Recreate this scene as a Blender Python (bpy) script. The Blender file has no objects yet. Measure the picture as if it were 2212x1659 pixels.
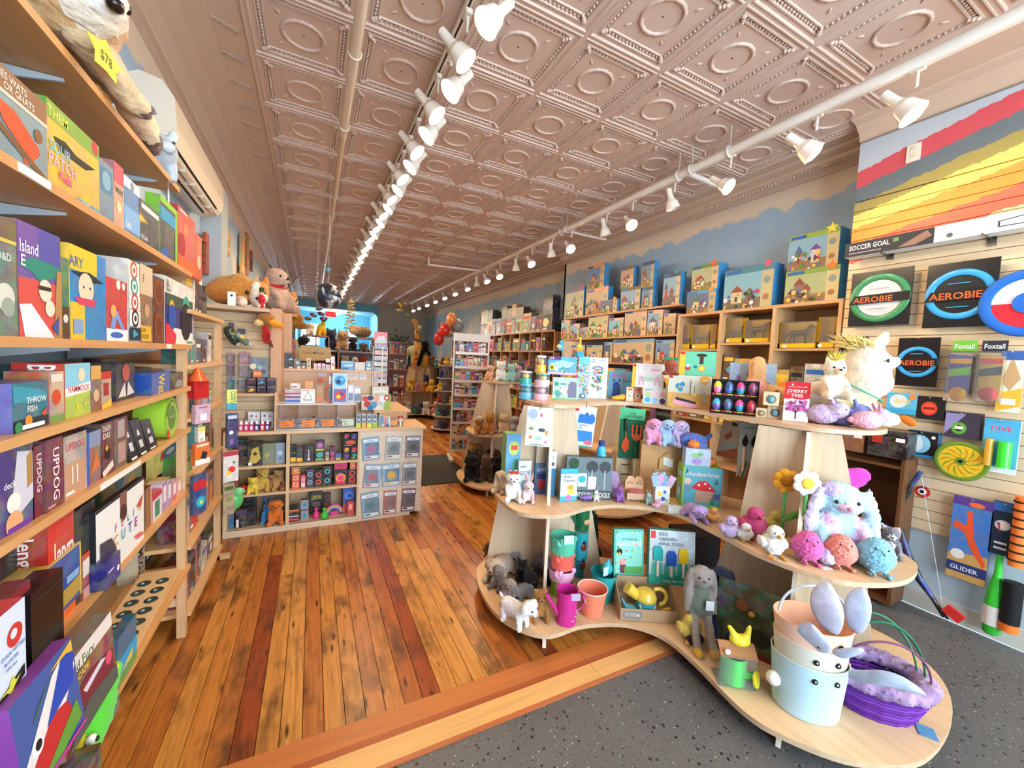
import bpy,math,random
import numpy as np
from mathutils import Matrix,Vector
SC = bpy.context.scene
COL = SC.collection
rnd = random.Random(7)
# ---------------------------------------------------------------- camera
FPX,YAW,PIT,ROL,CH = 857.55,0.4678,0.0593,-0.0486,1.6
_cy,_sy,_cp,_sp = math.cos(YAW),math.sin(YAW),math.cos(PIT),math.sin(PIT)
FW = Vector((_sy*_cp,_cy*_cp,-_sp)); _r = Vector((_cy,-_sy,0)); _d = FW.cross(_r)
RT = math.cos(ROL)*_r + math.sin(ROL)*_d
DN = -math.sin(ROL)*_r + math.cos(ROL)*_d
CAM = Vector((0,0,CH))
cd = bpy.data.cameras.new('camera'); cam = bpy.data.objects.new('camera',cd); COL.objects.link(cam)
cd.sensor_width = 36; cd.lens = 36*FPX/2212; cd.clip_start = 0.02; cd.clip_end = 100
cam.matrix_world = Matrix(((RT.x,-DN.x,-FW.x,0),(RT.y,-DN.y,-FW.y,0),(RT.z,-DN.z,-FW.z,CH),(0,0,0,1)))
SC.camera = cam
SC.view_settings.view_transform = 'Standard'; SC.view_settings.look = 'None'
SC.view_settings.gamma = 1; SC.view_settings.use_curve_mapping = False
SC.view_settings.exposure = 0.58
cy = SC.cycles; cy.max_bounces = 6; cy.diffuse_bounces = 3; cy.glossy_bounces = 2; cy.transmission_bounces = 3; cy.transparent_max_bounces = 8
cy.caustics_reflective = False; cy.caustics_refractive = False; cy.sample_clamp_indirect = 4.0; cy.use_denoising = True; cy.use_adaptive_sampling = True; cy.adaptive_threshold = .12; cy.adaptive_min_samples = 16
# ---------------------------------------------------------------- daylight: overcast sky outside the shop windows
W = bpy.data.worlds.new('sky'); SC.world = W; W.use_nodes = True
bg = W.node_tree.nodes['Background']; bg.inputs[0].default_value = (0.70,0.86,1.0,1); bg.inputs[1].default_value = 9.0
def portal(loc,rot,sx,sy):
    l = bpy.data.lights.new('window_daylight','AREA'); l.shape = 'RECTANGLE'; l.size = sx; l.size_y = sy
    l.cycles.is_portal = True
    o = bpy.data.objects.new('window_daylight',l); COL.objects.link(o); o.location = loc; o.rotation_euler = rot
portal((1.9,-2.15,1.9),(math.radians(-90),0,0),3.7,3.0)
LAMP_W = 23.0            # watts of each track spot
LAMP_COL = (1.0,0.725,0.44)
# ---------------------------------------------------------------- helpers
_VO = [0,0,1]
def view(ox,oy,s): _VO[:] = [ox,oy,s]
def ray(x,y):
    x = _VO[0]+x/_VO[2]; y = _VO[1]+y/_VO[2]
    return RT*((x-1106)/FPX) + DN*((y-829.5)/FPX) + FW
def at(x,y,X=None,Y=None,Z=None):
    v = ray(x,y)
    t = X/v.x if X is not None else Y/v.y if Y is not None else (Z-CH)/v.z
    return CAM + v*t
def hx(h):
    if not isinstance(h,str): return h
    c = [int(h[i:i+2],16)/255 for i in (0,2,4)]
    return tuple(((x+.055)/1.055)**2.4 if x > .04045 else x/12.92 for x in c)
def sph(n=12,m=8):
    v = [(0,0,1)]; f = []
    for i in range(1,m):
        t = math.pi*i/m
        for j in range(n):
            p = 2*math.pi*j/n; v.append((math.sin(t)*math.cos(p),math.sin(t)*math.sin(p),math.cos(t)))
    v.append((0,0,-1)); L = len(v)-1
    for j in range(n): f.append((0,1+j,1+(j+1) % n))
    for i in range(m-2):
        for j in range(n):
            a = 1+i*n+j; b = 1+i*n+(j+1) % n; f.append((a,a+n,b+n,b))
    for j in range(n): f.append((L,L-n+(j+1) % n,L-n+j))
    return v,f
_SP = {}
def rotm(rx,ry,rz): return (Matrix.Rotation(math.radians(rz),3,'Z') @ Matrix.Rotation(math.radians(ry),3,'Y') @ Matrix.Rotation(math.radians(rx),3,'X'))
class MB:
    def __init__(s): s.v = []; s.f = []; s.c = []; s.s = []
    def add(s,v,f,c,sm=False):
        b = len(s.v); s.v += [tuple(p) for p in v]; c = hx(c)
        for q in f: s.f.append(tuple(b+i for i in q)); s.c.append(c); s.s.append(sm)
        return s
    def box(s,x0,y0,z0,x1,y1,z1,c,cs=None,M=None):
        v = [(x0,y0,z0),(x1,y0,z0),(x1,y1,z0),(x0,y1,z0),(x0,y0,z1),(x1,y0,z1),(x1,y1,z1),(x0,y1,z1)]
        if M is not None: v = [M @ Vector(p) for p in v]
        F = [(0,1,5,4),(1,2,6,5),(2,3,7,6),(3,0,4,7),(4,5,6,7),(3,2,1,0)]   # front -y, right, back, left, top, bottom
        if cs is None: return s.add(v,F,c)
        b = len(s.v); s.v += [tuple(p) for p in v]
        for q,k in zip(F,(c,cs,c,cs,cs,cs)): s.f.append(tuple(b+i for i in q)); s.c.append(hx(k)); s.s.append(False)
        return s
    def prism(s,pts,a,d0,d1,c,ce=None):     # outline in the other two axes, extruded along axis a
        n = len(pts)
        def P(p,d): return (d,p[0],p[1]) if a == 'x' else (p[0],d,p[1]) if a == 'y' else (p[0],p[1],d)
        v = [P(p,d0) for p in pts]+[P(p,d1) for p in pts]
        s.add(v,[tuple(range(n-1,-1,-1)),tuple(range(n,2*n))],c)
        return s.add(v,[(i,(i+1) % n,n+(i+1) % n,n+i) for i in range(n)],ce or c)
    def sheet(s,pts,a,d0,d1,c,sm=False):    # open profile extruded
        n = len(pts)
        def P(p,d): return (d,p[0],p[1]) if a == 'x' else (p[0],d,p[1]) if a == 'y' else (p[0],p[1],d)
        return s.add([P(p,d0) for p in pts]+[P(p,d1) for p in pts],[(i,i+1,n+i+1,n+i) for i in range(n-1)],c,sm)
    def lathe(s,prof,c,n=16,o=(0,0,0),M=None,cols=None,sm=True,sx=1,sy=1,cap=True):
        m = len(prof)
        v = []
        for r,z in prof:
            for j in range(n):
                t = 2*math.pi*j/n; p = Vector((sx*r*math.cos(t),sy*r*math.sin(t),z))
                if M is not None: p = M @ p
                v.append((p.x+o[0],p.y+o[1],p.z+o[2]))
        for i in range(m-1):
            k = cols[i] if cols else c
            s.add(v[i*n:(i+2)*n],[(j,(j+1) % n,n+(j+1) % n,n+j) for j in range(n)],k,sm)
        if cap and prof[0][0] > 1e-6: s.add(v[:n],[tuple(range(n-1,-1,-1))],cols[0] if cols else c)
        if cap and prof[-1][0] > 1e-6: s.add(v[-n:],[tuple(range(n))],cols[-1] if cols else c)
        return s
    def cyl(s,p,q,r,c,n=10,r2=None,sm=True,cap=True):
        p = Vector(p); q = Vector(q); d = q-p; L = d.length
        if L < 1e-9: return s
        M = d.to_track_quat('Z','Y').to_matrix()
        r2 = r if r2 is None else r2; v = []
        for rr,z in ((r,0),(r2,L)):
            for j in range(n):
                t = 2*math.pi*j/n; v.append(p+M @ Vector((rr*math.cos(t),rr*math.sin(t),z)))
        s.add(v,[(j,(j+1) % n,n+(j+1) % n,n+j) for j in range(n)],c,sm)
        if cap: s.add(v,[tuple(range(n-1,-1,-1)),tuple(range(n,2*n))],c)
        return s
    def tube(s,pts,r,c,n=8):
        for a,b in zip(pts,pts[1:]): s.cyl(a,b,r,c,n,cap=False)
        for p in pts[1:-1]: s.ell(p[0],p[1],p[2],r,r,r,c,8,6)
        s.ell(*pts[0],r,r,r,c,8,6); s.ell(*pts[-1],r,r,r,c,8,6)
        return s
    def ell(s,x,y,z,rx,ry,rz,c,n=12,m=8,M=None):
        if (n,m) not in _SP: _SP[(n,m)] = sph(n,m)
        V,F = _SP[(n,m)]
        if M is None: v = [(x+p[0]*rx,y+p[1]*ry,z+p[2]*rz) for p in V]
        else: v = [Vector((x,y,z))+M @ Vector((p[0]*rx,p[1]*ry,p[2]*rz)) for p in V]
        return s.add(v,F,c,True)
    def torus(s,x,y,z,R,r,c,n=24,m=8,M=None,a0=0,a1=360,wob=0):
        full = abs(a1-a0) >= 360; k = n if full else n+1; v = []
        for i in range(k):
            t = math.radians(a0+(a1-a0)*i/n); rr = r*(1+wob*math.sin(i*2.4))
            for j in range(m):
                p = 2*math.pi*j/m; q = Vector(((R+rr*math.cos(p))*math.cos(t),(R+rr*math.cos(p))*math.sin(t),rr*math.sin(p)))
                if M is not None: q = M @ q
                v.append((q.x+x,q.y+y,q.z+z))
        f = []
        for i in range(n):
            i2 = (i+1) % k
            for j in range(m): f.append((i*m+j,i2*m+j,i2*m+(j+1) % m,i*m+(j+1) % m))
        return s.add(v,f,c,True)
    def mesh(s,name,mat):
        me = bpy.data.meshes.new(name); me.from_pydata(s.v,[],s.f)
        a = me.attributes.new('Col','FLOAT_COLOR','FACE')
        ar = np.ones((len(s.c),4),np.float32)
        if s.c: ar[:,:3] = np.array([k[:3] for k in s.c],np.float32)
        a.data.foreach_set('color',ar.ravel())
        me.polygons.foreach_set('use_smooth',s.s)
        me.materials.append(MAT[mat]); me.update()
        return me
    def build(s,name,mat,parent=None,loc=(0,0,0),rz=0,**k):
        return put(name,s.mesh(name,mat),parent,loc,rz,**k)
def put(name,me,parent=None,loc=(0,0,0),rz=0,label=None,cat=None,group=None,kind=None,scale=None,color=None,rot=None):
    o = bpy.data.objects.new(name,me); COL.objects.link(o); o.parent = parent
    o.location = loc; o.rotation_euler = rot if rot else (0,0,math.radians(rz))
    if scale: o.scale = scale if hasattr(scale,'__len__') else (scale,)*3
    if color: o.color = (*hx(color)[:3],1)
    if label or kind: tag(o,label,cat,group,kind)
    return o
LABELS = {}
def tag(o,label,cat=None,group=None,kind=None):
    if label:
        if label in LABELS and not group: print('DUPLABEL',label)
        LABELS[label] = 1; o['label'] = label
    if cat: o['category'] = cat
    if group: o['group'] = group
    if kind: o['kind'] = kind
    return o
def thing(name,label,cat,loc=(0,0,0),rz=0,group=None,scale=None):
    return put(name,None,None,loc,rz,label=label,cat=cat,group=group,scale=scale)
def struct(o): o['kind'] = 'structure'; return o
def dup(o,loc=None,rz=None,label=None,parent=None,group=None,scale=None,color=None):
    c = o.copy(); COL.objects.link(c); c.parent = parent
    if loc is not None: c.location = loc
    if rz is not None: c.rotation_euler = (0,0,math.radians(rz))
    if scale: c.scale = scale if hasattr(scale,'__len__') else (scale,)*3
    if color: c.color = (*hx(color)[:3],1)
    if label: tag(c,label,None,group)
    for ch in o.children: dup(ch,parent=c)
    return c
ORD = 'first second third fourth fifth sixth seventh eighth ninth tenth eleventh twelfth thirteenth fourteenth fifteenth sixteenth seventeenth eighteenth nineteenth twentieth'.split()
def ordn(i): return ORD[i] if i < 20 else ('twenty-'+ORD[i-20] if i < 29 else 'thirtieth' if i == 29 else 'thirty-'+ORD[i-30] if i < 39 else 'fortieth' if i == 39 else 'forty-'+ORD[i-40])
# ---------------------------------------------------------------- materials
MAT = {}
def mat(name,rough=.6,spec=.3,metal=0,fn=None,**kw):
    m = bpy.data.materials.new(name); m.use_nodes = True; nt = m.node_tree; nt.nodes.clear()
    def N(t,**i):
        n = nt.nodes.new('ShaderNode'+t)
        for k,v in i.items():
            if k.startswith('_'): setattr(n,k[1:],v); continue
            s = n.inputs[int(k[1:])] if k[0] == 'i' and k[1:].isdigit() else n.inputs[k.replace('__',' ')]
            if isinstance(v,bpy.types.NodeSocket): nt.links.new(v,s)
            elif isinstance(v,bpy.types.Node): nt.links.new(v.outputs[0],s)
            else: s.default_value = v
        return n
    out = N('OutputMaterial'); b = N('BsdfPrincipled',Roughness=rough,Metallic=metal); b.inputs['Specular IOR Level'].default_value = spec
    nt.links.new(b.outputs[0],out.inputs[0])
    at_ = N('Attribute',_attribute_name='Col'); oi = N('ObjectInfo')
    base = N('Mix',_data_type='RGBA',_blend_type='MULTIPLY',i0=1.0,i6=at_.outputs['Color'],i7=oi.outputs['Color']).outputs[2]
    c = fn(N,nt,base,b,oi,out) if fn else base
    if c is not None: nt.links.new(c,b.inputs['Base Color'])
    MAT[name] = m; return m
def mixc(N,f,a,b,bt='MIX'): return N('Mix',_data_type='RGBA',_blend_type=bt,i0=f,i6=a,i7=b).outputs[2]
def ramp(N,f,stops,interp='LINEAR'):
    r = N('ValToRGB',i0=f); e = r.color_ramp; e.interpolation = interp
    while len(e.elements) < len(stops): e.elements.new(.5)
    for k,(p,c) in zip(e.elements,stops): k.position = p; k.color = (*c[:3],1) if len(c) >= 3 else (c[0],c[0],c[0],1)
    return r.outputs[0]
def pos(N,sc=(1,1,1),obj=True,jit=None):
    v = N('TexCoord').outputs['Object'] if obj else N('NewGeometry').outputs['Position']
    if jit is not None:
        a = N('VectorMath',_operation='SCALE',i0=(37.1,91.7,53.3)); nt = a.id_data; nt.links.new(jit,a.inputs['Scale'])
        v = N('VectorMath',_operation='ADD',i0=v,i1=a.outputs[0]).outputs[0]
    return N('VectorMath',_operation='MULTIPLY',i0=v,i1=sc).outputs[0]
def bump(N,nt,b,h,s,d=.01): nt.links.new(N('Bump',Strength=s,Distance=d,Height=h).outputs[0],b.inputs['Normal'])
mat('matte',.6,.25); mat('paper',.45,.35); mat('gloss',.22,.5); mat('metal',.33,.5,.9)
def f_plush(N,nt,base,b,oi,out):
    p = pos(N); n = N('TexNoise',Vector=p,Scale=55.0,Detail=3.0); bump(N,nt,b,n.outputs[0],.55,.012)
    b.inputs['Sheen Weight'].default_value = .25
    n2 = N('TexNoise',Vector=p,Scale=14.0,Detail=2.0)
    return mixc(N,1.0,base,ramp(N,n2.outputs[0],[(.3,(.82,.82,.82)),(.7,(1.1,1.1,1.1))]),'MULTIPLY')
mat('plush',.95,.05,fn=f_plush)
def f_print(sc,amt):
    def f(N,nt,base,b,oi,out):
        p = pos(N,jit=oi.outputs['Random'])
        n = N('TexNoise',Vector=p,Scale=sc,Detail=3.0,Roughness=.65,Distortion=.6)
        c = mixc(N,1.0,n.outputs['Color'],(.5,.5,.5,1),'SUBTRACT')
        mr = N('MapRange',_data_type='FLOAT_VECTOR',Vector=n.outputs['Color'])
        mr.inputs[7].default_value = (.36,.36,.36); mr.inputs[8].default_value = (.64,.64,.64)
        v = N('TexVoronoi',Vector=p,Scale=sc*3.0)
        pic = mixc(N,.22,mr.outputs[1],v.outputs['Color'])
        pic = mixc(N,.42,pic,base); pic = mixc(N,1.0,pic,(.55,.53,.50,1),'MULTIPLY')
        msk = ramp(N,N('TexNoise',Vector=p,Scale=sc*.55,Detail=2.0).outputs[0],[(.40,(0,0,0)),(.50,(1,1,1))])
        k = N('Math',_operation='MULTIPLY',i0=msk,i1=amt)
        return mixc(N,k.outputs[0],base,pic)
    return f
mat('print',.3,.4,fn=f_print(26.0,.6)); mat('printbig',.3,.4,fn=f_print(13.0,.5)); mat('printsoft',.3,.4,fn=f_print(34.0,.3))
def f_wood(sc):
    def f(N,nt,base,b,oi,out):
        p = pos(N,sc,obj=False)
        n = N('TexNoise',Vector=p,Scale=1.0,Detail=4.0,Roughness=.6,Distortion=.3)
        bump(N,nt,b,n.outputs[0],.05,.003)
        return mixc(N,1.0,base,ramp(N,n.outputs[0],[(.3,(.86,.84,.80)),(.55,(1,1,1)),(.75,(1.06,1.05,1.03))]),'MULTIPLY')
    return f
mat('woodx',.38,.4,fn=f_wood((2,30,30))); mat('woody',.38,.4,fn=f_wood((30,2,30))); mat('woodz',.38,.4,fn=f_wood((30,30,2)))
def f_floor(N,nt,base,b,oi,out):
    j = oi.outputs['Random']
    p = pos(N,(55,3.2,1),obj=False,jit=j)
    n = N('TexNoise',Vector=p,Scale=1.0,Detail=5.0,Roughness=.6,Distortion=.8)
    q = pos(N,(7,3.0,1),obj=False,jit=j)
    st = N('TexNoise',Vector=q,Scale=1.0,Detail=3.0,Roughness=.6)
    k = pos(N,(26,6.0,1),obj=False,jit=j)
    kn = N('TexVoronoi',Vector=k,Scale=.55)
    c = mixc(N,1.0,base,ramp(N,n.outputs[0],[(.28,(.62,.55,.50)),(.5,(1,1,1)),(.72,(1.22,1.18,1.12))]),'MULTIPLY')
    c = mixc(N,ramp(N,st.outputs[0],[(.50,(0,0,0)),(.70,(.78,.78,.78))]),c,(.055,.022,.010,1))
    c = mixc(N,ramp(N,kn.outputs[0],[(.06,(.9,.9,.9)),(.16,(0,0,0))]),c,(.03,.012,.007,1))
    bump(N,nt,b,n.outputs[0],.08,.003)
    return c
mat('floorwood',.27,.42,fn=f_floor)
def f_terr(N,nt,base,b,oi,out):
    p = pos(N,obj=False)
    n = N('TexNoise',Vector=p,Scale=2.2,Detail=4.0)
    c = mixc(N,n.outputs[0],(.085,.082,.08,1),(.155,.15,.145,1))
    fine = N('TexNoise',Vector=p,Scale=160.0,Detail=2.0)
    c = mixc(N,1.0,c,ramp(N,fine.outputs[0],[(.35,(.82,.82,.82)),(.65,(1.12,1.12,1.12))]),'MULTIPLY')
    for sc,dst,th,col,pk in ((40.0,0,.17,(.012,.012,.012,1),.66),(60.0,3.3,.13,(.42,.41,.38,1),.86),(90.0,7.7,.15,(.03,.03,.03,1),.7)):
        q = N('VectorMath',_operation='ADD',i0=p,i1=(dst,dst*2,0)).outputs[0]
        v = N('TexVoronoi',Vector=N('VectorMath',_operation='ADD',i0=q,i1=N('VectorMath',_operation='SCALE',i0=N('TexNoise',Vector=q,Scale=60.0).outputs['Color'],Scale=.012).outputs[0]).outputs[0],Scale=sc)
        hit = N('Math',_operation='LESS_THAN',i0=v.outputs['Distance'],i1=th*1.6)
        pick = N('Math',_operation='GREATER_THAN',i0=N('SeparateColor',i0=v.outputs['Color']).outputs[0],i1=pk)
        c = mixc(N,N('Math',_operation='MULTIPLY',i0=hit.outputs[0],i1=pick.outputs[0]).outputs[0],c,col)
    return c
mat('terrazzo',.42,.4,fn=f_terr)
def f_mural(N,nt,base,b,oi,out):
    p = pos(N,obj=False); s = N('SeparateXYZ',i0=p)
    n = N('TexNoise',Vector=N('VectorMath',_operation='MULTIPLY',i0=p,i1=(1,.75,1.0)).outputs[0],Scale=1.1,Detail=6.0,Roughness=.6)
    n2 = N('TexNoise',Vector=p,Scale=7.0,Detail=4.0)
    sky = mixc(N,n2.outputs[0],(.34,.49,.64,1),(.45,.58,.71,1))
    cl = ramp(N,n.outputs[0],[(.56,(0,0,0)),(.63,(1,1,1))])
    h = N('MapRange',i0=s.outputs[2],i1=2.9,i2=3.2,i3=1.0,i4=0.0)
    c = mixc(N,N('Math',_operation='MULTIPLY',i0=cl,i1=h.outputs[0]).outputs[0],sky,(.72,.64,.55,1))
    e = N('MultiplyAdd' if False else 'Math',_operation='MULTIPLY_ADD',i0=N('TexNoise',Vector=p,Scale=4.0,Detail=5.0).outputs[0],i1=.34,i2=s.outputs[2])
    top = N('MapRange',i0=e.outputs[0],i1=3.40,i2=3.43,i3=0.0,i4=1.0)
    return mixc(N,top.outputs[0],c,(.80,.66,.50,1))
mat('mural',.7,.2,fn=f_mural)
def f_rain(N,nt,base,b,oi,out):     # painted rainbow sweeping over the slat wall
    p = pos(N,obj=False); s = N('SeparateXYZ',i0=p)
    k = N('Math',_operation='MULTIPLY_ADD',i0=s.outputs[1],i1=.232,i2=s.outputs[2])      # Z + .232 Y
    nz = N('TexNoise',Vector=p,Scale=18.0,Detail=4.0,Roughness=.7)
    k = N('Math',_operation='MULTIPLY_ADD',i0=nz.outputs[0],i1=.07,i2=k.outputs[0])
    f = N('MapRange',i0=k.outputs[0],i1=2.80,i2=3.90)
    def g(z): return (z-2.80)/1.10
    r = ramp(N,f.outputs[0],[(0,hx('f1d2a8')),(g(2.93),hx('f1735a')),(g(3.07),hx('f7a04a')),(g(3.20),hx('fbd873')),(g(3.31),hx('a99a58')),(g(3.40),hx('6f7a80')),(g(3.52),hx('d95a62')),(g(3.655),hx('c4ccd4'))],'CONSTANT')
    low = N('Math',_operation='LESS_THAN',i0=s.outputs[2],i1=2.50)
    return mixc(N,low.outputs[0],r,base)
mat('rainbow',.5,.3,fn=f_rain)
def f_tile(N,nt,base,b,oi,out):
    n = N('TexNoise',Vector=pos(N),Scale=24.0,Detail=3.0); bump(N,nt,b,n.outputs[0],.12,.004); return base
mat('tin',.46,.4,fn=f_tile)
def f_clear(N,nt,base,b,oi,out):
    t = N('BsdfTransparent'); g = N('BsdfGlossy',Roughness=.08); fr = N('Fresnel',IOR=1.35)
    m = N('MixShader',i0=fr.outputs[0],i1=t.outputs[0],i2=g.outputs[0])
    tint = N('MixShader',i0=.10,i1=m.outputs[0],i2=b.outputs[0])
    nt.links.new(tint.outputs[0],out.inputs[0]); return base
mat('clear',.15,.5,fn=f_clear)
def f_mesh(N,nt,base,b,oi,out): return base
def f_bulb(N,nt,base,b,oi,out):
    e = N('Emission',Color=(1.0,.80,.55,1),Strength=14.0); nt.links.new(e.outputs[0],out.inputs[0]); return None
mat('bulb',fn=f_bulb)
def f_exit(N,nt,base,b,oi,out):
    nt.links.new(base,b.inputs['Emission Color']); b.inputs['Emission Strength'].default_value = 1.2; return base
mat('lit',fn=f_exit)
def f_earth(N,nt,base,b,oi,out):
    n = N('TexNoise',Vector=pos(N),Scale=4.2,Detail=5.0,Roughness=.6,Distortion=1.6)
    return ramp(N,n.outputs[0],[(.42,(.008,.012,.03)),(.50,(.05,.06,.09)),(.56,(.55,.55,.55)),(.64,(.85,.85,.85))])
mat('earth',.3,.4,fn=f_earth)
WOOD = 'd9b184'; WOODL = 'dcc3a0'
# ================================================================ the room
T = 0.6096; ZC = 3.5905; LX,SX,MX,FX,BY,FY = -0.95,3.85,4.2,4.45,17.5,-2.2
gx = lambda i: (2.3633+i)*T
gy = lambda j: (3.4226+j)*T
fl = struct(MB().box(LX,1.66,-.06,FX+.1,BY+3,-.012,'3a1c0e').build('floor','matte'))
PC = ['b8742f','c0803a','ac662c','c88c44','b06a2e','a05424','bd7a34','92441f','c4863e','b4702f','ba7832','a85c28']
far = MB(); r1 = random.Random(3); kp = 0
for k in range(-9,55):
    x0 = -.178+.0838*k; x1 = x0+.0838-.0028; y = 1.735
    if x0 > FX: break
    while y < BY+2:
        L = r1.uniform(1.1,3.4) if y < 6 else r1.uniform(2.5,4.5)
        y2 = min(y+L,BY+2.9); c = r1.choice(PC)
        dz = r1.uniform(-.0012,.0006)
        if y < 7.2 and x0 > -.9 and x0 < 4.0:
            MB().box(x0,y,-.012,x1,y2-.0018,dz,c).build('plank','floorwood',fl); kp += 1
        else: far.box(x0,y,-.012,x1,y2-.0018,dz,c)
        y = y2
o = far.build('planks_beyond','floorwood',fl); o['kind'] = 'stuff'
th = struct(MB().box(LX,1.475,-.05,FX,1.735,-.004,'5a2812').build('trim_1','matte'))
for y0,y1,c in ((1.474,1.493,'b8683a'),(1.494,1.594,'e0ac68'),(1.595,1.627,'a8562a'),(1.628,1.733,'c07238')):
    for x0,x1 in ((LX,1.35),(1.352,FX)): MB().box(x0,y0,-.006,x1,y1,.004 if y1 < 1.6 else .002,c).build('threshold_board','woodx',th)
struct(MB().box(LX,FY,-.06,SX,1.474,-.004,'77736d').build('floor_entrance','terrazzo'))
# walls
def wallx(name,X,y0,y1,sgn,mt='mural',c='ffffff',z1=ZC+.1,z0=-.02):
    return struct(MB().box(min(X,X+sgn*.08),y0,z0,max(X,X+sgn*.08),y1,z1,c).build(name,mt))
wallx('wall_left',LX,FY,BY,-1)
sw = wallx('wall_right_front',SX+.022,FY,1.71,1,'rainbow','b9c6cc')
wallx('wall_right',MX,1.63,6.35,1); wallx('wall_right_rear',FX,6.3,BY,1)
struct(MB().box(SX+.02,1.63,-.02,MX+.1,1.712,ZC+.05,'b7bcc0').build('wall_return','matte'))
struct(MB().box(MX,6.3,-.02,FX+.1,6.36,ZC+.05,'a9a7a2').build('wall_return_rear','matte'))
# slat wall planks
z = 2.985; i = 0
while z > .60:
    MB().prism([(SX+.022,z-.0745),(SX+.002,z-.0745),(SX,z-.0725),(SX,z-.004),(SX+.002,z-.002),(SX+.022,z-.002)],'y',FY,1.708,'e6cba4').build('slat','rainbow',sw); z -= .0762; i += 1
zs = z
MB().box(SX,FY,z+.0,SX+.022,1.708,z+.0762-.07,'e6cba4').build('slat','rainbow',sw)
MB().box(SX+.004,FY,0,SX+.03,1.708,.125,'d8d2c6').build('baseboard','matte',sw)
MB().box(SX,FY,2.99,SX+.022,1.708,3.44,'ffffff').build('upper_panel','rainbow',sw)
# outlet on the painted wall
v = view(1512,0,3.16); p = at(1460,1045,X=SX); view(0,0,1)
t = thing('power_outlet','cream wall outlet plate on the red painted stripe','outlet',(SX,p.y,p.z-.06),-90)
MB().box(-.038,-.008,0,.038,0,.122,'efe9d4').build('plate','gloss',t)
for zz in (.03,.075):
    MB().box(-.014,-.011,zz,.014,-.006,zz+.03,'e2dbc4').build('socket','gloss',t)
# front shop windows (behind the camera): piers, sill and lintel around the glazing
fw = struct(MB().box(LX,FY-.1,0,SX,FY,.45,'9a8f86').box(LX,FY-.1,3.35,SX,FY,ZC+.05,'b5aca0').box(LX,FY-.1,.45,.05,FY,3.35,'a89c92').box(3.72,FY-.1,.45,SX,FY,3.35,'a89c92').build('wall_front','matte'))
for x in (1.25,2.5): MB().box(x-.03,FY-.08,.45,x+.03,FY-.02,3.35,'5a4a40').build('window_mullion','matte',fw)
# back wall with the blue alcove
bw = MB()
AX0,AX1,AZ = -.6,2.42,3.30
bw.box(LX,BY,0,AX0,BY+.1,ZC,'b5b5aa').box(AX0,BY,AZ,AX1,BY+.1,ZC,'7ec4dd').box(AX1,BY,0,FX,BY+.1,ZC,'c9c3b0')
bw.prism([(AX1-.28,AZ),(AX1,AZ),(AX1,AZ-.28)] + [(AX1-.28+.28*math.sin(math.radians(a)),AZ-.28+.28*math.cos(math.radians(a))) for a in (80,60,40,20)],'y',BY,BY+.1,'7ec4dd')
struct(bw.build('wall_back','matte'))
al = MB(); BL = '6fb4d6'
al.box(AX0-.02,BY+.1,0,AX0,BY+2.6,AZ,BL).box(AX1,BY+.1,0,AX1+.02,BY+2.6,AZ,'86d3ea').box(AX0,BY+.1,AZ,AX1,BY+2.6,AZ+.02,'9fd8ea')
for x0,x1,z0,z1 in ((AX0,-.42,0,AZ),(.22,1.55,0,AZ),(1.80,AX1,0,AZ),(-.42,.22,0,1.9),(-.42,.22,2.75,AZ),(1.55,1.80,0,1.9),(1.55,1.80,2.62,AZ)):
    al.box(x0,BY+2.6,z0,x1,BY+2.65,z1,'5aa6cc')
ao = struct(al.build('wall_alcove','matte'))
for n_,(x0,x1,z0,z1) in enumerate(((-.42,.22,1.9,2.75),(1.55,1.80,1.9,2.62))):
    w = struct(MB().box(x0-.06,BY+2.56,z0-.06,x1+.06,BY+2.6,z0,'e8eef0').box(x0-.06,BY+2.56,z1,x1+.06,BY+2.6,z1+.06,'e8eef0').box(x0-.06,BY+2.56,z0,x0,BY+2.6,z1,'e8eef0').box(x1,BY+2.56,z0,x1+.06,BY+2.6,z1,'e8eef0').build('window_%d' % (n_+1),'matte'))
    MB().box(x0,BY+2.62,z0,x1,BY+2.63,z1,'dfeef5').build('pane','clear',w)
t = thing('exit_sign','small red illuminated exit sign under the far ceiling','sign',(.62,BY-.06,2.98))
MB().box(-.19,0,0,.19,.05,.2,'d82a2a').build('housing','lit',t); MB().cyl((0,.025,.2),(0,.025,ZC-2.98),.01,'e0d8d0',8).build('rod','gloss',t)
t = thing('added_alcove_light','added round white light that brightens the blue alcove','lamp',(.9,BY+1.2,AZ-.125))  # added globe with a point light, only there to brighten the alcove
MB().lathe([(.16,.12),(.17,.06),(.12,.02),(0,0)],'ffffff',20).build('globe','bulb',t)
l = bpy.data.lights.new('added_alcove_fill','POINT'); l.energy = 110; l.color = (1,.95,.88); l.shadow_soft_size = .15
lo_ = bpy.data.objects.new('added_alcove_fill',l); COL.objects.link(lo_); lo_.parent = t; lo_.location = (0,0,-.1)
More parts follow.
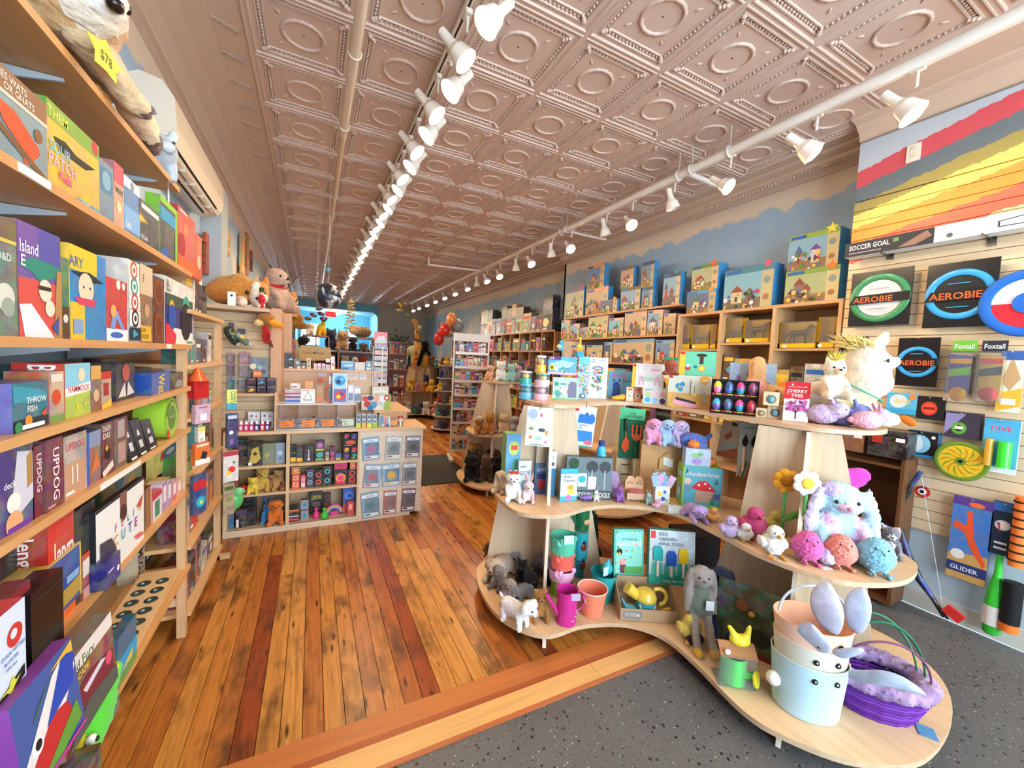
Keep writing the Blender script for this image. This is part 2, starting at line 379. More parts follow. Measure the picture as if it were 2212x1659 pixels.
# ---------------------------------------------------------------- ceiling
ce = struct(MB().box(LX-.1,FY-.1,ZC+.006,FX+.1,BY+.1,ZC+.08,'d2bfae').build('ceiling','tin'))
CT = 'cfb6a6'
def tile_mesh():
    m = MB(); h = T/2
    prof = [(0,-.017),(.010,-.017),(.013,-.022),(.020,-.022),(.026,-.010),(.048,-.010),(.052,-.016),(.060,-.016),(.064,-.002),(.086,-.002),(.090,-.010),(.098,-.010),(.102,-.003),(.30,-.003)]
    for (a,za),(b_,zb) in zip(prof,prof[1:]):
        A,B = h-a,h-min(b_,h-.002)
        va = [(-A,-A,za),(A,-A,za),(A,A,za),(-A,A,za)]; vb = [(-B,-B,zb),(B,-B,zb),(B,B,zb),(-B,B,zb)]
        m.add(va+vb,[(4+i,4+(i+1) % 4,(i+1) % 4,i) for i in range(4)],CT)
    m.torus(0,0,-.003,.118,.0125,CT,36,6,wob=.22)
    nb = 17
    for i in range(nb):
        u = -h+.085+(2*h-.17)*i/(nb-1)
        for x,y in ((u,h-.075),(u,-h+.075),(h-.075,u),(-h+.075,u)): m.ell(x,y,-.006,.0085,.0085,.009,CT,6,4)
    for sx in (-1,1):
        for sy in (-1,1):
            for k in range(3): m.ell(sx*(h-.07-.014*k),sy*(h-.07-.014*k),-.014,.016-.003*k,.016-.003*k,.014,CT,8,5)
            m.ell(sx*.135,sy*.135,-.004,.022,.008,.006,CT,8,4,rotm(0,0,45 if sx*sy > 0 else -45))
    return m.mesh('tile','tin')
tm = tile_mesh()
for j in range(-9,25):
    yc = gy(j)+T/2
    for i in range(-3,4):
        if yc < 1.6 and i == 3: continue
        if yc+T/2 > BY+.1: continue
        put('tile',tm,ce,(gx(i)+T/2,yc,ZC))
def cove(name,pts,y0,y1): return struct(MB().sheet(pts,'y',y0,y1,'cdb39c').build(name,'tin'))
x = gx(-3)
tl = cove('trim_2',[(x,ZC-.018),(x-.018,ZC-.022),(x-.03,ZC-.006),(x-.20,ZC-.012),(x-.33,ZC-.035),(x-.43,ZC-.075),(x-.49,ZC-.12),(x-.50,ZC-.135),(x-.525,ZC-.14),(LX,ZC-.16)],FY,BY)
om = MB()
for k in range(6):
    om.add([(-.16+.02*k,-.05+.014*k,-.001),(-.16+.028*k,-.04+.016*k,-.012),(-.02,.0+.006*(k-3),-.006)],[(0,1,2),(2,1,0)],'dcc6b2')
omm = om.mesh('ornament','tin')
y = 1.0
while y < 13: put('ornament',omm,tl,(x-.03,y,ZC-.014)); y += T/2
x = gx(4)
rope = MB()
for y0,y1,X0,XW in ((1.71,6.35,x,MX),(6.3,BY,x,FX)):
    cove('trim_3' if y0 < 3 else 'trim_4',[(X0,ZC-.018),(X0+.02,ZC-.004),(XW-.20,ZC-.01),(XW-.19,ZC-.03),(XW-.11,ZC-.05),(XW-.10,ZC-.075),(XW-.05,ZC-.11),(XW-.02,ZC-.13),(XW-.015,ZC-.15),(XW,ZC-.152)],y0,y1)
X0 = gx(3)
tr = cove('trim_5',[(X0,ZC-.018),(X0+.02,ZC-.004),(SX-.16,ZC-.008),(SX-.15,ZC-.02),(SX-.08,ZC-.035),(SX-.07,ZC-.05),(SX-.03,ZC-.08),(SX-.012,ZC-.12),(SX-.01,ZC-.135),(SX+.022,ZC-.137)],FY,1.712)
rp = MB(); y = 1.8
while y < 9: rp.ell(MX-.075,y,ZC-.095,.02,.014,.016,'d6bfab',6,4); y += .034
o = rp.build('rope_moulding','tin',None); o.parent = bpy.data.objects['trim_3']; o['kind'] = 'stuff'
# ---------------------------------------------------------------- track lighting
LM = {}
def lamp_protos():
    sh = MB().lathe([(.0,.175),(.021,.172),(.023,.11),(.028,.085),(.045,.06),(.052,.03),(.060,.0)],'efe6d8',18,cap=False)
    sh.lathe([(.058,.001),(.050,.03),(.040,.055)],'efe6d8',18,cap=False)
    LM['shade'] = sh.mesh('shade','gloss')
    LM['bulb'] = MB().lathe([(.049,.006),(.046,-.004),(.034,-.012),(.0,-.016)],'ffffff',16,cap=False).mesh('bulb','bulb')
    LM['stem'] = MB().cyl((0,0,.15),(0,0,.25),.009,'e6dccc',8).box(-.018,-.03,.235,.018,.03,.262,'e6dccc').mesh('stem','gloss')
lamp_protos()
def lamp(loc,aim,label,lit=True,group=None,pw=1.0,sc=1.0):
    t = thing('track_light',label,'lamp',(loc[0],loc[1],loc[2]),0,group)
    d = Vector(aim).normalized()
    R = (-d).to_track_quat('Z','X').to_euler()
    h = put('shade',LM['shade'],t,rot=R,scale=sc)
    if lit:
        put('bulb',LM['bulb'],h)
        l = bpy.data.lights.new('spot','SPOT'); l.energy = LAMP_W*pw; l.color = LAMP_COL; l.spot_size = math.radians(115); l.spot_blend = .7; l.shadow_soft_size = .045
        lo = bpy.data.objects.new('spot',l); COL.objects.link(lo); lo.parent = h; lo.location = (0,0,-.03)
    put('stem',LM['stem'],t)
    return t
tt = thing('light_track','long white light track running down the middle of the ceiling','track',(.735,0,ZC-.06))
MB().box(-.018,1.5,0,.018,BY-.4,.03,'e8dece').build('rail','gloss',tt)
MB().box(-.006,1.5,-.002,.006,BY-.4,.0,'3a322c').build('slot','matte',tt)
for k in range(18): MB().cyl((0,1.8+.8*k,.03),(0,1.8+.8*k,.06),.012,'e8dece',8).build('mount','gloss',tt)
y = 1.93; k = 0
while y < 15.2:
    s = 1 if k % 2 else -1
    lamp((.735,y,ZC-.345),(s*.75,-.05 if s < 0 else -.35,-.9),'%s white track lamp from the front on the long centre track' % ordn(k).capitalize(),True,'white lamps on the centre track',1.0 if y < 6 else 1.25,1.2)
    y += .287 if y < 9 else .43; k += 1
# right-hand pipe with its lamps
pt = thing('ceiling_pipe','thick white ceiling pipe crossing above the slat wall side','pipe',(2.97,0,3.36))
MB().cyl((0,FY,0),(0,4.6,0),.033,'ece6dc',14).cyl((0,4.6,0),(0,13.8,.02),.027,'e6d8c4',12).build('pipe','gloss',pt)
MB().cyl((0,2.62,0),(.46,2.63,-.005),.024,'e8e4dc',10).build('branch','gloss',pt)
MB().tube([(.46,2.63,-.005),(.50,2.63,-.02),(.52,2.63,.05)],.026,'e8e4dc').build('elbow','gloss',pt)
MB().tube([(-1.0,7.7,.12),(-1.0,7.7,.0),(0,7.5,-.01)],.022,'e8dccb').build('branch','gloss',pt)
MB().cyl((0,4.55,0),(.7,4.55,0),.016,'e8dccb',8).build('branch','gloss',pt)
for yy in (2.2,2.56,2.70,4.5,4.62,7.45): MB().torus(0,yy,0,.040,.009,'ddd6cc',14,6,rotm(90,0,0)).cyl((0,yy,.03),(0,yy,.2),.006,'c8bfb2',6).build('pipe_clamp','gloss',pt)
MB().box(.035,.6,-.01,.065,14.0,.02,'e8e0d2').build('rail','gloss',pt)
RL = [(1.10,1,(.2,-.7,-.9)),(1.60,1,(.5,-.6,-.7)),(2.22,1,(.15,-.8,-.65)),(2.78,0,(.3,-.1,-.9)),(3.33,1,(-.15,-.8,-.75)),(3.75,0,(.3,0,-.9)),(4.45,1,(-.05,-.8,-.7)),(4.92,0,(.3,.2,-.9)),(5.50,1,(.1,-.7,-.8)),(6.03,0,(.2,.2,-.9)),(6.68,1,(.1,-.7,-.8)),(7.26,1,(.2,-.5,-.8)),(7.8,0,(.2,.2,-.9)),(8.35,1,(.2,-.5,-.8)),(9.2,1,(.2,-.5,-.8)),(10.04,1,(.2,-.5,-.8)),(10.9,1,(.2,-.5,-.8)),(11.8,1,(.2,-.5,-.8)),(12.8,1,(.2,-.5,-.8)),(13.6,1,(.2,-.5,-.8))]
for k,(y,lit,aim) in enumerate(RL):
    lamp((3.02,y,3.10),aim,'%s lamp from the front along the thick ceiling pipe, %s' % (ordn(k),'lit' if lit else 'white shade unlit'),bool(lit),'lamps along the ceiling pipe',.55 if y < 2 else 1.0,1.25 if y < 2 else 1.1)
pl = thing('sprinkler_pipe','slim cream sprinkler pipe running along the ceiling left of the lamps','pipe',(.2,0,3.41))
MB().cyl((0,FY,0),(0,3.75,0),.031,'dcc8b0',12).cyl((0,3.75,0),(0,12,-.02),.024,'d4b795',10).build('pipe','gloss',pl)
for yy in (2.72,3.6,5.2,6.0,9): MB().torus(0,yy,0,.037,.006,'dccdb8',14,6,rotm(90,0,0)).cyl((.03,yy,.0),(.03,yy,.16),.005,'dccdb8',6).build('hanger','gloss',pl)
# ================================================================ builders for goods
def fdir(a): a = math.radians(a); return Vector((math.sin(a),-math.cos(a),0)),Vector((math.cos(a),math.sin(a),0))
def fit(x0,x1,yt,yb,face='c',Z=None,X=None,Y=None):
    """front-face base point, width and height of a thing seen between these picture bounds, standing on plane Z (or lying in plane X / Y)"""
    xc = (x0+x1)/2; ym = (yt+yb)/2; B = at(xc,yb,X,Y,Z)
    if face == 'c': face = math.degrees(math.atan2(-B.x,B.y))
    n,u = fdir(face)
    def hit(x,y):
        v = ray(x,y); return CAM+v*((B-CAM).dot(n)/v.dot(n))
    a = hit(x0,ym); b = hit(x1,ym); w = abs((b-a).dot(u)); cx = ((a+b)/2-B).dot(u); h = hit(xc,yt).z-B.z
    return B+u*cx,w,h,face
_TX = {}
def text_tris(s,bold=.012):
    if (s,bold) not in _TX:
        cu = bpy.data.curves.new('t','FONT'); cu.body = s; cu.size = 1; cu.offset = bold; cu.resolution_u = 2; cu.fill_mode = 'FRONT'
        o = bpy.data.objects.new('t',cu); COL.objects.link(o)
        me = bpy.data.meshes.new_from_object(o.evaluated_get(bpy.context.evaluated_depsgraph_get()))
        v = [(p.co.x,p.co.y) for p in me.vertices]; f = [tuple(q.vertices) for q in me.polygons]
        bpy.data.objects.remove(o); bpy.data.curves.remove(cu); bpy.data.meshes.remove(me)
        x0 = min(p[0] for p in v); x1 = max(p[0] for p in v)
        _TX[(s,bold)] = ([(p[0]-x0,p[1]) for p in v],f,x1-x0)
    return _TX[(s,bold)]
def art(mb,O,U,V,w,h,items,lift=.0006,step=.00025):
    """flat print on a face: O lower-left corner, U/V unit axes, items in 0..1 of width/height"""
    O = Vector(O); U = Vector(U); V = Vector(V); n = U.cross(V)
    def P(x,y,k): return O+U*(x*w)+V*(y*h)+n*(lift+step*k)
    for k,it in enumerate(items):
        t = it[0]
        if t == 'r': _,a,b,c,d,col = it; mb.add([P(a,b,k),P(c,b,k),P(c,d,k),P(a,d,k)],[(0,1,2,3)],col)
        elif t == 'c':
            _,x,y,r,col = it[:5]; ry = it[5] if len(it) > 5 else r*w/h
            mb.add([P(x+r*math.cos(i*math.pi/8),y+ry*math.sin(i*math.pi/8),k) for i in range(16)],[tuple(range(16))],col)
        elif t == 'p': mb.add([P(x,y,k) for x,y in it[1]],[tuple(range(len(it[1])))],it[2])
        elif t == 't':
            _,x,y,s,txt,col = it[:6]; al = it[6] if len(it) > 6 else 'l'; mw = it[7] if len(it) > 7 else None
            v,f,L = text_tris(txt); sc = s*h/.72; sx = sc
            if mw and L*sc > mw*w: sx = mw*w/L
            off = -L*sx/2 if al == 'c' else -L*sx if al == 'r' else 0
            mb.add([P(x,y,k)+U*(off+p[0]*sx)+V*(p[1]*sc) for p in v],f,col)
        elif t == 'v':       # vertical lettering, reading downwards
            _,x,y,s,txt,col = it[:6]; v,f,L = text_tris(txt); sc = s*w/.72; ml = (it[6] if len(it) > 6 else .9)*h; sx = min(sc,ml/L)
            mb.add([P(x,y,k)+V*(-p[0]*sx)+U*(p[1]*sc) for p in v],f,col)
def carton(F,d,col,side,label,cat='box',name='game_box',items=None,sitems=None,mt='printsoft',tilt=0,grp=None,top=None):
    loc,w,h,face = F
    m = MB().box(-w/2,0,0,w/2,d,h,col,side)
    if top: m.c[-2] = hx(top)
    o = m.build(name,mt,None,loc,label=label,cat=cat,group=grp,rot=(math.radians(-tilt),0,math.radians(face)))
    if items or sitems:
        p = MB()
        if items: art(p,(-w/2,0,0),(1,0,0),(0,0,1),w,h,items); p.build('cover_print','paper',o)
        for sx,U in ((-1,(0,-1,0)),(1,(0,1,0))) if sitems else ():
            p = MB(); art(p,(-w/2,d,0) if sx < 0 else (w/2,0,0),U,(0,0,1),d,h,sitems); p.build('side_print','paper',o)
    return o
def blob(N_,seed,pal,a=.08,b=.92,c=.1,d=.9,r=(.04,.14)):
    q = random.Random(seed); return [('c',q.uniform(a,b),q.uniform(c,d),q.uniform(*r),q.choice(pal)) for _ in range(N_)]
# ---------------------------------------------------------------- soft toys
def E_(x,y,z,rx,ry,rz,c,rot=None): return ('e',(x,y,z),(rx,ry,rz),hx(c),rot)
def K_(p,q,r1,r2,c): return ('k',p,q,r1,r2,hx(c))
def sculpt(name,prims,vox=.034,sm=5,fuzz=.006,mt='plush',drop=False):
    m = MB()
    for p in prims:
        if p[0] == 'e': m.ell(*p[1],*p[2],p[3],16,12,rotm(*p[4]) if p[4] else None)
        else:
            a = Vector(p[1]); b = Vector(p[2])
            for i in range(5):
                t = i/4; q = a.lerp(b,t); r = p[3]+(p[4]-p[3])*t; m.ell(q.x,q.y,q.z,r,r,r,p[5],10,8)
            m.cyl(a,b,p[3],p[5],10,p[4])
    me = m.mesh('tmp',mt); o = bpy.data.objects.new('tmp',me); COL.objects.link(o)
    r = o.modifiers.new('r','REMESH'); r.mode = 'VOXEL'; r.voxel_size = vox
    s = o.modifiers.new('s','SMOOTH'); s.factor = .5; s.iterations = sm
    me2 = bpy.data.meshes.new_from_object(o.evaluated_get(bpy.context.evaluated_depsgraph_get()))
    bpy.data.objects.remove(o); bpy.data.meshes.remove(me); me2.name = name
    n = len(me2.polygons); ce = np.zeros(n*3); me2.polygons.foreach_get('center',ce); ce = ce.reshape(-1,3)
    best = np.full(n,1e9); col = np.ones((n,4),np.float32)
    for p in prims:
        if p[0] == 'e':
            q = ce-np.array(p[1])
            if p[4]: q = q @ np.array(rotm(*p[4]))
            d = (np.linalg.norm(q/np.array(p[2]),axis=1)-1)*min(p[2])
        else:
            a = np.array(p[1]); ab = np.array(p[2])-a; L = ab @ ab; t = np.clip(((ce-a) @ ab)/L,0,1)
            d = np.linalg.norm(ce-a-t[:,None]*ab,axis=1)-(p[3]+(p[4]-p[3])*t)
        k = d < best; best[k] = d[k]; col[k,:3] = p[3][:3] if p[0] == 'e' else p[5][:3]
    for an in list(me2.attributes):
        if an.name == 'Col': me2.attributes.remove(an)
    at_ = me2.attributes.new('Col','FLOAT_COLOR','FACE'); at_.data.foreach_set('color',col.ravel())
    nv = len(me2.vertices); co = np.zeros(nv*3); no = np.zeros(nv*3); me2.vertices.foreach_get('co',co); me2.vertices.foreach_get('normal',no)
    g = np.random.RandomState(1); co = co.reshape(-1,3)+no.reshape(-1,3)*(g.rand(nv,1)-.5)*2*fuzz
    if drop: co[:,2] -= co[:,2].min()
    me2.vertices.foreach_set('co',co.ravel()); me2.polygons.foreach_set('use_smooth',[True]*n)
    me2.materials.clear(); me2.materials.append(MAT[mt]); me2.update()
    return me2
PROTO = {}
def proto(key,prims,feats=(),**k):
    """feats: (part name, mesh builder, material)"""
    PROTO[key] = (sculpt(key,prims,drop=True,**k),[(n,m.mesh(n,mt)) for n,m,mt in feats])
def eyes(x,y,z,r=.026,c='120c08',n=None,nr=None,nc='2a1a14'):
    f = [('eye',MB().ell(-x,y,z,r,r*.7,r,c,10,8),'gloss'),('eye',MB().ell(x,y,z,r,r*.7,r,c,10,8),'gloss')]
    if n: f.append(('nose',MB().ell(*n,*(nr or (.035,.025,.025)),nc,10,8),'gloss'))
    return f
def toy(key,loc,rz,s,label,cat='plush toy',name='plush_toy',color=None,rot=None,scale=None,grp=None):
    me,fe = PROTO[key]
    o = put(name,me,None,loc,rz,label=label,cat=cat,scale=scale or s,color=color,rot=rot,group=grp)
    for n,m in fe: put(n,m,o)
    return o
def critter(key,c,belly=None,muz=None,ear='round',earc=None,inner=None,pose='sit',nose='2a1a14',tail=None,limb=None,vox=.036,extra=(),fuzz=.008):
    belly = belly or c; muz = muz or belly; earc = earc or c; limb = limb or c; tail = tail or c; P = []; hz = .72; hy = -.04
    if pose == 'sit':
        P += [E_(0,.02,.30,.25,.22,.30,c),E_(0,-.10,.28,.18,.14,.22,belly),E_(0,hy,hz,.235,.21,.205,c),E_(0,.24,.12,.09,.09,.09,tail)]
        for s in (-1,1): P += [K_((s*.15,-.08,.10),(s*.21,-.36,.085),.10,.095,limb),K_((s*.20,-.04,.46),(s*.19,-.26,.27),.07,.075,limb)]
    elif pose == 'stand':
        hy = -.42; hz = .66
        P += [K_((0,.32,.42),(0,-.18,.44),.21,.20,c),E_(0,.05,.34,.16,.34,.16,belly),K_((0,-.2,.5),(0,hy,hz),.15,.15,c),E_(0,hy,hz,.21,.20,.19,c),K_((0,.5,.5),(0,.62,.62),.05,.04,tail)]
        for s in (-1,1): P += [K_((s*.13,-.2,.35),(s*.14,-.24,.07),.09,.085,limb),K_((s*.13,.34,.35),(s*.14,.34,.07),.10,.09,limb)]
    elif pose == 'lie':
        hy = -.46; hz = .40
        P += [E_(0,.14,.22,.29,.46,.22,c),E_(0,.0,.14,.24,.36,.14,belly),E_(0,hy,hz,.23,.22,.20,c),K_((0,.5,.2),(.1,.72,.12),.06,.05,tail)]
        for s in (-1,1): P += [K_((s*.2,-.25,.1),(s*.2,-.62,.07),.085,.085,limb),K_((s*.28,.35,.12),(s*.33,.1,.08),.11,.09,limb)]
    m = (0,hy-.19,hz-.06)
    P += [E_(*m,.11,.09,.085,muz)]
    for s in (-1,1):
        if ear == 'long': P += [E_(s*.12,hy+.05,hz+.36,.065,.035,.24,earc,(0,s*14,0))] + ([E_(s*.12,hy+.02,hz+.36,.042,.03,.19,inner,(0,s*14,0))] if inner else [])
        elif ear == 'back': P += [E_(s*.12,hy+.25,hz+.16,.06,.24,.05,earc,(-25,0,s*-10))]
        elif ear == 'lop': P += [E_(s*.25,hy+.02,hz-.12,.055,.09,.27,earc,(0,s*-8,0))]
        elif ear == 'flop': P += [E_(s*.22,hy-.0,hz+.03,.055,.10,.15,earc,(0,s*-18,0))]
        elif ear == 'round': P += [E_(s*.17,hy+.02,hz+.17,.085,.05,.085,earc)]
        elif ear == 'cat': P += [K_((s*.13,hy+.02,hz+.13),(s*.18,hy+.03,hz+.30),.085,.02,earc)]
        elif ear == 'big': P += [E_(s*.34,hy+.06,hz+.02,.16,.035,.19,earc)]
    P += list(extra)
    proto(key,P,eyes(.095,hy-.185,hz+.03,.028,n=(m[0],m[1]-.085,m[2]+.04),nc=nose),vox=vox,fuzz=fuzz)
def chickp(key,c,beak='f0a030',wing=None,feet=None,head=True,fuzz=.02,tuft=None):
    wing = wing or c; feet = feet or beak
    if head: P = [E_(0,.03,.34,.33,.34,.33,c),E_(0,-.08,.72,.24,.23,.23,c),K_((0,-.28,.70),(0,-.42,.68),.07,.035,beak)]; ey = eyes(.11,-.27,.78,.028)
    else: P = [E_(0,0,.46,.44,.42,.42,c),E_(0,-.05,.72,.30,.28,.26,c),K_((0,-.30,.70),(0,-.42,.68),.06,.03,beak)]; ey = eyes(.14,-.30,.78,.026)
    for s in (-1,1): P += [E_(s*.34,.05,.38,.08,.22,.16,wing,(15,0,0))]
    if feet != 'none':
        for s in (-1,1): P += [K_((s*.14,-.2,.05),(s*.17,-.42,.04),.05,.05,feet),K_((s*.17,-.2,.05),(s*.27,-.36,.04),.04,.04,feet)]
    if tuft: P += [K_((0,-.05,.9),(.05,0,1.05),.05,.02,tuft)]
    proto(key,P,ey,fuzz=fuzz)
# ---------------------------------------------------------------- rows of goods
CN = {'red': 'c8322c','orange': 'e27a2c','yellow': 'ecc436','green': '4c9a3c','lime': '9cc43c','teal': '2f9a96','blue': '2c6cb8','sky blue': '58b0dc','navy': '22305e','purple': '6a3c98','pink': 'e48cb0','magenta': 'c43c84','white': 'e8e6e0','cream': 'e8dcc0','tan': 'c8a070','brown': '6e4426','black': '1e1c1e','grey': '8c8c8c','maroon': '6e2030','peach': 'eeb48c','lilac': 'b8a0d0','mint': 'a8dcc4','dark green': '1e4c34','gold': 'b88a3a'}
def vary(h,q,a=.06):
    c = hx(h); return tuple(max(0,min(1,x*(1+q.uniform(-a*2,a*2)))) for x in c)
def row(A,B,Z,face,hr,d,wr,pal,seed,noun,place,cat='box',name='toy_box',mt='print',gap=(.004,.012),end='front',maxn=99,lean=0,two=.0,grp=None):
    """separate boxes side by side from A to B (x, y), each its own thing"""
    q = random.Random(seed); A = Vector((*A,Z)); B = Vector((*B,Z)); U = (B-A).normalized(); L = (B-A).length; s = 0; i = 0; out = []
    while i < maxn:
        w = q.uniform(*wr)
        if s+w > L: break
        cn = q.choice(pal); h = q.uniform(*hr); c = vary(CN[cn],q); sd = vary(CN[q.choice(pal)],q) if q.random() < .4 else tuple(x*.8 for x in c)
        loc = A+U*(s+w/2)
        lab = '%s %s, %s from %s, %s' % (cn,noun,ordn(i),end,place)
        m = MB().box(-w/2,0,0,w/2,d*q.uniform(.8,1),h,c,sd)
        c2 = q.choice(['f2efe6','202028','f0c840','d83030','2868b8'])
        a1 = q.uniform(.62,.8)
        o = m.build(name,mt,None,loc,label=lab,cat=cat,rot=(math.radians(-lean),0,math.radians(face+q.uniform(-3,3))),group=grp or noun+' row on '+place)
        p = MB(); art(p,(-w/2,0,0),(1,0,0),(0,0,1),w,h,[('r',.08,a1,.92,a1+.14,c2),('r',.08,.06,.5,.12,'f4f2ec')] + ([('c',q.uniform(.35,.65),.4,.26,vary(CN[q.choice(list(CN))],q))] if q.random() < .6 else []))
        p.build('cover_print','paper',o)
        if q.random() < two:
            cn2 = q.choice(pal); c = vary(CN[cn2],q); h2 = q.uniform(*hr)*.8
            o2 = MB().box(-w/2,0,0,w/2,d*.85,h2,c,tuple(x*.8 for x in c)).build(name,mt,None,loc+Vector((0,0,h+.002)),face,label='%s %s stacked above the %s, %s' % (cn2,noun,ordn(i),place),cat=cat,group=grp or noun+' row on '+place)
        s += w+q.uniform(*gap); i += 1; out.append(o)
    return out
# ================================================================ left wall shelves with games
SFX = -.585
ZT,Z2,Z3,Z4,Z5,Z6,Z7 = 2.352,1.985,1.600,1.377,1.152,.822,.385
u = thing('shelf_unit','long honey maple wall shelves full of board games','shelf',(0,0,0))
for z,y1 in ((ZT,2.50),(Z2,2.72),(Z3,2.72),(Z4,2.70),(Z5,2.70),(Z6,2.70),(Z7,2.70)):
    MB().box(LX+.01,-.6,z-.024,SFX,y1,z,'d39a62' if z > 1.5 else 'd9a468').build('shelf_board','woody',u)
for y in (-.5,1.0,2.66):
    MB().box(SFX-.05,y-.022,0,SFX-.012,y+.022,Z3-.024,'d8ae80').build('post','woodz',u)
    MB().box(LX+.005,y-.022,0,LX+.035,y+.022,2.7,'cfa070').build('post','woodz',u)
MB().box(LX+.01,2.645,.18,SFX-.02,2.675,.225,'d8b48c').build('rail','woodx',u)
for z in (ZT,Z2,Z3):
    for y in (.95,1.62,2.36):
        MB().prism([(LX+.02,z-.026),(SFX-.05,z-.026),(SFX-.05,z-.034),(LX+.02,z-.085)],'y',y-.004,y+.004,'aab4bc').build('bracket','gloss',u)
for x,z,y,w in ((100,391,Z2,.10),(1338,1365,Z3,.05),(250,1125,Z5,.2)):
    pass
for zz,ya,yb in ((Z2,1.30,1.42),(Z3,2.30,2.36),(Z5,1.66,1.98)):
    MB().box(SFX,ya,zz-.022,SFX+.002,yb,zz-.002,'f0ece4').build('price_strip','paper',u)
# second bay, further along
u2 = thing('shelf_unit','narrow maple shelf bay beside the counter with small toys','shelf',(0,0,0))
for z in (1.79,1.49,1.20,.856,.485,.103):
    MB().box(LX+.01,2.70,z-.022,SFX,3.58,z,'deb27e').build('shelf_board','woody',u2)
MB().box(SFX-.05,3.54,0,SFX-.012,3.585,1.77,'d8ae80').build('post','woodz',u2)
MB().box(SFX-.12,3.54,0,SFX+.05,3.585,.03,'d8ae80').build('foot','woodz',u2)
MB().box(LX+.01,2.70,.1,LX+.02,3.58,2.0,'c79a68').build('back_panel','woodz',u2)
def L(x0,x1,yt,Zs,X=-.605):
    xc = (x0+x1)/2; a = at(x0,yt,X=X); b = at(x1,yt,X=X); c = at(xc,yt,X=X)
    return Vector((X,(a.y+b.y)/2,Zs)),b.y-a.y-.002,c.z-Zs,90
def lb(x0,x1,yt,Zs,d,col,side,label,items=None,sitems=None,X=-.605,**k): return carton(L(x0,x1,yt,Zs,X),d,col,side,label,'board game',k.pop('name','game_box'),items,sitems,**k)
view(0,0,3.95)
# shelf under the top one
lb(-330,388,560,Z2,.30,'7f97a0','6a4a34','grey and orange boxed game lettered GNATS at the near end',[('r',0,.74,1,1,'96694a'),('r',0,.70,1,.745,'d8cfc0'),('t',.30,.87,.08,'FLIES WATS','ece4d8'),('t',.42,.77,.08,'OR GNATS','ece4d8'),('p',[(.3,.62),(.55,.6),(.86,.38),(.88,.30),(.72,.10),(.66,.08),(.62,.25),(.4,.4)],'e8532c'),('p',[(.0,.45),(1.0,-.02),(1,.06),(.1,.5)],'7a5434'),('c',.86,.52,.06,'8a5a3a')],name='game_box')
lb(392,840,1035,Z2,.07,'e0b83a','6d9a3a','yellow and green boxed candy-themed card game reading SOUR PATCH Kids',[('r',0,.80,1,1,'86aa4a'),('t',.02,.83,.12,'THEM','f3dc50','l',.9),('c',.90,.92,.07,'d83a4a'),('p',[(.1,.62),(.3,.66),(.5,.6),(.9,.62),(.7,.52),(.2,.5)],'2a2620'),('t',.03,.44,.13,'SOUR','8cc8e0','l',.8),('t',.02,.28,.14,'PATCH','f0b4c8','l',.9),('t',.18,.15,.12,'Kids','e85a80','l',.6),('r',.5,0,1,.08,'3aa0d0'),('t',.6,.02,.05,'GAME','f0f4f8')])
lb(842,966,1390,Z2,.06,'6f8ea2','54727f','slate blue slim boxed game behind the yellow one',[('r',.1,.5,.9,.9,'4f86a8'),('c',.5,.7,.3,'88b4c4')])
lb(968,1052,1405,Z2,.06,'d8a88c','b8737a','pink and tan slim boxed game reading WAY',[('r',0,.7,1,1,'d0606c'),('t',.1,.55,.09,'WAY','303038'),('c',.5,.35,.25,'f0d8b0')])
lb(1055,1190,1545,Z2,.06,'4f86c4','c8d4e0','light blue boxed game ending in UKE',[('r',0,.82,1,1,'dfe8f2'),('r',0,.1,1,.5,'86b4e4'),('t',.1,.14,.09,'UKE','f4f4fa'),('c',.5,.9,.12,'8898b0')])
view(0,400,3.95)
lb(1186,1360,175,Z2,.06,'23303f','1c2632','black boxed game reading STEAM',[('r',.1,.82,.95,.93,'e8e8ea'),('p',[(0,.48),(.4,.55),(0,.68)],'f0a040'),('p',[(0,.5),(.25,.55),(0,.62)],'f4d060'),('t',.05,.12,.10,'STEAM','f0f0f2','l',.9)])
lb(1365,1512,150,Z2,.05,'1c2733','7db83c','green-framed dark space battle boxed game',[('r',0,.9,1,1,'8cc63f'),('r',.86,0,1,1,'8cc63f'),('r',0,.62,.86,.84,'3a9ac8'),('p',[(0,0),(.6,0),(.3,.2),(0,.1)],'2c62b4')])
lb(1516,1668,240,Z2,.06,'cc2e2a','b02420','bright red boxed game with a gold letter',[('t',.35,.62,.18,'N','f2c060'),('r',.1,.94,.5,.97,'f4e8e0'),('c',.2,.4,.18,'a8203a'),('r',0,.0,1,.22,'d86838')])
lb(1672,1722,430,Z2,.05,'d8502c','e87838','orange fox-patterned boxed game at the far end of its shelf',[('c',.5,.4,.3,'f2c89c'),('p',[(.2,.8),(.8,.8),(.5,.6)],'f09048')])
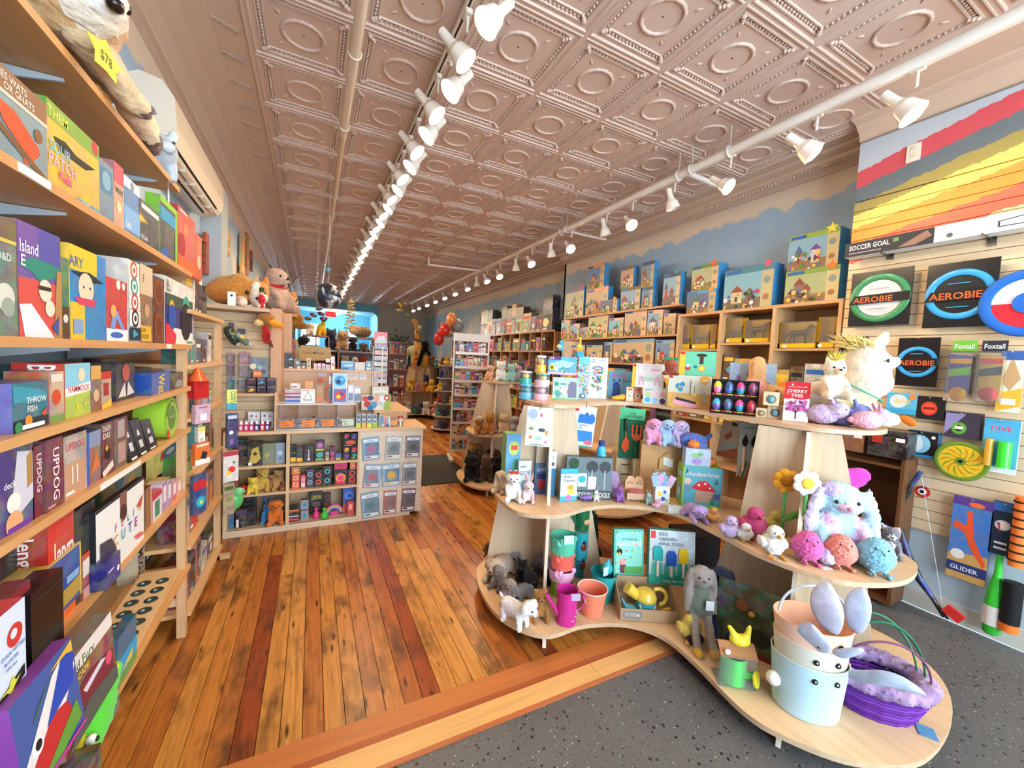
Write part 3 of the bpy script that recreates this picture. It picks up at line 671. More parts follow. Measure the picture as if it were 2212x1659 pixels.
# row on the third shelf
lb(-330,132,405,Z3,.07,'6f8a74','5a6c58','misty green fantasy boxed game cut by the picture edge',[('c',.75,.4,.2,'d8d8cc'),('c',.8,.3,.14,'9aa89a'),('t',.58,.78,.08,'D&D','e8eee8'),('r',0,.96,1,1,'d8c060')],mt='print')
lb(136,508,365,Z3,.08,'6a5aa0','8a6a44','purple sunset boxed game with an island beach scene',[('r',0,.55,1,1,'7a5aa0'),('r',.45,.6,1,1,'5a58a4'),('r',0,.0,1,.52,'d8564c'),('p',[(.0,.62),(.3,.72),(.95,.70),(1,.6),(.7,.56),(.5,.5),(.3,.58)],'2f8a78'),('t',.04,.74,.11,'Island','f2ecec','l',.4),('t',.06,.62,.10,'E','f2ecec'),('p',[(.0,.28),(.25,.3),(.8,.0),(.1,.0)],'dfe6ee'),('p',[(.78,0),(1,0),(1,.66),(.88,.66)],'b98a54'),('c',.58,.44,.16,'e6dcc4'),('r',.42,.44,.72,.48,'40302c'),('c',.68,.28,.12,'e6dcc4'),('p',[(.72,.1),(.9,.22),(.88,.02)],'3f5a98')])
lb(512,584,620,Z3,.05,'4f8a5a','2f4a3a','narrow green photo-covered boxed game',[('r',0,0,1,.4,'5a4434'),('c',.5,.25,.3,'e0d8d0')],mt='print')
lb(588,900,560,Z3,.06,'2f8ed0','e6c23c','yellow and blue boxed quiz game with a graduate in a cap, lettered ARY',[('r',0,.74,.72,1,'ecc838'),('r',0,0,.36,.40,'ecc23c'),('t',-.02,.78,.11,'ARY','3a62a8','l',.7),('p',[(.02,.72),(.45,.64),(.92,.68),(.5,.76)],'26303c'),('c',.40,.57,.21,'ecd4b8'),('p',[(.08,.46),(.7,.46),(.6,.38),(.2,.38)],'d8486a'),('c',.33,.58,.02,'30282a'),('c',.5,.58,.02,'30282a'),('r',.05,.06,.3,.22,'8aa4c8')])
lb(902,1084,805,Z3,.05,'dc3a34','b82a28','red boxed game with a cartoon reader and white base',[('r',0,0,1,.20,'eef0f4'),('c',.55,.92,.10,'f4ece8'),('c',.8,.92,.08,'f4ece8'),('p',[(.15,.2),(.3,.5),(.5,.48),(.85,.2),(.7,.18),(.45,.36),(.35,.18)],'7a9ad8'),('c',.3,.48,.13,'e8b060'),('c',.45,.1,.3,'3f6ac0',.05)])
lb(1086,1190,650,Z3,.09,'eeeae2','d8d0c4','boxed tile game with black, red and teal patterned squares',sum([[('r',.04,a,.96,b,'f2efe8'),('c',.5,(a+b)/2,.30,c),('c',.5,(a+b)/2,.2,'f2efe8'),('c',.5,(a+b)/2,.1,c)] for a,b,c in ((.8,.98,'d85a48'),(.6,.78,'3f9a9a'),(.41,.58,'d84a4a'),(.2,.39,'30303c'))],[]) + [('r',.02,.02,.98,.18,'24364a'),('p',[(.3,.05),(.75,.1),(.3,.16)],'48a0b8')])
lb(1192,1300,690,Z3,.07,'9c7458','6a4630','brown parchment-look boxed game with a yellow LION GOLD corner',[('r',.0,.62,1,1,'d8c4a4'),('t',.2,.78,.10,'E','6a2c28'),('r',.0,.02,.85,.22,'e4b83c'),('t',.06,.14,.05,'LION','34281c','l',.7),('t',.06,.05,.06,'GOLD!','34281c','l',.7),('c',.5,.42,.2,'c8a078')],mt='print')
lb(1304,1400,785,Z3,.05,'6e3a24','4c2616','dark carved-wood patterned boxed game',[('c',.5,.76,.42,'8c4e30'),('c',.5,.76,.28,'6e3a24'),('c',.5,.26,.42,'8c4e30'),('c',.5,.26,.28,'6e3a24')])
lb(1404,1650,830,Z3,.06,'f0efec','e4e2dc',"white boxed puzzle reading The 1980's Edition above an arcade picture",[('r',.0,.0,.96,.76,'3c3a78'),('t',.04,.91,.055,'The','1c1c20'),('t',.04,.85,.055,"1980's",'1c1c20','l',.8),('t',.04,.79,.055,'Edition','1c1c20','l',.8),('r',.0,.58,.96,.76,'44584c'),('c',.7,.6,.14,'3aa890'),('c',.2,.55,.08,'e8b83c'),('p',[(0,0),(.96,0),(.96,.2),(.3,.26),(0,.1)],'eeeaea'),('c',.68,.38,.2,'202428'),('p',[(0,0),(.3,.0),(.34,.14),(.1,.3),(0,.3)],'d83a4a'),('c',.2,.42,.12,'2a54b0'),('r',.7,.02,.94,.06,'58a070')])
# fourth shelf
lb(-60,428,1545,Z4,.08,'5fb0d4','3f86b0','large aqua boxed fish game standing behind its shelf mates',[('c',.35,.6,.08,'e8eef0'),('c',.55,.6,.06,'f0c03c'),('p',[(.7,.5),(.85,.62),(.9,.5)],'5a7a8c'),('c',.8,.3,.08,'c87848')],X=-.80)
lb(425,570,1535,Z4,.06,'cfd6dc','8ab4c8','pale boxed cat card game reading CAT',[('t',.05,.74,.14,'CAT','9a2a44','l',.9),('c',.5,.35,.3,'d87a58'),('r',0,0,1,.12,'88b060')],X=-.70)
view(0,800,3.95)
lb(95,408,100,Z4,.12,'2a7a8c','6a6ab0','THROW FISH boxed card game with teal waves',[('r',0,.0,1,.25,'2c3440'),('p',[(.02,.95),(.4,.9),(.9,.78),(.9,.6),(.02,.6)],'3f9ab0'),('t',.36,.56,.13,'THROW','f4f2ee','l',.58),('t',.38,.38,.13,'FISH','f4f2ee','l',.5),('c',.4,.2,.1,'e8902c'),('p',[(.75,.3),(.95,.42),(.88,.22)],'d8502c'),('r',.2,.04,.85,.13,'f0f0ee'),('c',.12,.1,.1,'2f8a58')],[('v',.3,.95,.45,'THROW FISH','f2f2f4')])
lb(415,545,10,Z4,.08,'d0b090','b85a40','boxed party game with an orange cat figure',[('c',.45,.5,.3,'d0502c'),('r',0,0,1,.15,'7a9a50'),('r',.1,.8,.9,.95,'e6dcd0')],mt='print')
lb(548,768,-60,Z4,.10,'b6cc4a','c83a34','lime and red boxed toss game with a white hot-dog figure',[('r',0,.55,1,1,'8ccce0'),('p',[(0,.55),(1,.64),(1,.45),(0,.40)],'f2f0ee'),('t',.10,.47,.12,'HAMMOCK','d03a40','l',.85),('c',.62,.78,.14,'f0dcb8'),('c',.45,.2,.05,'f0d040'),('c',.75,.22,.05,'f0d040')],[('v',.3,.97,.55,'BLAMMO','f4f4f0')])
lb(772,860,-40,Z4,.08,'8a5a3a','6a3c26','brown western boxed card game',[('r',0,.7,1,1,'d8a858'),('c',.5,.35,.3,'d8b48c')],mt='print')
lb(862,948,10,Z4,.06,'d8c0a0','b02c24','cream and red boxed dice game with a yellow band',[('r',0,.8,1,1,'c83a30'),('p',[(0,.1),(1,.25),(1,.05),(0,0)],'ecc03c'),('r',.2,.35,.7,.7,'a83a34')],mt='print')
view(0,400,3.95)
lb(870,1010,1480,Z4,.06,'5a2a28','3c1c1c','dark maroon boxed figure set at the back of the game shelf',[('r',.2,.2,.8,.8,'8c5a48')],X=-.80,mt='print')
view(0,800,3.95)
t = carton(L(985,1150,-60,Z4,-.64),.08,'1c1c20','2c2c30','black and white boxed game with folded pale wings','board game','game_box',[('p',[(.1,.1),(.45,.5),(.5,.1)],'d8d6d4'),('p',[(.55,.1),(.6,.5),(.95,.15)],'d8d6d4'),('c',.5,.75,.2,'b0584c')])
lb(1152,1288,-20,Z4,.2,'1f2a44','162038','plain navy boxed set lying beside the blue one',X=-.72)
lb(1292,1450,15,Z4,.07,'2d5cb4','1f4690','blue boxed game with yellow sideways lettering Wat',[('v',.35,.9,.35,'Wat','f0cc3c')])
lb(1452,1580,20,Z4,.06,'2a2626','4a3a34','black boxed stone carving kit',[('p',[(.25,.15),(.5,.6),(.8,.4),(.75,.1)],'9a9890')],mt='print')
# fifth shelf
lb(-260,285,700,Z5,.13,'4a3a7c','8a7a50','purple boxed sticker game with a gold side panel',[('p',[(.55,.1),(.98,.3),(.98,.9),(.7,.95)],'d0d0dc'),('p',[(.86,.45),(.97,.5),(.97,.92),(.86,.85)],'b0884a'),('c',.62,.35,.12,'f0ece4'),('c',.62,.1,.15,'e8a878'),('r',.5,.0,.9,.07,'6a3a9c'),('t',.45,.55,.08,'deck','f0f0f0')],mt='print')
lb(268,375,640,Z5,.16,'7a2238','5a1626','maroon UP DOG boxed game spine nearest the purple box',[('v',.35,.88,.42,'UPDOG','e8d8dc')])
lb(378,535,580,Z5,.02,'7a2238','5a1626','maroon UP DOG boxed game spine beside its picture front',[('v',.42,.86,.36,'UPDOG','f0e4e6'),('r',.1,.04,.5,.07,'c8a0a8')],X=-.600)
lb(537,738,540,Z5,.16,'c0b0a8','7a2238','UP DOG boxed game front with red and white cover lettering',[('t',.08,.76,.12,'UPDOG','d04858','l',.9),('r',0,.0,.9,.55,'c89878'),('r',.05,.05,.4,.1,'f4f2ee'),('r',.3,.2,.36,.5,'f0e8dc'),('r',.5,.2,.56,.5,'f0e8dc')],mt='print')
lb(742,858,520,Z5,.09,'a8644c','2f62b4','orange dune boxed game with a blue spine',[('r',0,.7,1,1,'8a96b4'),('r',.0,.0,.12,1,'2f6ac0'),('p',[(.2,.2),(.6,.6),(.9,.3)],'d8783c')],mt='print')
lb(862,975,440,Z5,.06,'6c2430','4a1820','dark red boxed game reading DASH DAS',[('t',.1,.84,.11,'DASH','f0eae4','l',.6),('t',.12,.70,.11,'DAS','f0eae4','l',.6),('c',.45,.4,.2,'2a1c1c'),('p',[(.0,.1),(.8,.25),(.9,.12),(.1,0)],'e6d8cc'),('c',.35,.52,.1,'e8b040')])
lb(978,1086,400,Z5,.06,'7a4a44','30242a','photo-covered red boxed game',[('r',.2,.6,.75,.95,'a8a0a0'),('r',.2,.1,.8,.5,'b89088')],mt='print')
for k,x in enumerate((1110,1190,1270)):
    F = L(x,x+76,400+8*k,Z5,-.595)
    o = carton((F[0],F[1],F[2],90),.03,'15161a','0c0d10','black blister-packed domino tin, %s of three leaning together' % ORD[k],'game','blister_pack',[('p',[(.35,.55),(.65,.55),(.6,.68),(.45,.72)],'d8dcde'),('r',.3,.22,.7,.42,'c8ccd0'),('r',.2,.03,.8,.08,'e8e8e8')],tilt=12,mt='gloss')
p = at(1445,440,X=-.60)
t = thing('game_tin','round lime green game tin with a cactus face, reading BRANDON THE ACTIVIST','game',(-.60,p.y+.02,Z5),90)
r_ = .098
MB().cyl((0,0,r_),(0,.11,r_),r_,'9cc83c',28).cyl((0,-.004,r_),(0,.0,r_),r_*.98,'86b830',28).build('tin','gloss',t)
m = MB(); art(m,(-r_,-.004,0),(1,0,0),(0,0,1),2*r_,2*r_,[('c',.5,.5,.43,'a6d048'),('c',.5,.5,.30,'5f8a3a'),('c',.42,.52,.03,'f0f4e8'),('c',.60,.52,.03,'f0f4e8'),('c',.25,.14,.10,'d8502c')])
for i,ch in enumerate('BRANDON THE ACTIVIST'):
    a = math.radians(165-150*i/19); v,f,Lg = text_tris(ch) if ch != ' ' else ([],[],0)
    for _ in [0]:
        if not v: break
        cx = r_*.72*math.cos(a); cz = r_+r_*.72*math.sin(a); th_ = a-math.pi/2
        m.add([(cx+(q[0]-Lg/2)*.024*math.cos(th_)-q[1]*.024*math.sin(th_),-.0075,cz+(q[0]-Lg/2)*.024*math.sin(th_)+q[1]*.024*math.cos(th_)) for q in v],f,'2c4a1c')
m.build('lid_print','paper',t)
# sixth shelf
lb(-120,398,1400,Z6,.18,'1c1b1f','2a282c','plain black boxed set in the shade of the sixth shelf',X=-.66)
lb(402,632,1240,Z6,.08,'d83a2a','b02a24','red and orange boxed stacking block game reading Jenga',[('p',[(0,0),(1,0),(1,.45),(0,.2)],'f0702c'),('t',.15,.55,.24,'Jenga','f6ece4','l',.82),('p',[(.3,.0),(.5,.0),(.7,.3),(.55,.32)],'e8a070')],[('v',.3,.9,.4,'Jenga','f4e8e0')])
lb(636,808,1150,Z6,.10,'1a1a1c','141416','black FELIN CUT spine of a boxed cat game',[('v',.40,.86,.34,'FELIN CUTE','3f4246')])
lb(812,1228,1060,Z6,.02,'eeeeea','1c1c1e','white FELIN CUTE boxed cat game with colourful letters and a clasp',[('r',0,.96,1,1,'24242a'),('r',.44,.72,.58,1,'8a5a4c'),('c',.51,.70,.075,'4c2c28')] + [('t',.33+.13*i,.52,.11,ch,c) for i,(ch,c) in enumerate(zip('FELIN',('b04a8c','d8503c','3f9a6a','3f7ac8','e8a83c')))] + [('t',.30+.15*i,.33,.15,ch,c) for i,(ch,c) in enumerate(zip('CUTE',('e8a83c','4aa8c0','2c5cb8','9a3a98')))] + [('p',[(.05,.55),(.25,.5),(.34,.3),(.3,.0),(.06,.0)],'4a4250'),('c',.17,.17,.07,'e8e4e4'),('p',[(.78,.62),(.95,.74),(.9,.58)],'d8563c'),('p',[(.72,.2),(.9,.16),(.98,.08),(.78,.12)],'e86a5c')],X=-.590,mt='paper')
lb(1232,1292,1000,Z6,.07,'8a5a34','5c3a20','slim brown wooden puzzle box',[('r',.2,.05,.7,.9,'a06c40'),('r',.84,.02,.96,.98,'e8dcc0')])
cdk = [('a88ac0','lilac'),('b090c4','violet'),('e06a7a','coral'),('eab08c','peach'),('f0c8b0','pale pink'),('58a0a8','teal')]
lb(1300,1380,1040,Z6,.05,'f0f0f0','c83a44','white card deck with a red cap leaning at the shelf end',[('r',.0,.8,1,1,'c8303c'),('r',.25,.1,.75,.7,'4a8a68')],name='card_deck')
for k,(c,nm) in enumerate(cdk[:5]): lb(1384+42*k,1424+42*k,960-8*k,Z6,.06,c,'d8c4d4','%s card deck standing in the row on the sixth shelf' % nm,[('r',.2,.3,.8,.9,'f4e8ec')],name='card_deck')
view(0,800,3.95)
F = L(1310,1590,570,.935,-.72)
carton((Vector((-.72,F[0].y,.90)),F[1],.235,90),.03,'ece07a','d8c860','pale yellow boxed kit with a blue rocket','game','craft_kit',[('r',0,.62,1,1,'f0f0ee'),('c',.5,.36,.30,'2f80c0',.15),('c',.45,.38,.13,'e8f0f4',.07),('p',[(.75,.44),(.95,.36),(.75,.28)],'d83a34'),('p',[(.2,.5),(.3,.36),(.16,.24)],'d83a34'),('r',.1,.75,.9,.78,'b8b8b4'),('r',.1,.85,.9,.88,'b8b8b4')])
MB().box(LX+.02,1.95,.895,-.66,2.65,.90,'d8ae80').build('rest','woody',u)
F = L(1060,1440,880,Z6,-.66)
carton((Vector((-.75,F[0].y,Z6)),F[1]*.8,.30,90),.02,'1f5a3a','2a6a44','green marbled game board propped behind the white cat game','game','game_board',[('r',.05,.05,.95,.95,'8a8f78'),('c',.4,.6,.12,'3a7a9a'),('c',.7,.4,.1,'b89858')],mt='print')
# lowest games
F = L(865,1070,1520,Z7,-.52); carton((Vector((-.56,at(970,1600,X=-.56).y,Z6+.002)),.10,.085,90),.08,'28348c','1c2668','blue boxed card game with a white moon on its end','board game','game_box',[('r',.1,.55,.5,.62,'c8ccf0'),('c',.8,.4,.1,'e8ecf4')])
view(0,1200,3.614)
def lo(x0,x1,yt,yb,X,d,col,side,label,items=None,tilt=0,face=90,**k):
    F = fit(x0,x1,yt,yb,face,X=X)
    return carton((Vector((F[0].x,F[0].y,max(F[0].z,Z7 if X < SFX else F[0].z))),F[1],F[2] - (max(F[0].z,Z7 if X < SFX else F[0].z)-F[0].z),face),d,col,side,label,'board game',k.pop('name','game_box'),items,tilt=tilt,**k)
lo(118,635,90,560,-.60,.06,'2c58b0','c8b04a','blue boxed Scavenger hunt game with a gold rim',[('r',0,.97,1,1,'d8bc58'),('r',.97,0,1,1,'d8bc58'),('t',.12,.74,.09,'Scavenger','e0c840','l',.75),('r',.08,.88,.45,.93,'d8e4f4'),('p',[(0,.0),(.97,.1),(.97,.4),(0,.3)],'b89a48'),('r',.72,.42,.95,.56,'88b0e0')])
lo(640,705,-20,420,-.60,.06,'d0582c','8a2c20','orange boxed game squeezed beside the blue one',[('r',.1,.6,.9,.9,'e8dcd0'),('r',.1,.1,.9,.4,'e8b0a0')],mt='print')
lo(245,500,190,1060,-.545,.05,'101114','17181c','tall glossy black game case on the bottom shelf',[('r',.02,.9,.98,.905,'4c5058')],mt='gloss')
lo(-240,246,360,1250,-.56,.04,'5a2038','7a2a3c','maroon boxed game behind the white word game',[('t',.55,.91,.05,'Bananas','e8dce0','l',.4),('r',0,.88,1,.985,'8c2c34')])
lo(-300,208,520,1400,-.50,.03,'d8e2f0','c03a44','white and pale blue boxed word game with a red ring, cut by the picture edge',[('c',.80,.72,.14,'d03a34'),('c',.78,.74,.06,'d8e2f0'),('t',.55,.57,.035,'QUICK WITTED','2f7ac0','l',.42),('t',.6,.50,.035,'BLURTER','2f7ac0','l',.36),('t',.62,.44,.03,'FOR ALL','2f7ac0','l',.25),('p',[(.4,.22),(.95,.36),(.95,.25),(.45,.12)],'1c1c20'),('p',[(.5,.26),(.66,.28),(.72,.36),(.78,.29),(.88,.31),(.76,.25),(.7,.2),(.62,.25)],'d8dc3a'),('c',.82,.0,.18,'d0404c'),('c',.82,.0,.12,'e8a0a4')],mt='paper')
# green puppet, escape game, parrot, blue set, mancala board
g = at(690,600,X=-.53)
t = thing('hand_puppet','bright green crocodile hand puppet with a yellow lip on the bottom shelf','puppet',(-.535,g.y,Z7),90)
PROTO_g = sculpt('body',[K_((-.17,.02,.06),(.02,.0,.15),.055,.045,'5ac83c'),K_((.02,0,.15),(.17,0,.20),.045,.02,'5ac83c'),K_((-.10,0,.14),(.15,-.005,.215),.018,.012,'d8d43a'),E_(.06,-.03,.14,.05,.012,.022,'4a5a20',(0,-20,0))],vox=.008,fuzz=.001)
put('body',PROTO_g,t)
MB().ell(-.06,-.03,.16,.014,.012,.014,'f2f2e8',10,8).ell(-.06,-.04,.16,.007,.006,.007,'18181c',8,6).build('eye','gloss',t)
lo(505,918,690,1290,-.475,.035,'8a3a34','7a6a58','green-lettered boxed dinosaur game reading Island Fury ESCAPE!',[('r',0,.80,1,1,'e4dcd4'),('t',.08,.80,.12,'Island Fury','2f7a50','l',.84),('t',.22,.68,.08,'ESCAPE!','e8d840','l',.45),('p',[(.1,.55),(.5,.62),(.95,.5),(.95,.2),(.5,.15)],'7a2c3c'),('p',[(.35,.5),(.7,.56),(.8,.5),(.4,.42)],'d8d4e0'),('p',[(.0,.0),(1,.0),(1,.22),(.4,.3)],'4f5a54'),('c',.85,.45,.07,'d8506a')],mt='print',tilt=4)
lo(922,1066,550,920,-.53,.03,'2f6f94','1f5a7c','blue and green boxed safari game',[('r',0,.0,1,.2,'6a9a4a'),('r',0,.2,1,.55,'2fa0d8'),('p',[(.1,.24),(.8,.4),(.7,.22)],'e8c83c')])
lo(205,665,880,1659,-.455,.03,'3f5a9c','7a3a8c','parrot-shaped boxed game in red, blue and green',[('p',[(0,.3),(.6,.85),(.9,.95),(.98,.7),(.6,.3),(.1,.05)],'e4e0dc'),('p',[(.05,.2),(.5,.5),(.75,.45),(.95,.1),(.3,.05)],'c02c30'),('p',[(.4,.45),(.8,.95),(.99,.85),(.9,.55)],'2048b0'),('p',[(.55,.9),(.98,.98),(.98,.85),(.86,.9)],'e8b03c'),('p',[(.1,.0),(.9,.35),(.95,.12),(.4,.0)],'5f9a3c'),('c',.24,.42,.09,'f0f0ee'),('c',.25,.42,.05,'18181c'),('p',[(.2,.62),(.6,.9),(.3,.72)],'3a7a4a'),('r',0,0,1,.04,'b83a98')],tilt=6,mt='paper')
t = thing('bark_crate','brown patterned novelty box low at the picture corner','box',(-.47,1.16,Z7-.02),90)
MB().box(-.16,0,0,.16,.06,.20,'4a3420','3a2818').build('body','print',t)
t = thing('mancala_board','maple mancala board with two rows of glass-filled pits propped on the shelf','game',(0,0,0))
A = at(1195,545,X=-.52); B = at(1480,90,X=-.62)
Lb = .62
m = MB(); m.box(-.075,0,0,.075,Lb,.022,'dcb888'); bd = m.build('board','woody',t)
for i in range(6):
    for s in (-1,1): MB().lathe([(.0,.0235),(.018,.0235),(.024,.0245),(.0265,.0225)],'39443f',16,(s*.034,Lb*(.2+.125*i),0)).ell(s*.034-.006,Lb*(.2+.125*i),.024,.008,.008,.004,'9aa8a0',6,4).build('pit','gloss',t)
MB().box(-.05,.015,.022,.05,.05,.0225,'f2efe8').build('price_label','paper',t)
t.location = (-.675,1.93,Z7+.002); t.rotation_euler = (.05,.0,0)
view(0,800,3.95)
for x0,x1,yt,n_,c1,c2 in ((1398,1645,1370,'6','7d5aa0','lilac DOUBLE 6 boxed dominoes on the low shelf by the post'),(1240,1390,1425,'12','3f7a78','teal DOUBLE 12 boxed dominoes beside the lilac set')):
    F = L(x0,x1,yt,Z7,-.80)
    carton(F,.05,c1,'2c2030',c2,'board game','dominoes_box',[('t',.5,.82,.10,'DOUBLE','2a2030','c',.8),('c',.5,.74,.09,'e8cc5c'),('t',.5,.71,.06,n_,'2a2030','c'),('p',[(.05,.2),(.95,.2),(.95,.62),(.05,.5)],'d8d8e0'),('r',.1,.25,.4,.34,'f6f6f4'),('r',.45,.34,.8,.43,'f6f6f4'),('r',.5,.5,.9,.58,'f6f6f4'),('r',0,0,1,.13,'1c1a20'),('t',.5,.03,.07,'DOMINOES','f0f0f0','c',.8)])
F = L(1150,1235,1480,Z7,-.78); carton(F,.07,'e8dcc4','c8b898','cream spotted boxed game reading QUIXO','board game','game_box',[('v',.35,.8,.5,'MIXUP','2a2420')] + blob(22,5,['2c2820'],r=(.02,.05)))
# ---------------------------------------------------------------- top shelf: soft toys and piggy bank
proto('sloth',[E_(.02,.06,.10,.40,.15,.10,'d8b98c'),E_(-.26,.02,.13,.2,.16,.13,'9a7a54'),E_(-.01,-.09,.14,.14,.13,.12,'d2aa78'),E_(-.07,-.15,.13,.095,.095,.09,'f2e6d2'),E_(-.11,-.195,.105,.05,.048,.042,'f6efe4'),K_((.16,-.10,.08),(.48,-.13,.0),.055,.05,'e0c8a4'),K_((.48,-.13,.0),(.58,-.12,-.03),.05,.035,'6a4a34'),K_((-.02,-.12,.04),(.2,-.17,-.02),.05,.045,'dcc098'),E_(.23,-.18,-.02,.05,.045,.035,'6a5048')],[('eye',MB().ell(-.145,-.16,.205,.015,.012,.016,'1c120c',8,6),'gloss'),('eye',MB().ell(-.06,-.235,.20,.015,.012,.016,'1c120c',8,6),'gloss'),('nose',MB().ell(-.145,-.235,.15,.026,.022,.02,'1c1210',8,6),'gloss')],vox=.02,fuzz=.006)
view(0,0,1)
sl = toy('sloth',(-.70,1.62,ZT),90,.92,'large cream sloth plush lounging along the top shelf edge',name='plush_sloth')
tg = thing('price_tag','yellow star price tag reading $78 on the sloth','tag',(-.535,1.585,ZT+.045),84)
m = MB().prism([(math.cos(math.radians(90+36*i))*(.085 if i % 2 == 0 else .05),math.sin(math.radians(90+36*i))*(.05 if i % 2 == 0 else .034)) for i in range(10)],'y',0,.002,'efe23c'); m.build('star','paper',tg)
m = MB(); art(m,(-.05,0,-.018),(1,0,0),(0,0,1),.1,.036,[('t',.5,.1,.75,'$78','3a3a20','c',.9)]); m.build('lettering','paper',tg)
critter('dog_br','a06a34','c08a50','d8b07a','cat','5a3418')
toy('dog_br',(-.76,2.12,ZT),60,.26,'small brown plush dog peeking from behind the sloth',name='plush_dog')
p = at(335,345,X=-.66)
t = thing('piggy_bank','shiny pale blue piggy bank at the end of the top shelf','piggy bank',(-.655,2.39,ZT),40)
put('body',sculpt('body',[E_(0,0,.105,.085,.11,.085,'a8b8c4'),E_(0,-.10,.11,.035,.03,.03,'b4c2cc')] + [K_((sx*.045,sy*.05,.05),(sx*.045,sy*.055,.0),.025,.022,'a8b8c4') for sx in (-1,1) for sy in (-1,1)] + [E_(sx*.05,-.06,.185,.022,.012,.03,'b4c2cc') for sx in (-1,1)],vox=.008,fuzz=0,mt='gloss'),t)
for s in (-1,1): MB().ell(s*.035,-.09,.145,.007,.006,.007,'2c3440',8,6).build('eye','gloss',t)
MB().torus(0,-.118,.108,.022,.005,'98a8b4',16,6,rotm(90,0,0)).build('snout_ring','gloss',t)
t = thing('shelf_rod','short chrome hanging rod at the end of the top shelf','rod',(-.62,2.46,2.16))
MB().cyl((0,0,0),(0,0,.30),.006,'d8dce0',8).torus(0,0,.30,.02,.005,'d8dce0',12,6,rotm(90,0,0)).build('rod','metal',t)
# ---------------------------------------------------------------- wall air conditioner
t = thing('air_conditioner','white wall-mounted air conditioner above the left shelves','air conditioner',(LX,0,2.70))
pr = [(0,.03),(.0,.36),(.07,.40),(.17,.38),(.225,.30),(.235,.14),(.215,.06),(.19,.03),(.10,.0)]
MB().prism(pr,'y',3.0,4.35,'ded2c0').build('body','gloss',t)
MB().prism([(.115,-.003),(.215,.052),(.213,.056),(.110,.001)],'y',3.08,4.2,'1a1512').build('outlet','matte',t)
for k in (0,1): MB().prism([(.14+.035*k,-.012+.018*k),(.16+.035*k,.0+.018*k),(.158+.035*k,.004+.018*k),(.138+.035*k,-.008+.018*k)],'y',3.09,4.19,'cfc4b4').build('louver','gloss',t)
for k in range(4): MB().box(.12,3.3+.24*k,.0,.205,3.306+.24*k,.02,'cfc4b4').build('vane','gloss',t)
t = thing('duct_cover','pale grey square duct cover on the wall behind the air conditioner','duct',(LX,4.7,2.16))
MB().box(0,0,0,.16,.32,.95,'aeb8be').build('cover','matte',t)
# carved wooden wall animals hanging under the air conditioner
def carving(k,x0,x1,yt,yb,c,lab):
    a = at((x0+x1)/2,yt,X=-.90); b = at((x0+x1)/2,yb,X=-.90); w0 = abs(at(x1,yt,X=-.90).y-at(x0,yt,X=-.90).y)
    q = random.Random(k); t = thing('wooden_wall_toy',lab,'wooden toy',(-.91,a.y,b.z),90,'carved wooden wall toys'); H_ = a.z-b.z
    m = MB(); z = 0
    while z < H_*.96:
        h = H_*q.uniform(.15,.3); w = w0*q.uniform(.5,1); h = min(h,H_-z); m.prism([(-w*.5,z),(w*.5,z+h*.1),(w*.42,z+h*.95),(-w*.36,z+h)],'y',-.025,0,vary(c,q,.14)); z += h*.97
    m.build('carving','woodz',t)
    MB().cyl((0,-.012,H_*.9),(0,-.012,H_),.006,'3a2818',6).build('peg','matte',t)
view(400,480,7.373)
for k,(x0,x1,yt,yb,c,lab) in enumerate(((285,390,190,850,'9c4a30','long rust red carved wooden hanging toy under the air conditioner'),(400,460,200,510,'b08a50','short tan carved wooden toy hanging beside the rust red one'),(475,560,190,530,'a88a3c','olive carved wooden toy hanging mid row under the air conditioner'),(570,650,160,780,'b58658','pale carved wooden toy hanging nearest the duct cover'),(655,700,150,550,'d8a870','honey carved wooden toy right against the duct cover'),(880,950,170,830,'d8a868','tall honey carved wooden toy beyond the duct cover'),(955,1010,190,860,'a0704a','brown carved wooden toy next to the tall honey one'),(1030,1075,460,790,'7c4a38','dark carved wooden toy furthest along the wall'))): carving(k,x0,x1,yt,yb,c,lab)
view(0,0,1)
# ================================================================ counter
CY = 3.93
u = thing('counter','light wood shop counter with open cubby shelves facing the door','counter',(0,0,0))
MB().box(-.64,CY-.02,.869,1.035,4.42,.895,'e0bd92','d3ab80').build('deck','woodx',u)
MB().box(.415,CY,.03,1.008,CY+.02,.869,'e6d2ba').build('peg_panel','woodx',u)
MB().box(.985,CY+.02,.03,1.008,4.38,.869,'d0b598').build('side_panel','woodz',u)
MB().box(.42,CY+.06,0,.90,4.30,.05,'b89878').build('toe_kick','woodx',u)
MB().box(-.64,CY+.30,.0,.42,CY+.315,.869,'cdb08e').build('back_panel','woodx',u)
for x0,x1 in ((-.645,-.615),(-.19,-.163),(.395,.415)): MB().box(x0,CY,.0,x1,CY+.30,.869,'d9b88e').build('upright','woodz',u)
for x0,x1 in ((-.615,-.19),(-.163,.395)):
    for z in (.595,.355,.055): MB().box(x0,CY+.002,z-.02,x1,CY+.30,z,'d8b488').build('shelf_board','woodx',u)
MB().box(-.64,CY-.004,0,.90,CY+.012,.055,'dcc4a8').build('kick_board','woodx',u)
view(460,880,4.424)
def C(x0,x1,yt,Zs,Y):
    a = at(x0,yt,Y=Y); b = at(x1,yt,Y=Y); c = at((x0+x1)/2,yt,Y=Y)
    return Vector(((a.x+b.x)/2,Y,Zs)),b.x-a.x-.002,max(.02,c.z-Zs),0
def cb(x0,x1,yt,Zs,col,side,label,items=None,Y=CY+.05,d=.06,**k):
    return carton(C(x0,x1,yt,Zs,Y),d,col,side,label,k.pop('cat','toy box'),k.pop('name','toy_box'),items,**k)
SA,SB,SD = .595,.355,.055
cb(235,335,310,SA,'1c1a20','2a2428','black card pack with a red spot in the top left cubby',[('c',.5,.7,.15,'c8302c'),('r',.1,.05,.9,.3,'584838')],mt='print')
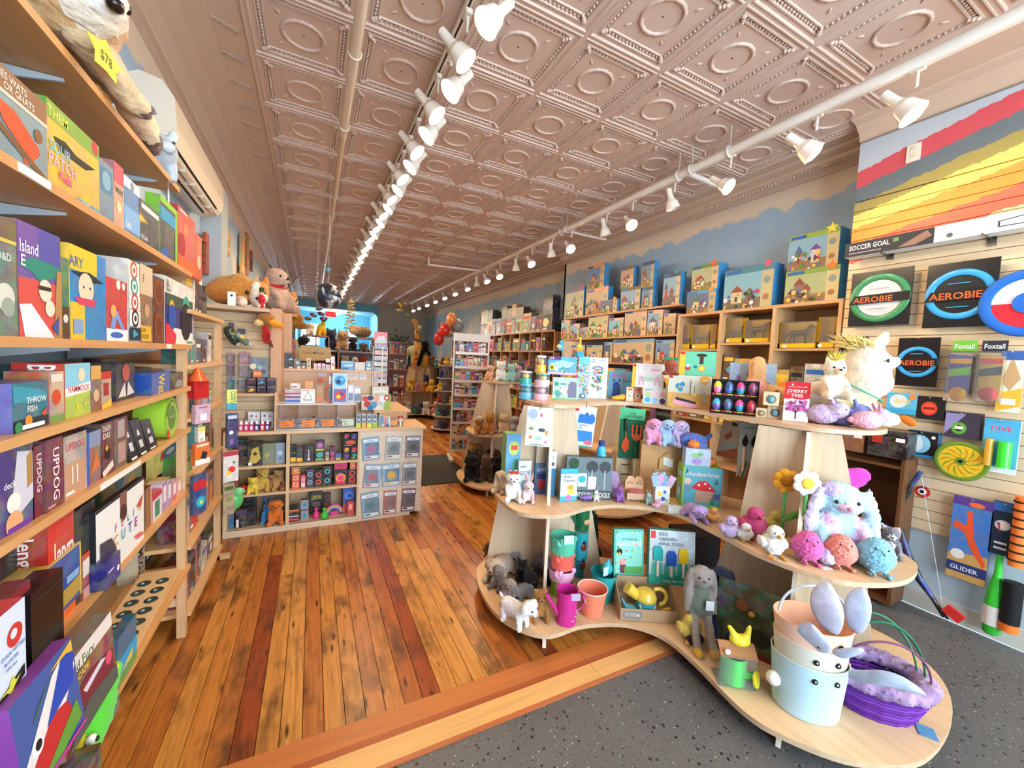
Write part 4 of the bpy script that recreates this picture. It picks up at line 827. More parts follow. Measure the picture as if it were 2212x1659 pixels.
cb(330,475,330,SA,'2a2620','1c1a18','black and gold card pack in the top left cubby',[('p',[(.1,.1),(.3,.7),(.7,.8),(.9,.3),(.6,.1)],'c8b050'),('c',.5,.5,.14,'3a3028'),('r',.05,.02,.3,.14,'f0f0ec')],Y=CY+.03)
cb(475,600,345,SA,'8a9478','6a7058','clear bag of yellow-green tube toys in the top left cubby',[('c',.4,.4,.25,'b8b060'),('c',.65,.35,.2,'7a8a94')],mt='gloss',Y=CY+.07)
cb(598,690,338,SA,'98a8b8','7a8a9c','clear bag of pale blue tube toys in the top left cubby',[('c',.5,.5,.28,'c0d0dc'),('c',.5,.25,.2,'6a86a8')],mt='gloss',Y=CY+.06)
critter('cub','ffffff',None,None,'round')
critter('pup','ffffff',None,'f4e8d8','flop')
critter('puplie','ffffff',None,'f4e8d8','flop',pose='lie')
critter('bunny','ffffff',None,None,'long',inner='f4c8cc')
critter('bunlop','ffffff',None,None,'lop')
critter('kitty','ffffff',None,None,'cat')
critter('pony','ffffff',None,None,'cat',pose='stand')
critter('doglie','8a7f78','9c918a','b4a89e','flop','7a706a',pose='lie')
def pl_(key,xc,yb,yt,Z,label,color=None,name='plush_toy',Y=None,X=None,face='c',cat='plush toy',k=1.0,dz=0):
    """soft toy standing on height Z (or in plane Y), sized so its top reaches yt"""
    B = at(xc,yb,X,Y,Z if (Y is None and X is None) else None)
    if face == 'c': face = math.degrees(math.atan2(-B.x,B.y))
    n = Vector((B.x,B.y,0)).normalized(); v = ray(xc,yt); tp = CAM+v*((B-CAM).dot(n)/v.dot(n))
    zb = B.z if Z is None else Z
    h = max(.02,tp.z-zb); me = PROTO[key][0]; hh = max(q.co.z for q in me.vertices)
    return toy(key,(B.x,B.y,zb+dz),face,k*h/hh,label,cat,name,color)
cb(200,245,680,SB,'a82028','7a1820','dark red boxed figure in the middle left cubby',mt='print')
t = pl_('cub',380,795,665,SB,'small yellow plush cub in the middle left cubby','f0d048','plush_cub',face=0,Y=CY+.03)
for xc,yb,yt,lab,c,k_ in ((560,768,640,'brown plush cub with a cream muzzle in the middle left cubby','b08048','pup'),(630,768,595,'tan plush cub at the right of the middle left cubby','c89a58','cub'),(665,780,700,'small russet plush cub at the front of the middle left cubby','9a5a38','cub'),(475,690,575,'tiny golden plush cub sitting behind the others in the middle left cubby','d8b04c','cub')):
    pl_(k_,xc,yb,yt,SB,lab,c,'plush_cub',face=0,Y=CY+.10 if yb < 770 else CY+.05)
for k,x in enumerate((290,470)):
    p = at(x,780,Y=CY+.05); t = thing('toy_ball','red and white toy ball, %s of two in the middle left cubby' % ORD[k],'ball',(p.x,CY+.06+.05*k,SB))
    MB().lathe([(.0,0),(.018,.003),(.032,.016),(.035,.034)],'eeeeec',16).build('lower_half','gloss',t); MB().lathe([(.035,.034),(.032,.052),(.018,.066),(0,.07)],'d0282c',16).build('upper_half','gloss',t)
    MB().torus(0,0,.034,.035,.003,'26242a',16,6).build('band','gloss',t)
cb(415,500,640,SB,'d8d0cc','b83a34','white and red boxed figure behind the yellow cub',[('r',0,0,1,.3,'c83438'),('c',.5,.6,.3,'9aa4b8')],Y=CY+.16)
cb(140,200,1010,SD,'2f6a94','1c4a70','blue boxed figure in the bottom left cubby',mt='print')
cb(215,320,985,SD,'2a1c20','4a3438','dark boxed card set with a white barcode in the bottom left cubby',[('r',.05,.05,.3,.5,'e8e4e0')],mt='print')
cb(320,415,960,SD,'17161a','221f22','black boxed card set in the bottom left cubby',Y=CY+.08)
cb(260,420,850,SD,'2c2226','1c1618','tall dark carton at the back of the bottom left cubby',Y=CY+.2)
pl_('bunny',525,1040,835,SD,'blue plush toy with a dark face band in the bottom left cubby','3f8ac8','plush_toy',face=0,Y=CY+.12)
pl_('pup',600,1110,880,SD,'large orange plush toy with a pale belly in the bottom left cubby','e0762c','plush_toy',face=0,Y=CY+.07)
# middle bay
for a in ((735,800,360,'26282c','3a5a48','black and green pocket toy box',0),(795,865,385,'4a4448','2a2628','grey pocket toy box',0),(870,965,365,'1c1c20','2c2c30','black pocket toy box with a silver pin',1),(975,1070,320,'3a2a44','5a9a58','tall pink and green spiky toy box',2),(1075,1112,425,'a898a0','786870','small lilac capsule box',0),(1118,1170,378,'5a1c50','d8448c','purple box with a pink ring',3),(1172,1225,440,'3f6ac0','7a5ab0','little blue capsule box',0)):
    it = [[('r',.1,.05,.9,.3,'e8c040'),('r',.15,.5,.85,.6,'3a7a50')],[('r',.45,.1,.55,.75,'d8dce0'),('c',.5,.15,.16,'e0c8cc')],[('c',.5,.78,.32,'c87ab8'),('c',.5,.3,.34,'50b0a0'),('r',.1,.52,.9,.6,'e8d050'),('r',.1,.04,.9,.12,'7ad058')],[('c',.5,.5,.35,'f070a8'),('c',.5,.5,.18,'8a2060'),('c',.5,.12,.3,'e06070')]][a[6]]
    cb(a[0],a[1],a[2],SA,a[3],a[4],a[5]+' on the top shelf of the middle cubbies',it)
for j,(z,cs) in enumerate(((375,('d83a34','4a3a98')),(430,('e89a2c','d83a44')),(490,('7a5ab0','2f9a8a')))):
    pass
def stackbox(x0,x1,y0,y1,z,c,lab,ring):
    F = C(x0,x1,y0,0,CY+.04); G = C(x0,x1,y1,0,CY+.04); zb = G[2]; zb = max(zb,z)
    return carton((Vector((F[0].x,CY+.04,zb)),F[1],F[2]-zb-.001,0),.06,'17151a','201c22',lab,'toy box','putty_box',[('c',.5,.5,.34,ring,.3),('r',.1,.06,.6,.14,'e8b0c0')],mt='gloss')
for i,(x0,x1,y0,y1,c,nm) in enumerate(((1245,1312,435,490,'7a58b0','purple'),(1318,1388,430,485,'1fa088','teal'),(1245,1312,372,432,'f0a030','amber'),(1318,1388,370,428,'e0403c','red'),(1245,1388,300,368,'e0502c','wide scarlet'),(1245,1312,245,298,'c83048','crimson'),(1318,1388,245,298,'5a3ca0','violet'))): stackbox(x0,x1,y0,y1,SA,c,'black putty box with %s window in the stack at the top shelf end' % nm,c)
for i,(x0,x1,yt,c,c2,lab,rg) in enumerate(((755,830,635,'f05a50','e04840','coral ring toy box','f8d0a0'),(840,885,650,'e8707c','c83a4c','slim pink striped toy box',None),(895,965,590,'4a4a5c','30303c','grey stacked capsule toy box','a8b4c8'),(970,1050,600,'1c1a1e','121114','black ring toy box with a red ring','e06050'),(1055,1135,560,'201e24','141318','black ring toy box with a blue ring','6ab0c0'),(1160,1285,595,'2a1c28','1a1218','black rainbow toy box','f06890'),(1290,1375,590,'34181c','28141a','dark red fidget toy box','e8503c'))):
    it = [('c',.5,.28,.34,rg),('c',.5,.28,.18,c2),('c',.5,.72,.34,rg),('c',.5,.72,.18,c2)] if rg and i not in (5,) else [('c',.5,.45,.4,'f0a03c'),('c',.5,.45,.3,'f06898'),('c',.5,.42,.2,'e84878'),('r',.1,.05,.9,.22,'c8404c')] if i == 5 else [('r',.1,.1,.9,.4,'f4d8dc'),('r',.1,.5,.9,.8,'e8a0a8')]
    cb(x0,x1,yt,SB,c,c2,lab+' on the middle cubby shelf',it,d=.05)
stk = [(755,830,570,632,'e8c84a','yellow'),(1160,1285,530,592,'c03c50','crimson'),(1310,1375,525,588,'e8a83c','amber')]
for x0,x1,y0,y1,c,nm in stk:
    F = C(x0,x1,y0,0,CY+.05); G = C(x0,x1,y1,0,CY+.05); carton((Vector((F[0].x,CY+.05,G[2])),F[1],F[2]-G[2],0),.045,c,'5a2838','%s square toy box stacked high on the middle cubby shelf' % nm,'toy box','toy_box',[('r',.12,.15,.88,.85,'d83a88'),('r',.25,.3,.75,.7,c)])
cb(718,825,945,SD,'17171a','101012','black tube of putty in the bottom middle cubby',[('r',.05,.62,.95,.7,'e84a3c'),('r',.05,.72,.95,.76,'e8c03c'),('r',.05,.3,.95,.38,'c8d0d8'),('r',.05,.08,.95,.2,'e04858')])
for k,(y0,y1) in enumerate(((985,1080),(885,980))):
    F = C(840,915,y0,0,CY+.05); zb = SD if k == 0 else C(840,915,y1,0,CY+.05)[2]+.003
    carton((Vector((F[0].x,CY+.05,zb)),F[1],F[2]-zb,0),.05,'9a9aa8','4a4658','%s grey egg timer toy box in the bottom middle cubby' % ('lower' if k == 0 else 'upper'),'toy box','toy_box',[('c',.5,.5,.3,'48b8c8'),('c',.5,.5,.22,'2f8898')])
cb(925,1050,800,SD,'1e1c20','141416','black bag of putty reading LEMON',[('t',.5,.62,.2,'LEMON','c8c840','c',.8),('r',.2,.3,.8,.5,'6a6458')],Y=CY+.2)
cb(1055,1130,830,SD,'4a2c2c','2c1818','brown bag of putty behind the rainbow toy',[('c',.5,.4,.3,'8a5a48')],Y=CY+.2)
for xc,c,lab in ((985,'e03c80','magenta'),(1062,'3cc040','green')):
    p = at(xc,1060,Y=CY+.05); t = thing('squeeze_toy',lab+' gourd-shaped squeeze toy in the bottom middle cubby','toy',(p.x,CY+.03+(.04 if lab == 'magenta' else 0),SD))
    MB().lathe([(0,0),(.026,.002),(.034,.02),(.030,.045),(.014,.062),(.013,.072),(.019,.085),(.016,.10),(.0,.108)],c,16).build('body','gloss',t)
    for s in (-1,1): MB().ell(s*.007,-.017,.088,.003,.002,.003,'141414',6,4).build('eye','gloss',t)
p = at(1160,1020,Y=CY+.08); t = thing('rainbow_toy','rainbow arch toy standing in the bottom middle cubby','toy',(p.x,CY+.10,SD))
for r,c in ((.075,'e85a98'),(.062,'f0b040'),(.050,'58b0d8'),(.038,'6a4ab0')): MB().torus(0,0,.02,r,.0066,c,20,6,rotm(90,0,0),0,180).build('arc','gloss',t)
MB().box(-.03,-.008,0,.03,.008,.035,'e03c88').build('base','gloss',t)
cb(1245,1365,770,SD,'3f68c4','2c4c9c','blue disc toy box in the bottom middle cubby',[('c',.5,.68,.33,'88aae8'),('c',.5,.68,.24,'3f68c4'),('c',.5,.68,.08,'1c2430'),('r',0,0,1,.38,'e06a6c')],Y=CY+.12)
cb(1285,1345,900,SD,'d84a44','b03038','small red capsule box in front of the blue disc box',[('r',.2,.4,.8,.8,'f0a098')],Y=CY+.04)
# hanging packs on the peg panel
HP = [((1440,290,1600,505),'7ab0d4','iridescent blue','b8588c'),((1648,280,1800,500),'c8d0cc','silver white','6a747c'),((1845,275,1980,480),'8a8a90','smoky grey','2c2c34'),((1435,550,1595,775),'a0b8cc','pale blue','c83c5c'),((1625,540,1800,755),'9ac4e0','sky blue','f0c03c'),((1815,530,1950,745),'b0b0b4','silver','5a5a64'),((1435,815,1605,1055),'8cb0c8','blue and teal','2f7a7c'),((1630,800,1755,1025),'c87868','coral','8a3a2c'),((1800,780,1930,995),'8a5a64','wine red','34343c')]
for k,((x0,y0,x1,y1),c,nm,c2) in enumerate(HP):
    a = at(x0,(y0+y1)/2,Y=CY-.03); b = at(x1,(y0+y1)/2,Y=CY-.03); zt = at((x0+x1)/2,y0,Y=CY-.03).z; zb = at((x0+x1)/2,y1,Y=CY-.03).z; w = b.x-a.x; h = zt-zb
    t = thing('blister_pack','%s figure pack in the %s row of the counter pegs, %s' % (nm,ORD[k//3],('near the cubbies','middle column','at the end')[k % 3]),'blister pack',((a.x+b.x)/2,CY-.018,zb),0,'packs on the counter pegs')
    m = MB().box(-w/2,0,0,w/2,.004,h,c); m.build('card','printsoft',t,rot=(0,math.radians((-4,3,1,5,-3,0,-6,1,3)[k]),0))
    m = MB(); art(m,(-w/2,0,0),(1,0,0),(0,0,1),w,h,[('r',.06,.80,.94,.93,'e8eef4'),('t',.5,.83,.06,'FIGURE','3a5a9c','c',.6),('c',.5,.48,.24,c2),('r',.1,.06,.9,.2,'f0ece4'),('r',.15,.1,.45,.16,c2)]); m.build('cover_print','paper',t,rot=(0,math.radians((-4,3,1,5,-3,0,-6,1,3)[k]),0))
    MB().box(-w*.36,-.022,h*.22,w*.36,0,h*.76,'e8f0f4').build('bubble','clear',t)
    MB().cyl((0,.018,h+.002),(0,-.03,h+.006),.002,'b8bcc0',6).build('hook','metal',t)
# ---------------------------------------------------------------- goods on the counter deck
view(400,560,3.95)
DK = .895
for k,(x,c) in enumerate(((475,'d84a78'),(520,'d03a70'),(565,'c8386c'),(610,'3f3a80'),(658,'d83a5c'),(700,'5a3a80'))):
    p = at(x,1455,Y=CY+.04); t = thing('paint_bottle','small %s paint bottle with white cap, %s in the row on the counter' % ('purple' if c in ('3f3a80','5a3a80') else 'pink',ORD[k]),'bottle',(p.x,CY+.05,DK),0,'paint bottles on the counter')
    MB().lathe([(.019,0),(.020,.01),(.020,.048),(.012,.056)],c,14).build('bottle','gloss',t); MB().lathe([(.012,.056),(.012,.066),(.006,.085),(.003,.088)],'f0f0f0',12).build('cap','gloss',t)
    m = MB(); art(m,(-.009,-.0205,.012),(1,0,0),(0,0,1),.018,.03,[('r',0,0,1,1,'eeeae8'),('r',.1,.1,.9,.5,'c8c4c8')]); m.build('label_print','paper',t)
for x0,x1,lab in ((535,640,'left'),(645,755,'right')): cb(x0,x1,1300,DK,'e4e2e4','c8c4c8','white spotted activity box on the counter behind the bottles, %s one' % lab,[('c',.3,.75,.09,'3a3a44'),('c',.7,.72,.09,'d8506a'),('r',.15,.1,.85,.4,'8a2c40')],Y=CY+.14)
a = at(775,1450,Y=CY+.02); b = at(1450,1440,Y=CY+.02); zt = at(1100,1242,Y=CY+.02).z
t = thing('acrylic_bin','clear acrylic four-compartment bin of trinkets on the counter','display bin',((a.x+b.x)/2,CY+.02,DK)); w = b.x-a.x; h = zt-DK
for x in (-w/2,-w/4,0,w/4,w/2): MB().box(x-.002,0,0,x+.002,.22,h,'e8ecec').build('divider','clear',t)
MB().box(-w/2,0,0,w/2,.003,h*.45,'e8ecec').box(-w/2,.22,0,w/2,.223,h,'e8ecec').build('panel','clear',t)
MB().box(-w/2-.004,-.002,0,w/2+.004,.225,.006,'d8dcdc').build('base','gloss',t)
MB().box(-w/2-.004,-.002,h,w/2+.004,.225,h+.005,'dfe4e4').build('lid','gloss',t)
q = random.Random(4); m = MB()
for i in range(240): m.ell(-w/2+.01+(w-.02)*q.random(),.01+.2*q.random(),.012+h*.30*q.random(),.010,.010,.009,CN[q.choice(['red','white','blue','yellow','green','pink','cream','sky blue','white','brown'])],7,5)
o = m.build('trinkets','gloss',t); o['kind'] = 'stuff'
for k,(xa,c) in enumerate(((-w*.37,'f0823c'),(-w*.11,'f08a40'),(w*.14,'f0863c'),(w*.40,'c8dcc0'))):
    MB().box(xa-.05,-.004,h*.12,xa+.05,-.002,h*.38,c).build('paper_label','paper',t)
    m = MB(); art(m,(xa-.05,-.0045,h*.12),(1,0,0),(0,0,1),.1,h*.26,[('t',.08,.6,.2,('Worry','Pocket','Polished','Beads')[k],'6a2c14','l',.8),('t',.2,.2,.2,('Stones','Stones','Rocks','Mix')[k],'6a2c14','l',.7)]); m.build('lettering','paper',t)
BZ = zt+.006
for x0,x1,yt,c,s_,lab,it in ((850,985,1110,'c8b8c8','8a94b0','low striped packet tray on top of the acrylic bin',[('r',0,.1,1,.25,'3f70b8'),('r',0,.4,1,.5,'5a4a6c'),('r',0,.65,1,.75,'c85a70')]),(898,985,1060,'ece8e4','d0c8c0','small white book leaning behind the packet tray',[('r',.1,.8,.6,.86,'c8403c'),('p',[(.1,.3),(.9,.5),(.9,.45),(.1,.25)],'d88070')]),(985,1110,1108,'eeece8','d8d4cc','white drawing book with a tree sketch on the bin',[('p',[(.48,.85),(.52,.85),(.85,.2),(.15,.2)],'9a9a98'),('p',[(.48,.75),(.52,.75),(.75,.28),(.25,.28)],'eeece8'),('r',.1,.88,.5,.93,'b04a4a')]),(1018,1092,1040,'f0a060','e08040','orange card with a red fox shape on the bin',[('p',[(.25,.2),(.3,.5),(.5,.62),(.8,.45),(.8,.2)],'d84a20'),('r',.02,.02,.06,.98,'c87838')]),(1115,1185,1068,'9a7a58','6a4c34','brown box of wooden sticks standing on the bin',[('r',.1,.05,.9,.3,'d87a50'),('r',.15,.32,.85,.9,'b89068')])):
    cb(x0,x1,yt,BZ,c,s_,lab,it,Y=CY+.08 if yt > 1100 else CY+.13,d=.03,cat='book' if 'book' in lab else 'box',name='book' if 'book' in lab else 'gift_box')
for x0,x1,y0,y1,c,cc,lab in ((1258,1385,1100,1195,'d8d8e4','d83a3c','lower white boxed puzzle ball with a multicoloured globe'),(1258,1385,975,1090,'e4ecf4','3a9ad8','upper white boxed puzzle ball with a blue globe')):
    F = C(x0,x1,y0,0,CY+.10); zb = BZ if y1 > 1150 else F2
    carton((Vector((F[0].x,CY+.10,zb)),F[1],F[2]-zb,0),.12,c,'7a62b0' if y1 > 1150 else '58a0d4',lab,'toy box','puzzle_box',[('r',.06,.06,.94,.94,'5878c0' if y1 > 1150 else 'a8d0ec'),('c',.5,.5,.37,cc),('c',.4,.42,.16,'e8c83c' if y1 > 1150 else '1c2c4c'),('c',.64,.6,.12,'2a4a98' if y1 > 1150 else '78c0e8')]); F2 = F[2]+.002
# jars, poles and packets on the right of the bin
for x0,x1,yt,c,s_,lab in ((1225,1258,960,'c8404c','e8e4e4','slim red and white packet beside the puzzle balls'),(1390,1440,1070,'d8dce4','9aa4b4','silver sticker packet right of the puzzle balls'),(1440,1500,1085,'b8c4d4','8894a8','pale blue sticker packet right of the puzzle balls')):
    cb(x0,x1,yt,BZ,c,s_,lab,[('r',.1,.1,.9,.5,'7a88a0'),('r',.1,.6,.9,.85,'f4f4f4')],Y=CY+.16,d=.02,name='packet',cat='packet')
for k in range(4):
    cb(1460+46*k,1502+46*k,1322,DK,'b4bcc0','7a8084','grey boxed kit with a green foot, %s along the counter edge' % ORD[k],[('r',0,0,1,.28,('c8d84a','e8b040','d8e04c','8cc83c')[k]),('r',.15,.4,.85,.9,'6a7478'),('c',.5,.6,.25,'d8dcdc')],Y=CY+.03,d=.10)
for k,c in enumerate(('7ab0b8','5a98b0','d88a9c','e8a8a0','c8d4dc')): cb(1652+20*k,1671+20*k,1335+3*k,DK,c,'d8d8dc','%s slim pen packet on the counter, %s in its row' % (('teal','blue','pink','salmon','silver')[k],ORD[k]),Y=CY+.06,d=.05,name='pen_packet',cat='packet')
t = thing('toy_tin','small red-capped nutcracker tin on the counter corner','tin',(.80,CY+.10,DK))
MB().lathe([(.03,0),(.03,.04)],'c8c4bc',16).build('tin','metal',t); MB().lathe([(.022,.04),(.022,.075)],'e8dcd0',14).build('figure','gloss',t); MB().lathe([(.024,.075),(.022,.092),(.008,.10),(.0,.104)],'b02c28',14).build('cap','gloss',t)
for k,x in enumerate((.62,.67)): MB().lathe([(.0,0),(.012,.002),(.016,.01),(.012,.02),(.004,.024),(.003,.034)],('d8e4f0','3f78c0')[k],12).build('spinning_top','gloss',None,(x,CY+.05,DK),label=('white spinning top on the counter','blue spinning top on the counter')[k],cat='toy')
t = thing('ring_dish','low silver dish on the counter corner','dish',(.735,CY+.06,DK)); MB().lathe([(.026,0),(.03,.012),(.027,.012),(.024,.003)],'c4b8ac',16).build('dish','metal',t)
# raised till counter behind
u = thing('till_counter','higher wooden till counter behind the front counter','counter',(0,0,0))
MB().box(-.42,4.60,.02,.66,4.63,1.39,'dcb692').build('front_panel','woodx',u); MB().box(-.46,4.56,1.39,.70,4.86,1.41,'d8ae82').build('ledge','woodx',u)
MB().box(.66,4.45,.0,.955,5.20,.968,'d6b48e').build('end_cabinet','woodz',u); MB().box(.60,4.42,.968,.99,5.24,.992,'e0ba8c').build('deck','woodx',u)
for x0,x1,y0,y1,c,lab in ((715,825,945,1150,'e8ded4','tall white notice'),(1140,1205,950,1000,'e4dedc','small white card'),(1130,1175,1012,1048,'e87a78','small pink note'),(1385,1480,960,1030,'e4d8c8','cream printed notice'),(1490,1545,960,1030,'e8e4dc','white leaflet with a grey picture')):
    a = at(x0,y1,Y=4.598); b = at(x1,y0,Y=4.598); o = MB().box(a.x,4.596,a.z,b.x,4.5985,b.z,c).build('notice','paper',None,label=lab+' pinned on the till counter panel',cat='notice')
    m = MB(); art(m,(a.x,4.596,a.z),(1,0,0),(0,0,1),b.x-a.x,b.z-a.z,[('r',.15,.55,.85,.6,'b0a498'),('r',.15,.7,.85,.75,'b0a498'),('r',.15,.4,.6,.45,'b0a498')]); m.build('cover_print','paper',o)
# goods on the ledge
LZ = 1.41
def ledge(x0,x1,yt,c,s_,lab,it=None,Y=4.62,**k): return cb(x0,x1,yt,LZ,c,s_,lab+' on the till ledge',it,Y=Y,d=k.pop('d',.07),**k)
p = at(785,905,Y=4.66); t = thing('lava_toy','green gourd-shaped night light on the till ledge','lamp',(p.x,4.68,LZ)); MB().lathe([(.045,0),(.05,.02),(.04,.03),(.05,.07),(.03,.11),(.022,.14),(.0,.15)],'8cb038',16).build('body','gloss',t); MB().lathe([(.052,0),(.055,.012),(.046,.016)],'4a3a2c',16).build('base','gloss',t)
for k,(y0,y1) in enumerate(((860,925),(800,858))):
    F = C(848,925,y0,0,4.62); zb = LZ if k == 0 else C(848,925,y1,0,4.62)[2]; carton((Vector((F[0].x,4.62,zb)),F[1],F[2]-zb,0),.09,'34383c','24282c','%s dark grey round-window tin box on the till ledge' % ('lower','upper')[k],'tin','tin_box',[('c',.5,.5,.4,'5a6064',.4),('c',.5,.5,.32,'3c4246',.3),('r',.5,.0,.9,.2,'c8ccd0')],mt='gloss')
ledge(928,988,850,'6a6c6c','484a4c','grey patterned mug box',[('c',.5,.6,.3,'b8b8b4'),('r',.5,0,.95,.25,'d8d8d8')],mt='print')
ledge(990,1030,880,'6a5c64','4a3c44','small plum tin',[('r',.2,.1,.8,.4,'d8d0d0')])
for k,(y0,y1) in enumerate(((888,925),(843,886))):
    F = C(1035,1075,y0,0,4.62); zb = LZ if k == 0 else C(1035,1075,y1,0,4.62)[2]; carton((Vector((F[0].x,4.62,zb)),F[1],F[2]-zb,0),.05,'d8c8a8','b8a484','%s little kraft box on the till ledge' % ('lower','upper')[k],'box','gift_box',[('r',.2,.3,.8,.7,'a89878')])
for k,(x0,x1,yt) in enumerate(((1098,1125,890),(1130,1160,890),(1165,1196,892),(1200,1238,880),(1245,1278,830))): ledge(x0,x1,yt,('e8d8dc','f0e0e4','dcd0e0','ece4e8','f0ece8')[k],'c8b8bc','%s white and pink keepsake box' % ORD[k],[('r',.2,.3,.8,.5,'d88a9c')])
F = C(1200,1238,850,0,4.62); carton((Vector((F[0].x,4.62,LZ+.052)),F[1],max(.03,F[2]-LZ-.052),0),.05,'f0e8ea','d0c4c8','pale keepsake box stacked on the fourth one','box','gift_box',[('r',.2,.3,.8,.6,'e0a0ac')])
ledge(1330,1440,868,'4f9ac8','3a78a8','sky blue shark postcard box',[('p',[(.1,.5),(.9,.62),(.95,.5),(.5,.4)],'e8f0f4'),('r',.05,.75,.95,.95,'88c4e0'),('r',.1,.1,.6,.25,'1f5a8c')])
ledge(1445,1538,878,'ccc8c0','a8a49c','pale grey postcard box',[('r',.1,.15,.9,.85,'d8d4cc')])
ledge(1542,1610,870,'5aa0b4','3f7c90','teal ocean postcard box',[('c',.4,.6,.2,'c8e4ec'),('r',.1,.1,.9,.3,'d8dce0')],mt='print')
# green sticker box, white chip sign, card spinner on the till end
p0 = at(1500,1225,Y=4.40)
carton((Vector((at(1630,1225,Y=4.47).x,4.47,.992)),.30,.165,0),.2,'a0c43c','8cb030','lime green display box covered in round stickers','display box','display_box',[('r',0,0,.78,1,'d8dcd0'),('c',.12,.75,.10,'d8483c'),('c',.3,.8,.10,'3a3a70'),('c',.52,.8,.12,'e8b0a0'),('c',.72,.72,.13,'f0f0f0'),('c',.2,.4,.12,'c83830'),('c',.42,.35,.13,'58a0c8'),('c',.62,.4,.10,'c8d0d4'),('c',.86,.8,.10,'d03c40'),('c',.86,.8,.05,'f4f0ec'),('c',.3,.15,.1,'2f86b8'),('c',.6,.12,.11,'f0ece0')])
o = carton((Vector((at(1668,1090,Y=4.5).x,4.50,1.159)),.17,.085,0),.15,'e8ddd0','d0c0ac','white tray with wavy white trim on the lime display box','tray','tray',[('c',.15+.175*i,.4,.08,'f6f2ec') for i in range(5)])
px_ = at(1678,1000,Y=4.58).x
t = thing('card_spinner','slim card spinner with a pink heart header on a white pole','spinner',(px_,4.58,1.246)); hh = at(1678,620,Y=4.58).z-1.246
MB().cyl((0,0,0),(0,0,hh*.72),.009,'ece8e0',8).build('pole','gloss',t)
MB().box(-.09,.02,hh*.70,.05,.024,hh,'e8808c').build('header','paper',t)
m = MB(); art(m,(-.09,.02,hh*.70),(1,0,0),(0,0,1),.14,hh*.3,[('c',.4,.6,.2,'f4c0c8'),('c',.65,.62,.2,'f0d0d8'),('p',[(.2,.5),(.85,.5),(.5,.15)],'f4c0c8')]); m.build('header_print','paper',t)
for k in range(8): MB().box(-.085,.0,.03+.105*k*hh,.045,.018,.03+.105*k*hh+.085*hh,('c8c0c4','d8a8a0','9aa8b0','d8d4d0')[k % 4]).build('card','print',t)
MB().box(-.10,-.004,.0,-.095,.03,hh*.72,'e0dcd4').box(.048,-.004,0,.053,.03,hh*.72,'e0dcd4').build('frame','gloss',t)
# ---------------------------------------------------------------- slat-back unit on the left behind the bay, big corgi on top
u = thing('slat_unit','pale slat-backed display unit between the wall bay and the counter','display unit',(0,0,0))
for k in range(13): MB().box(-.94,4.15,.90+.077*k,-.285,4.165,.90+.077*k+.072,'d8b890').build('slat','woodx',u)
MB().box(-.94,4.165,.0,-.285,4.18,1.93,'9a7a56').build('back_panel','woodx',u)
MB().box(-.285,3.95,.895,-.262,4.17,1.22,'d8b088').build('divider','woodz',u)
MB().box(-.62,3.97,1.195,-.285,4.15,1.212,'d8b48c').build('shelf_board','woodx',u)
MB().box(-.94,3.94,1.905,-.33,4.55,1.935,'c8a888').build('top_board','woodx',u)
MB().box(-.33,4.10,1.2,-.25,4.55,1.955,'cf9f78').build('end_panel','woodz',u)
p = at(435,385,Y=4.2)
proto('corgi',[E_(0,.10,.36,.60,.44,.36,'c8863c'),E_(-.25,.1,.30,.4,.42,.30,'c47f38'),E_(.40,-.02,.36,.34,.32,.30,'cc8a40'),E_(.50,-.24,.34,.10,.15,.25,'f4e6d4'),E_(.55,-.18,.20,.20,.20,.14,'f2e4d2'),K_((.5,-.2,.08),(.66,-.45,-.02),.13,.10,'f4e6d6'),K_((.2,-.32,.06),(.30,-.55,.02),.12,.11,'f0dcc8'),E_(.12,-.20,.62,.22,.08,.13,'d2944c',(0,0,-12)),E_(.62,.12,.62,.08,.10,.17,'c07c38')],[('eye',MB().ell(.33,-.335,.40,.045,.03,.05,'140e0a',12,8),'gloss'),('eye',MB().ell(.66,-.21,.42,.045,.03,.05,'140e0a',12,8),'gloss'),('nose',MB().ell(.56,-.37,.27,.05,.04,.035,'18100e',10,8),'gloss')],vox=.032,fuzz=.008)
toy('corgi',(-.62,4.32,1.935),-8,.36,'huge round brown and white corgi plush on the slat unit top',name='plush_corgi')
t = thing('phone_box','white slim box with a round lens leaning against the corgi','box',(-.60,3.985,1.935),0); MB().box(-.027,0,0,.027,.02,.115,'f2f2f0').build('body','gloss',t); MB().cyl((0,-.002,.085),(0,0,.085),.009,'2c2c34',12).build('lens','gloss',t)
critter('greydog','b89a88','b89a88','c8b0a0','flop','a88a7a',extra=[E_(0,-.02,.53,.20,.18,.06,'b82c24')])
toy('greydog',(-.37,5.05,2.0),50,.50,'big grey-tan plush elephant dog with a red scarf perched high',name='plush_dog')
critter('goldbear','b07430','b07430','d8b070','round')
toy('goldbear',(-.27,5.35,1.84),40,.46,'golden brown plush bear behind the red-scarfed dog',name='plush_bear')
u = thing('gondola','tall tan gondola end behind the slat unit','display unit',(0,0,0)); MB().box(-.62,4.9,0,-.20,4.93,1.98,'cf9f78').build('end_panel','woodz',u); MB().box(-.62,4.93,1.96,-.16,7.2,1.98,'c8986c').build('top_board','woodx',u)
MB().box(-.62,4.93,0,-.60,7.2,1.96,'9a6c48').build('back_panel','woodz',u)
for z in (.5,.95,1.4): MB().box(-.60,4.93,z-.02,-.16,7.2,z,'c8986c').build('shelf_board','woodx',u)
row((-.18,5.0),(-.18,7.1),1.4,90,(.2,.34),.2,(.12,.26),list(CN),42,'boxed toy','upper gondola shelf',two=0)
t = thing('branch_antlers','bare twig branches standing in the corner above the plush dogs','branch',(-.48,5.7,1.98))
q = random.Random(2); m = MB()
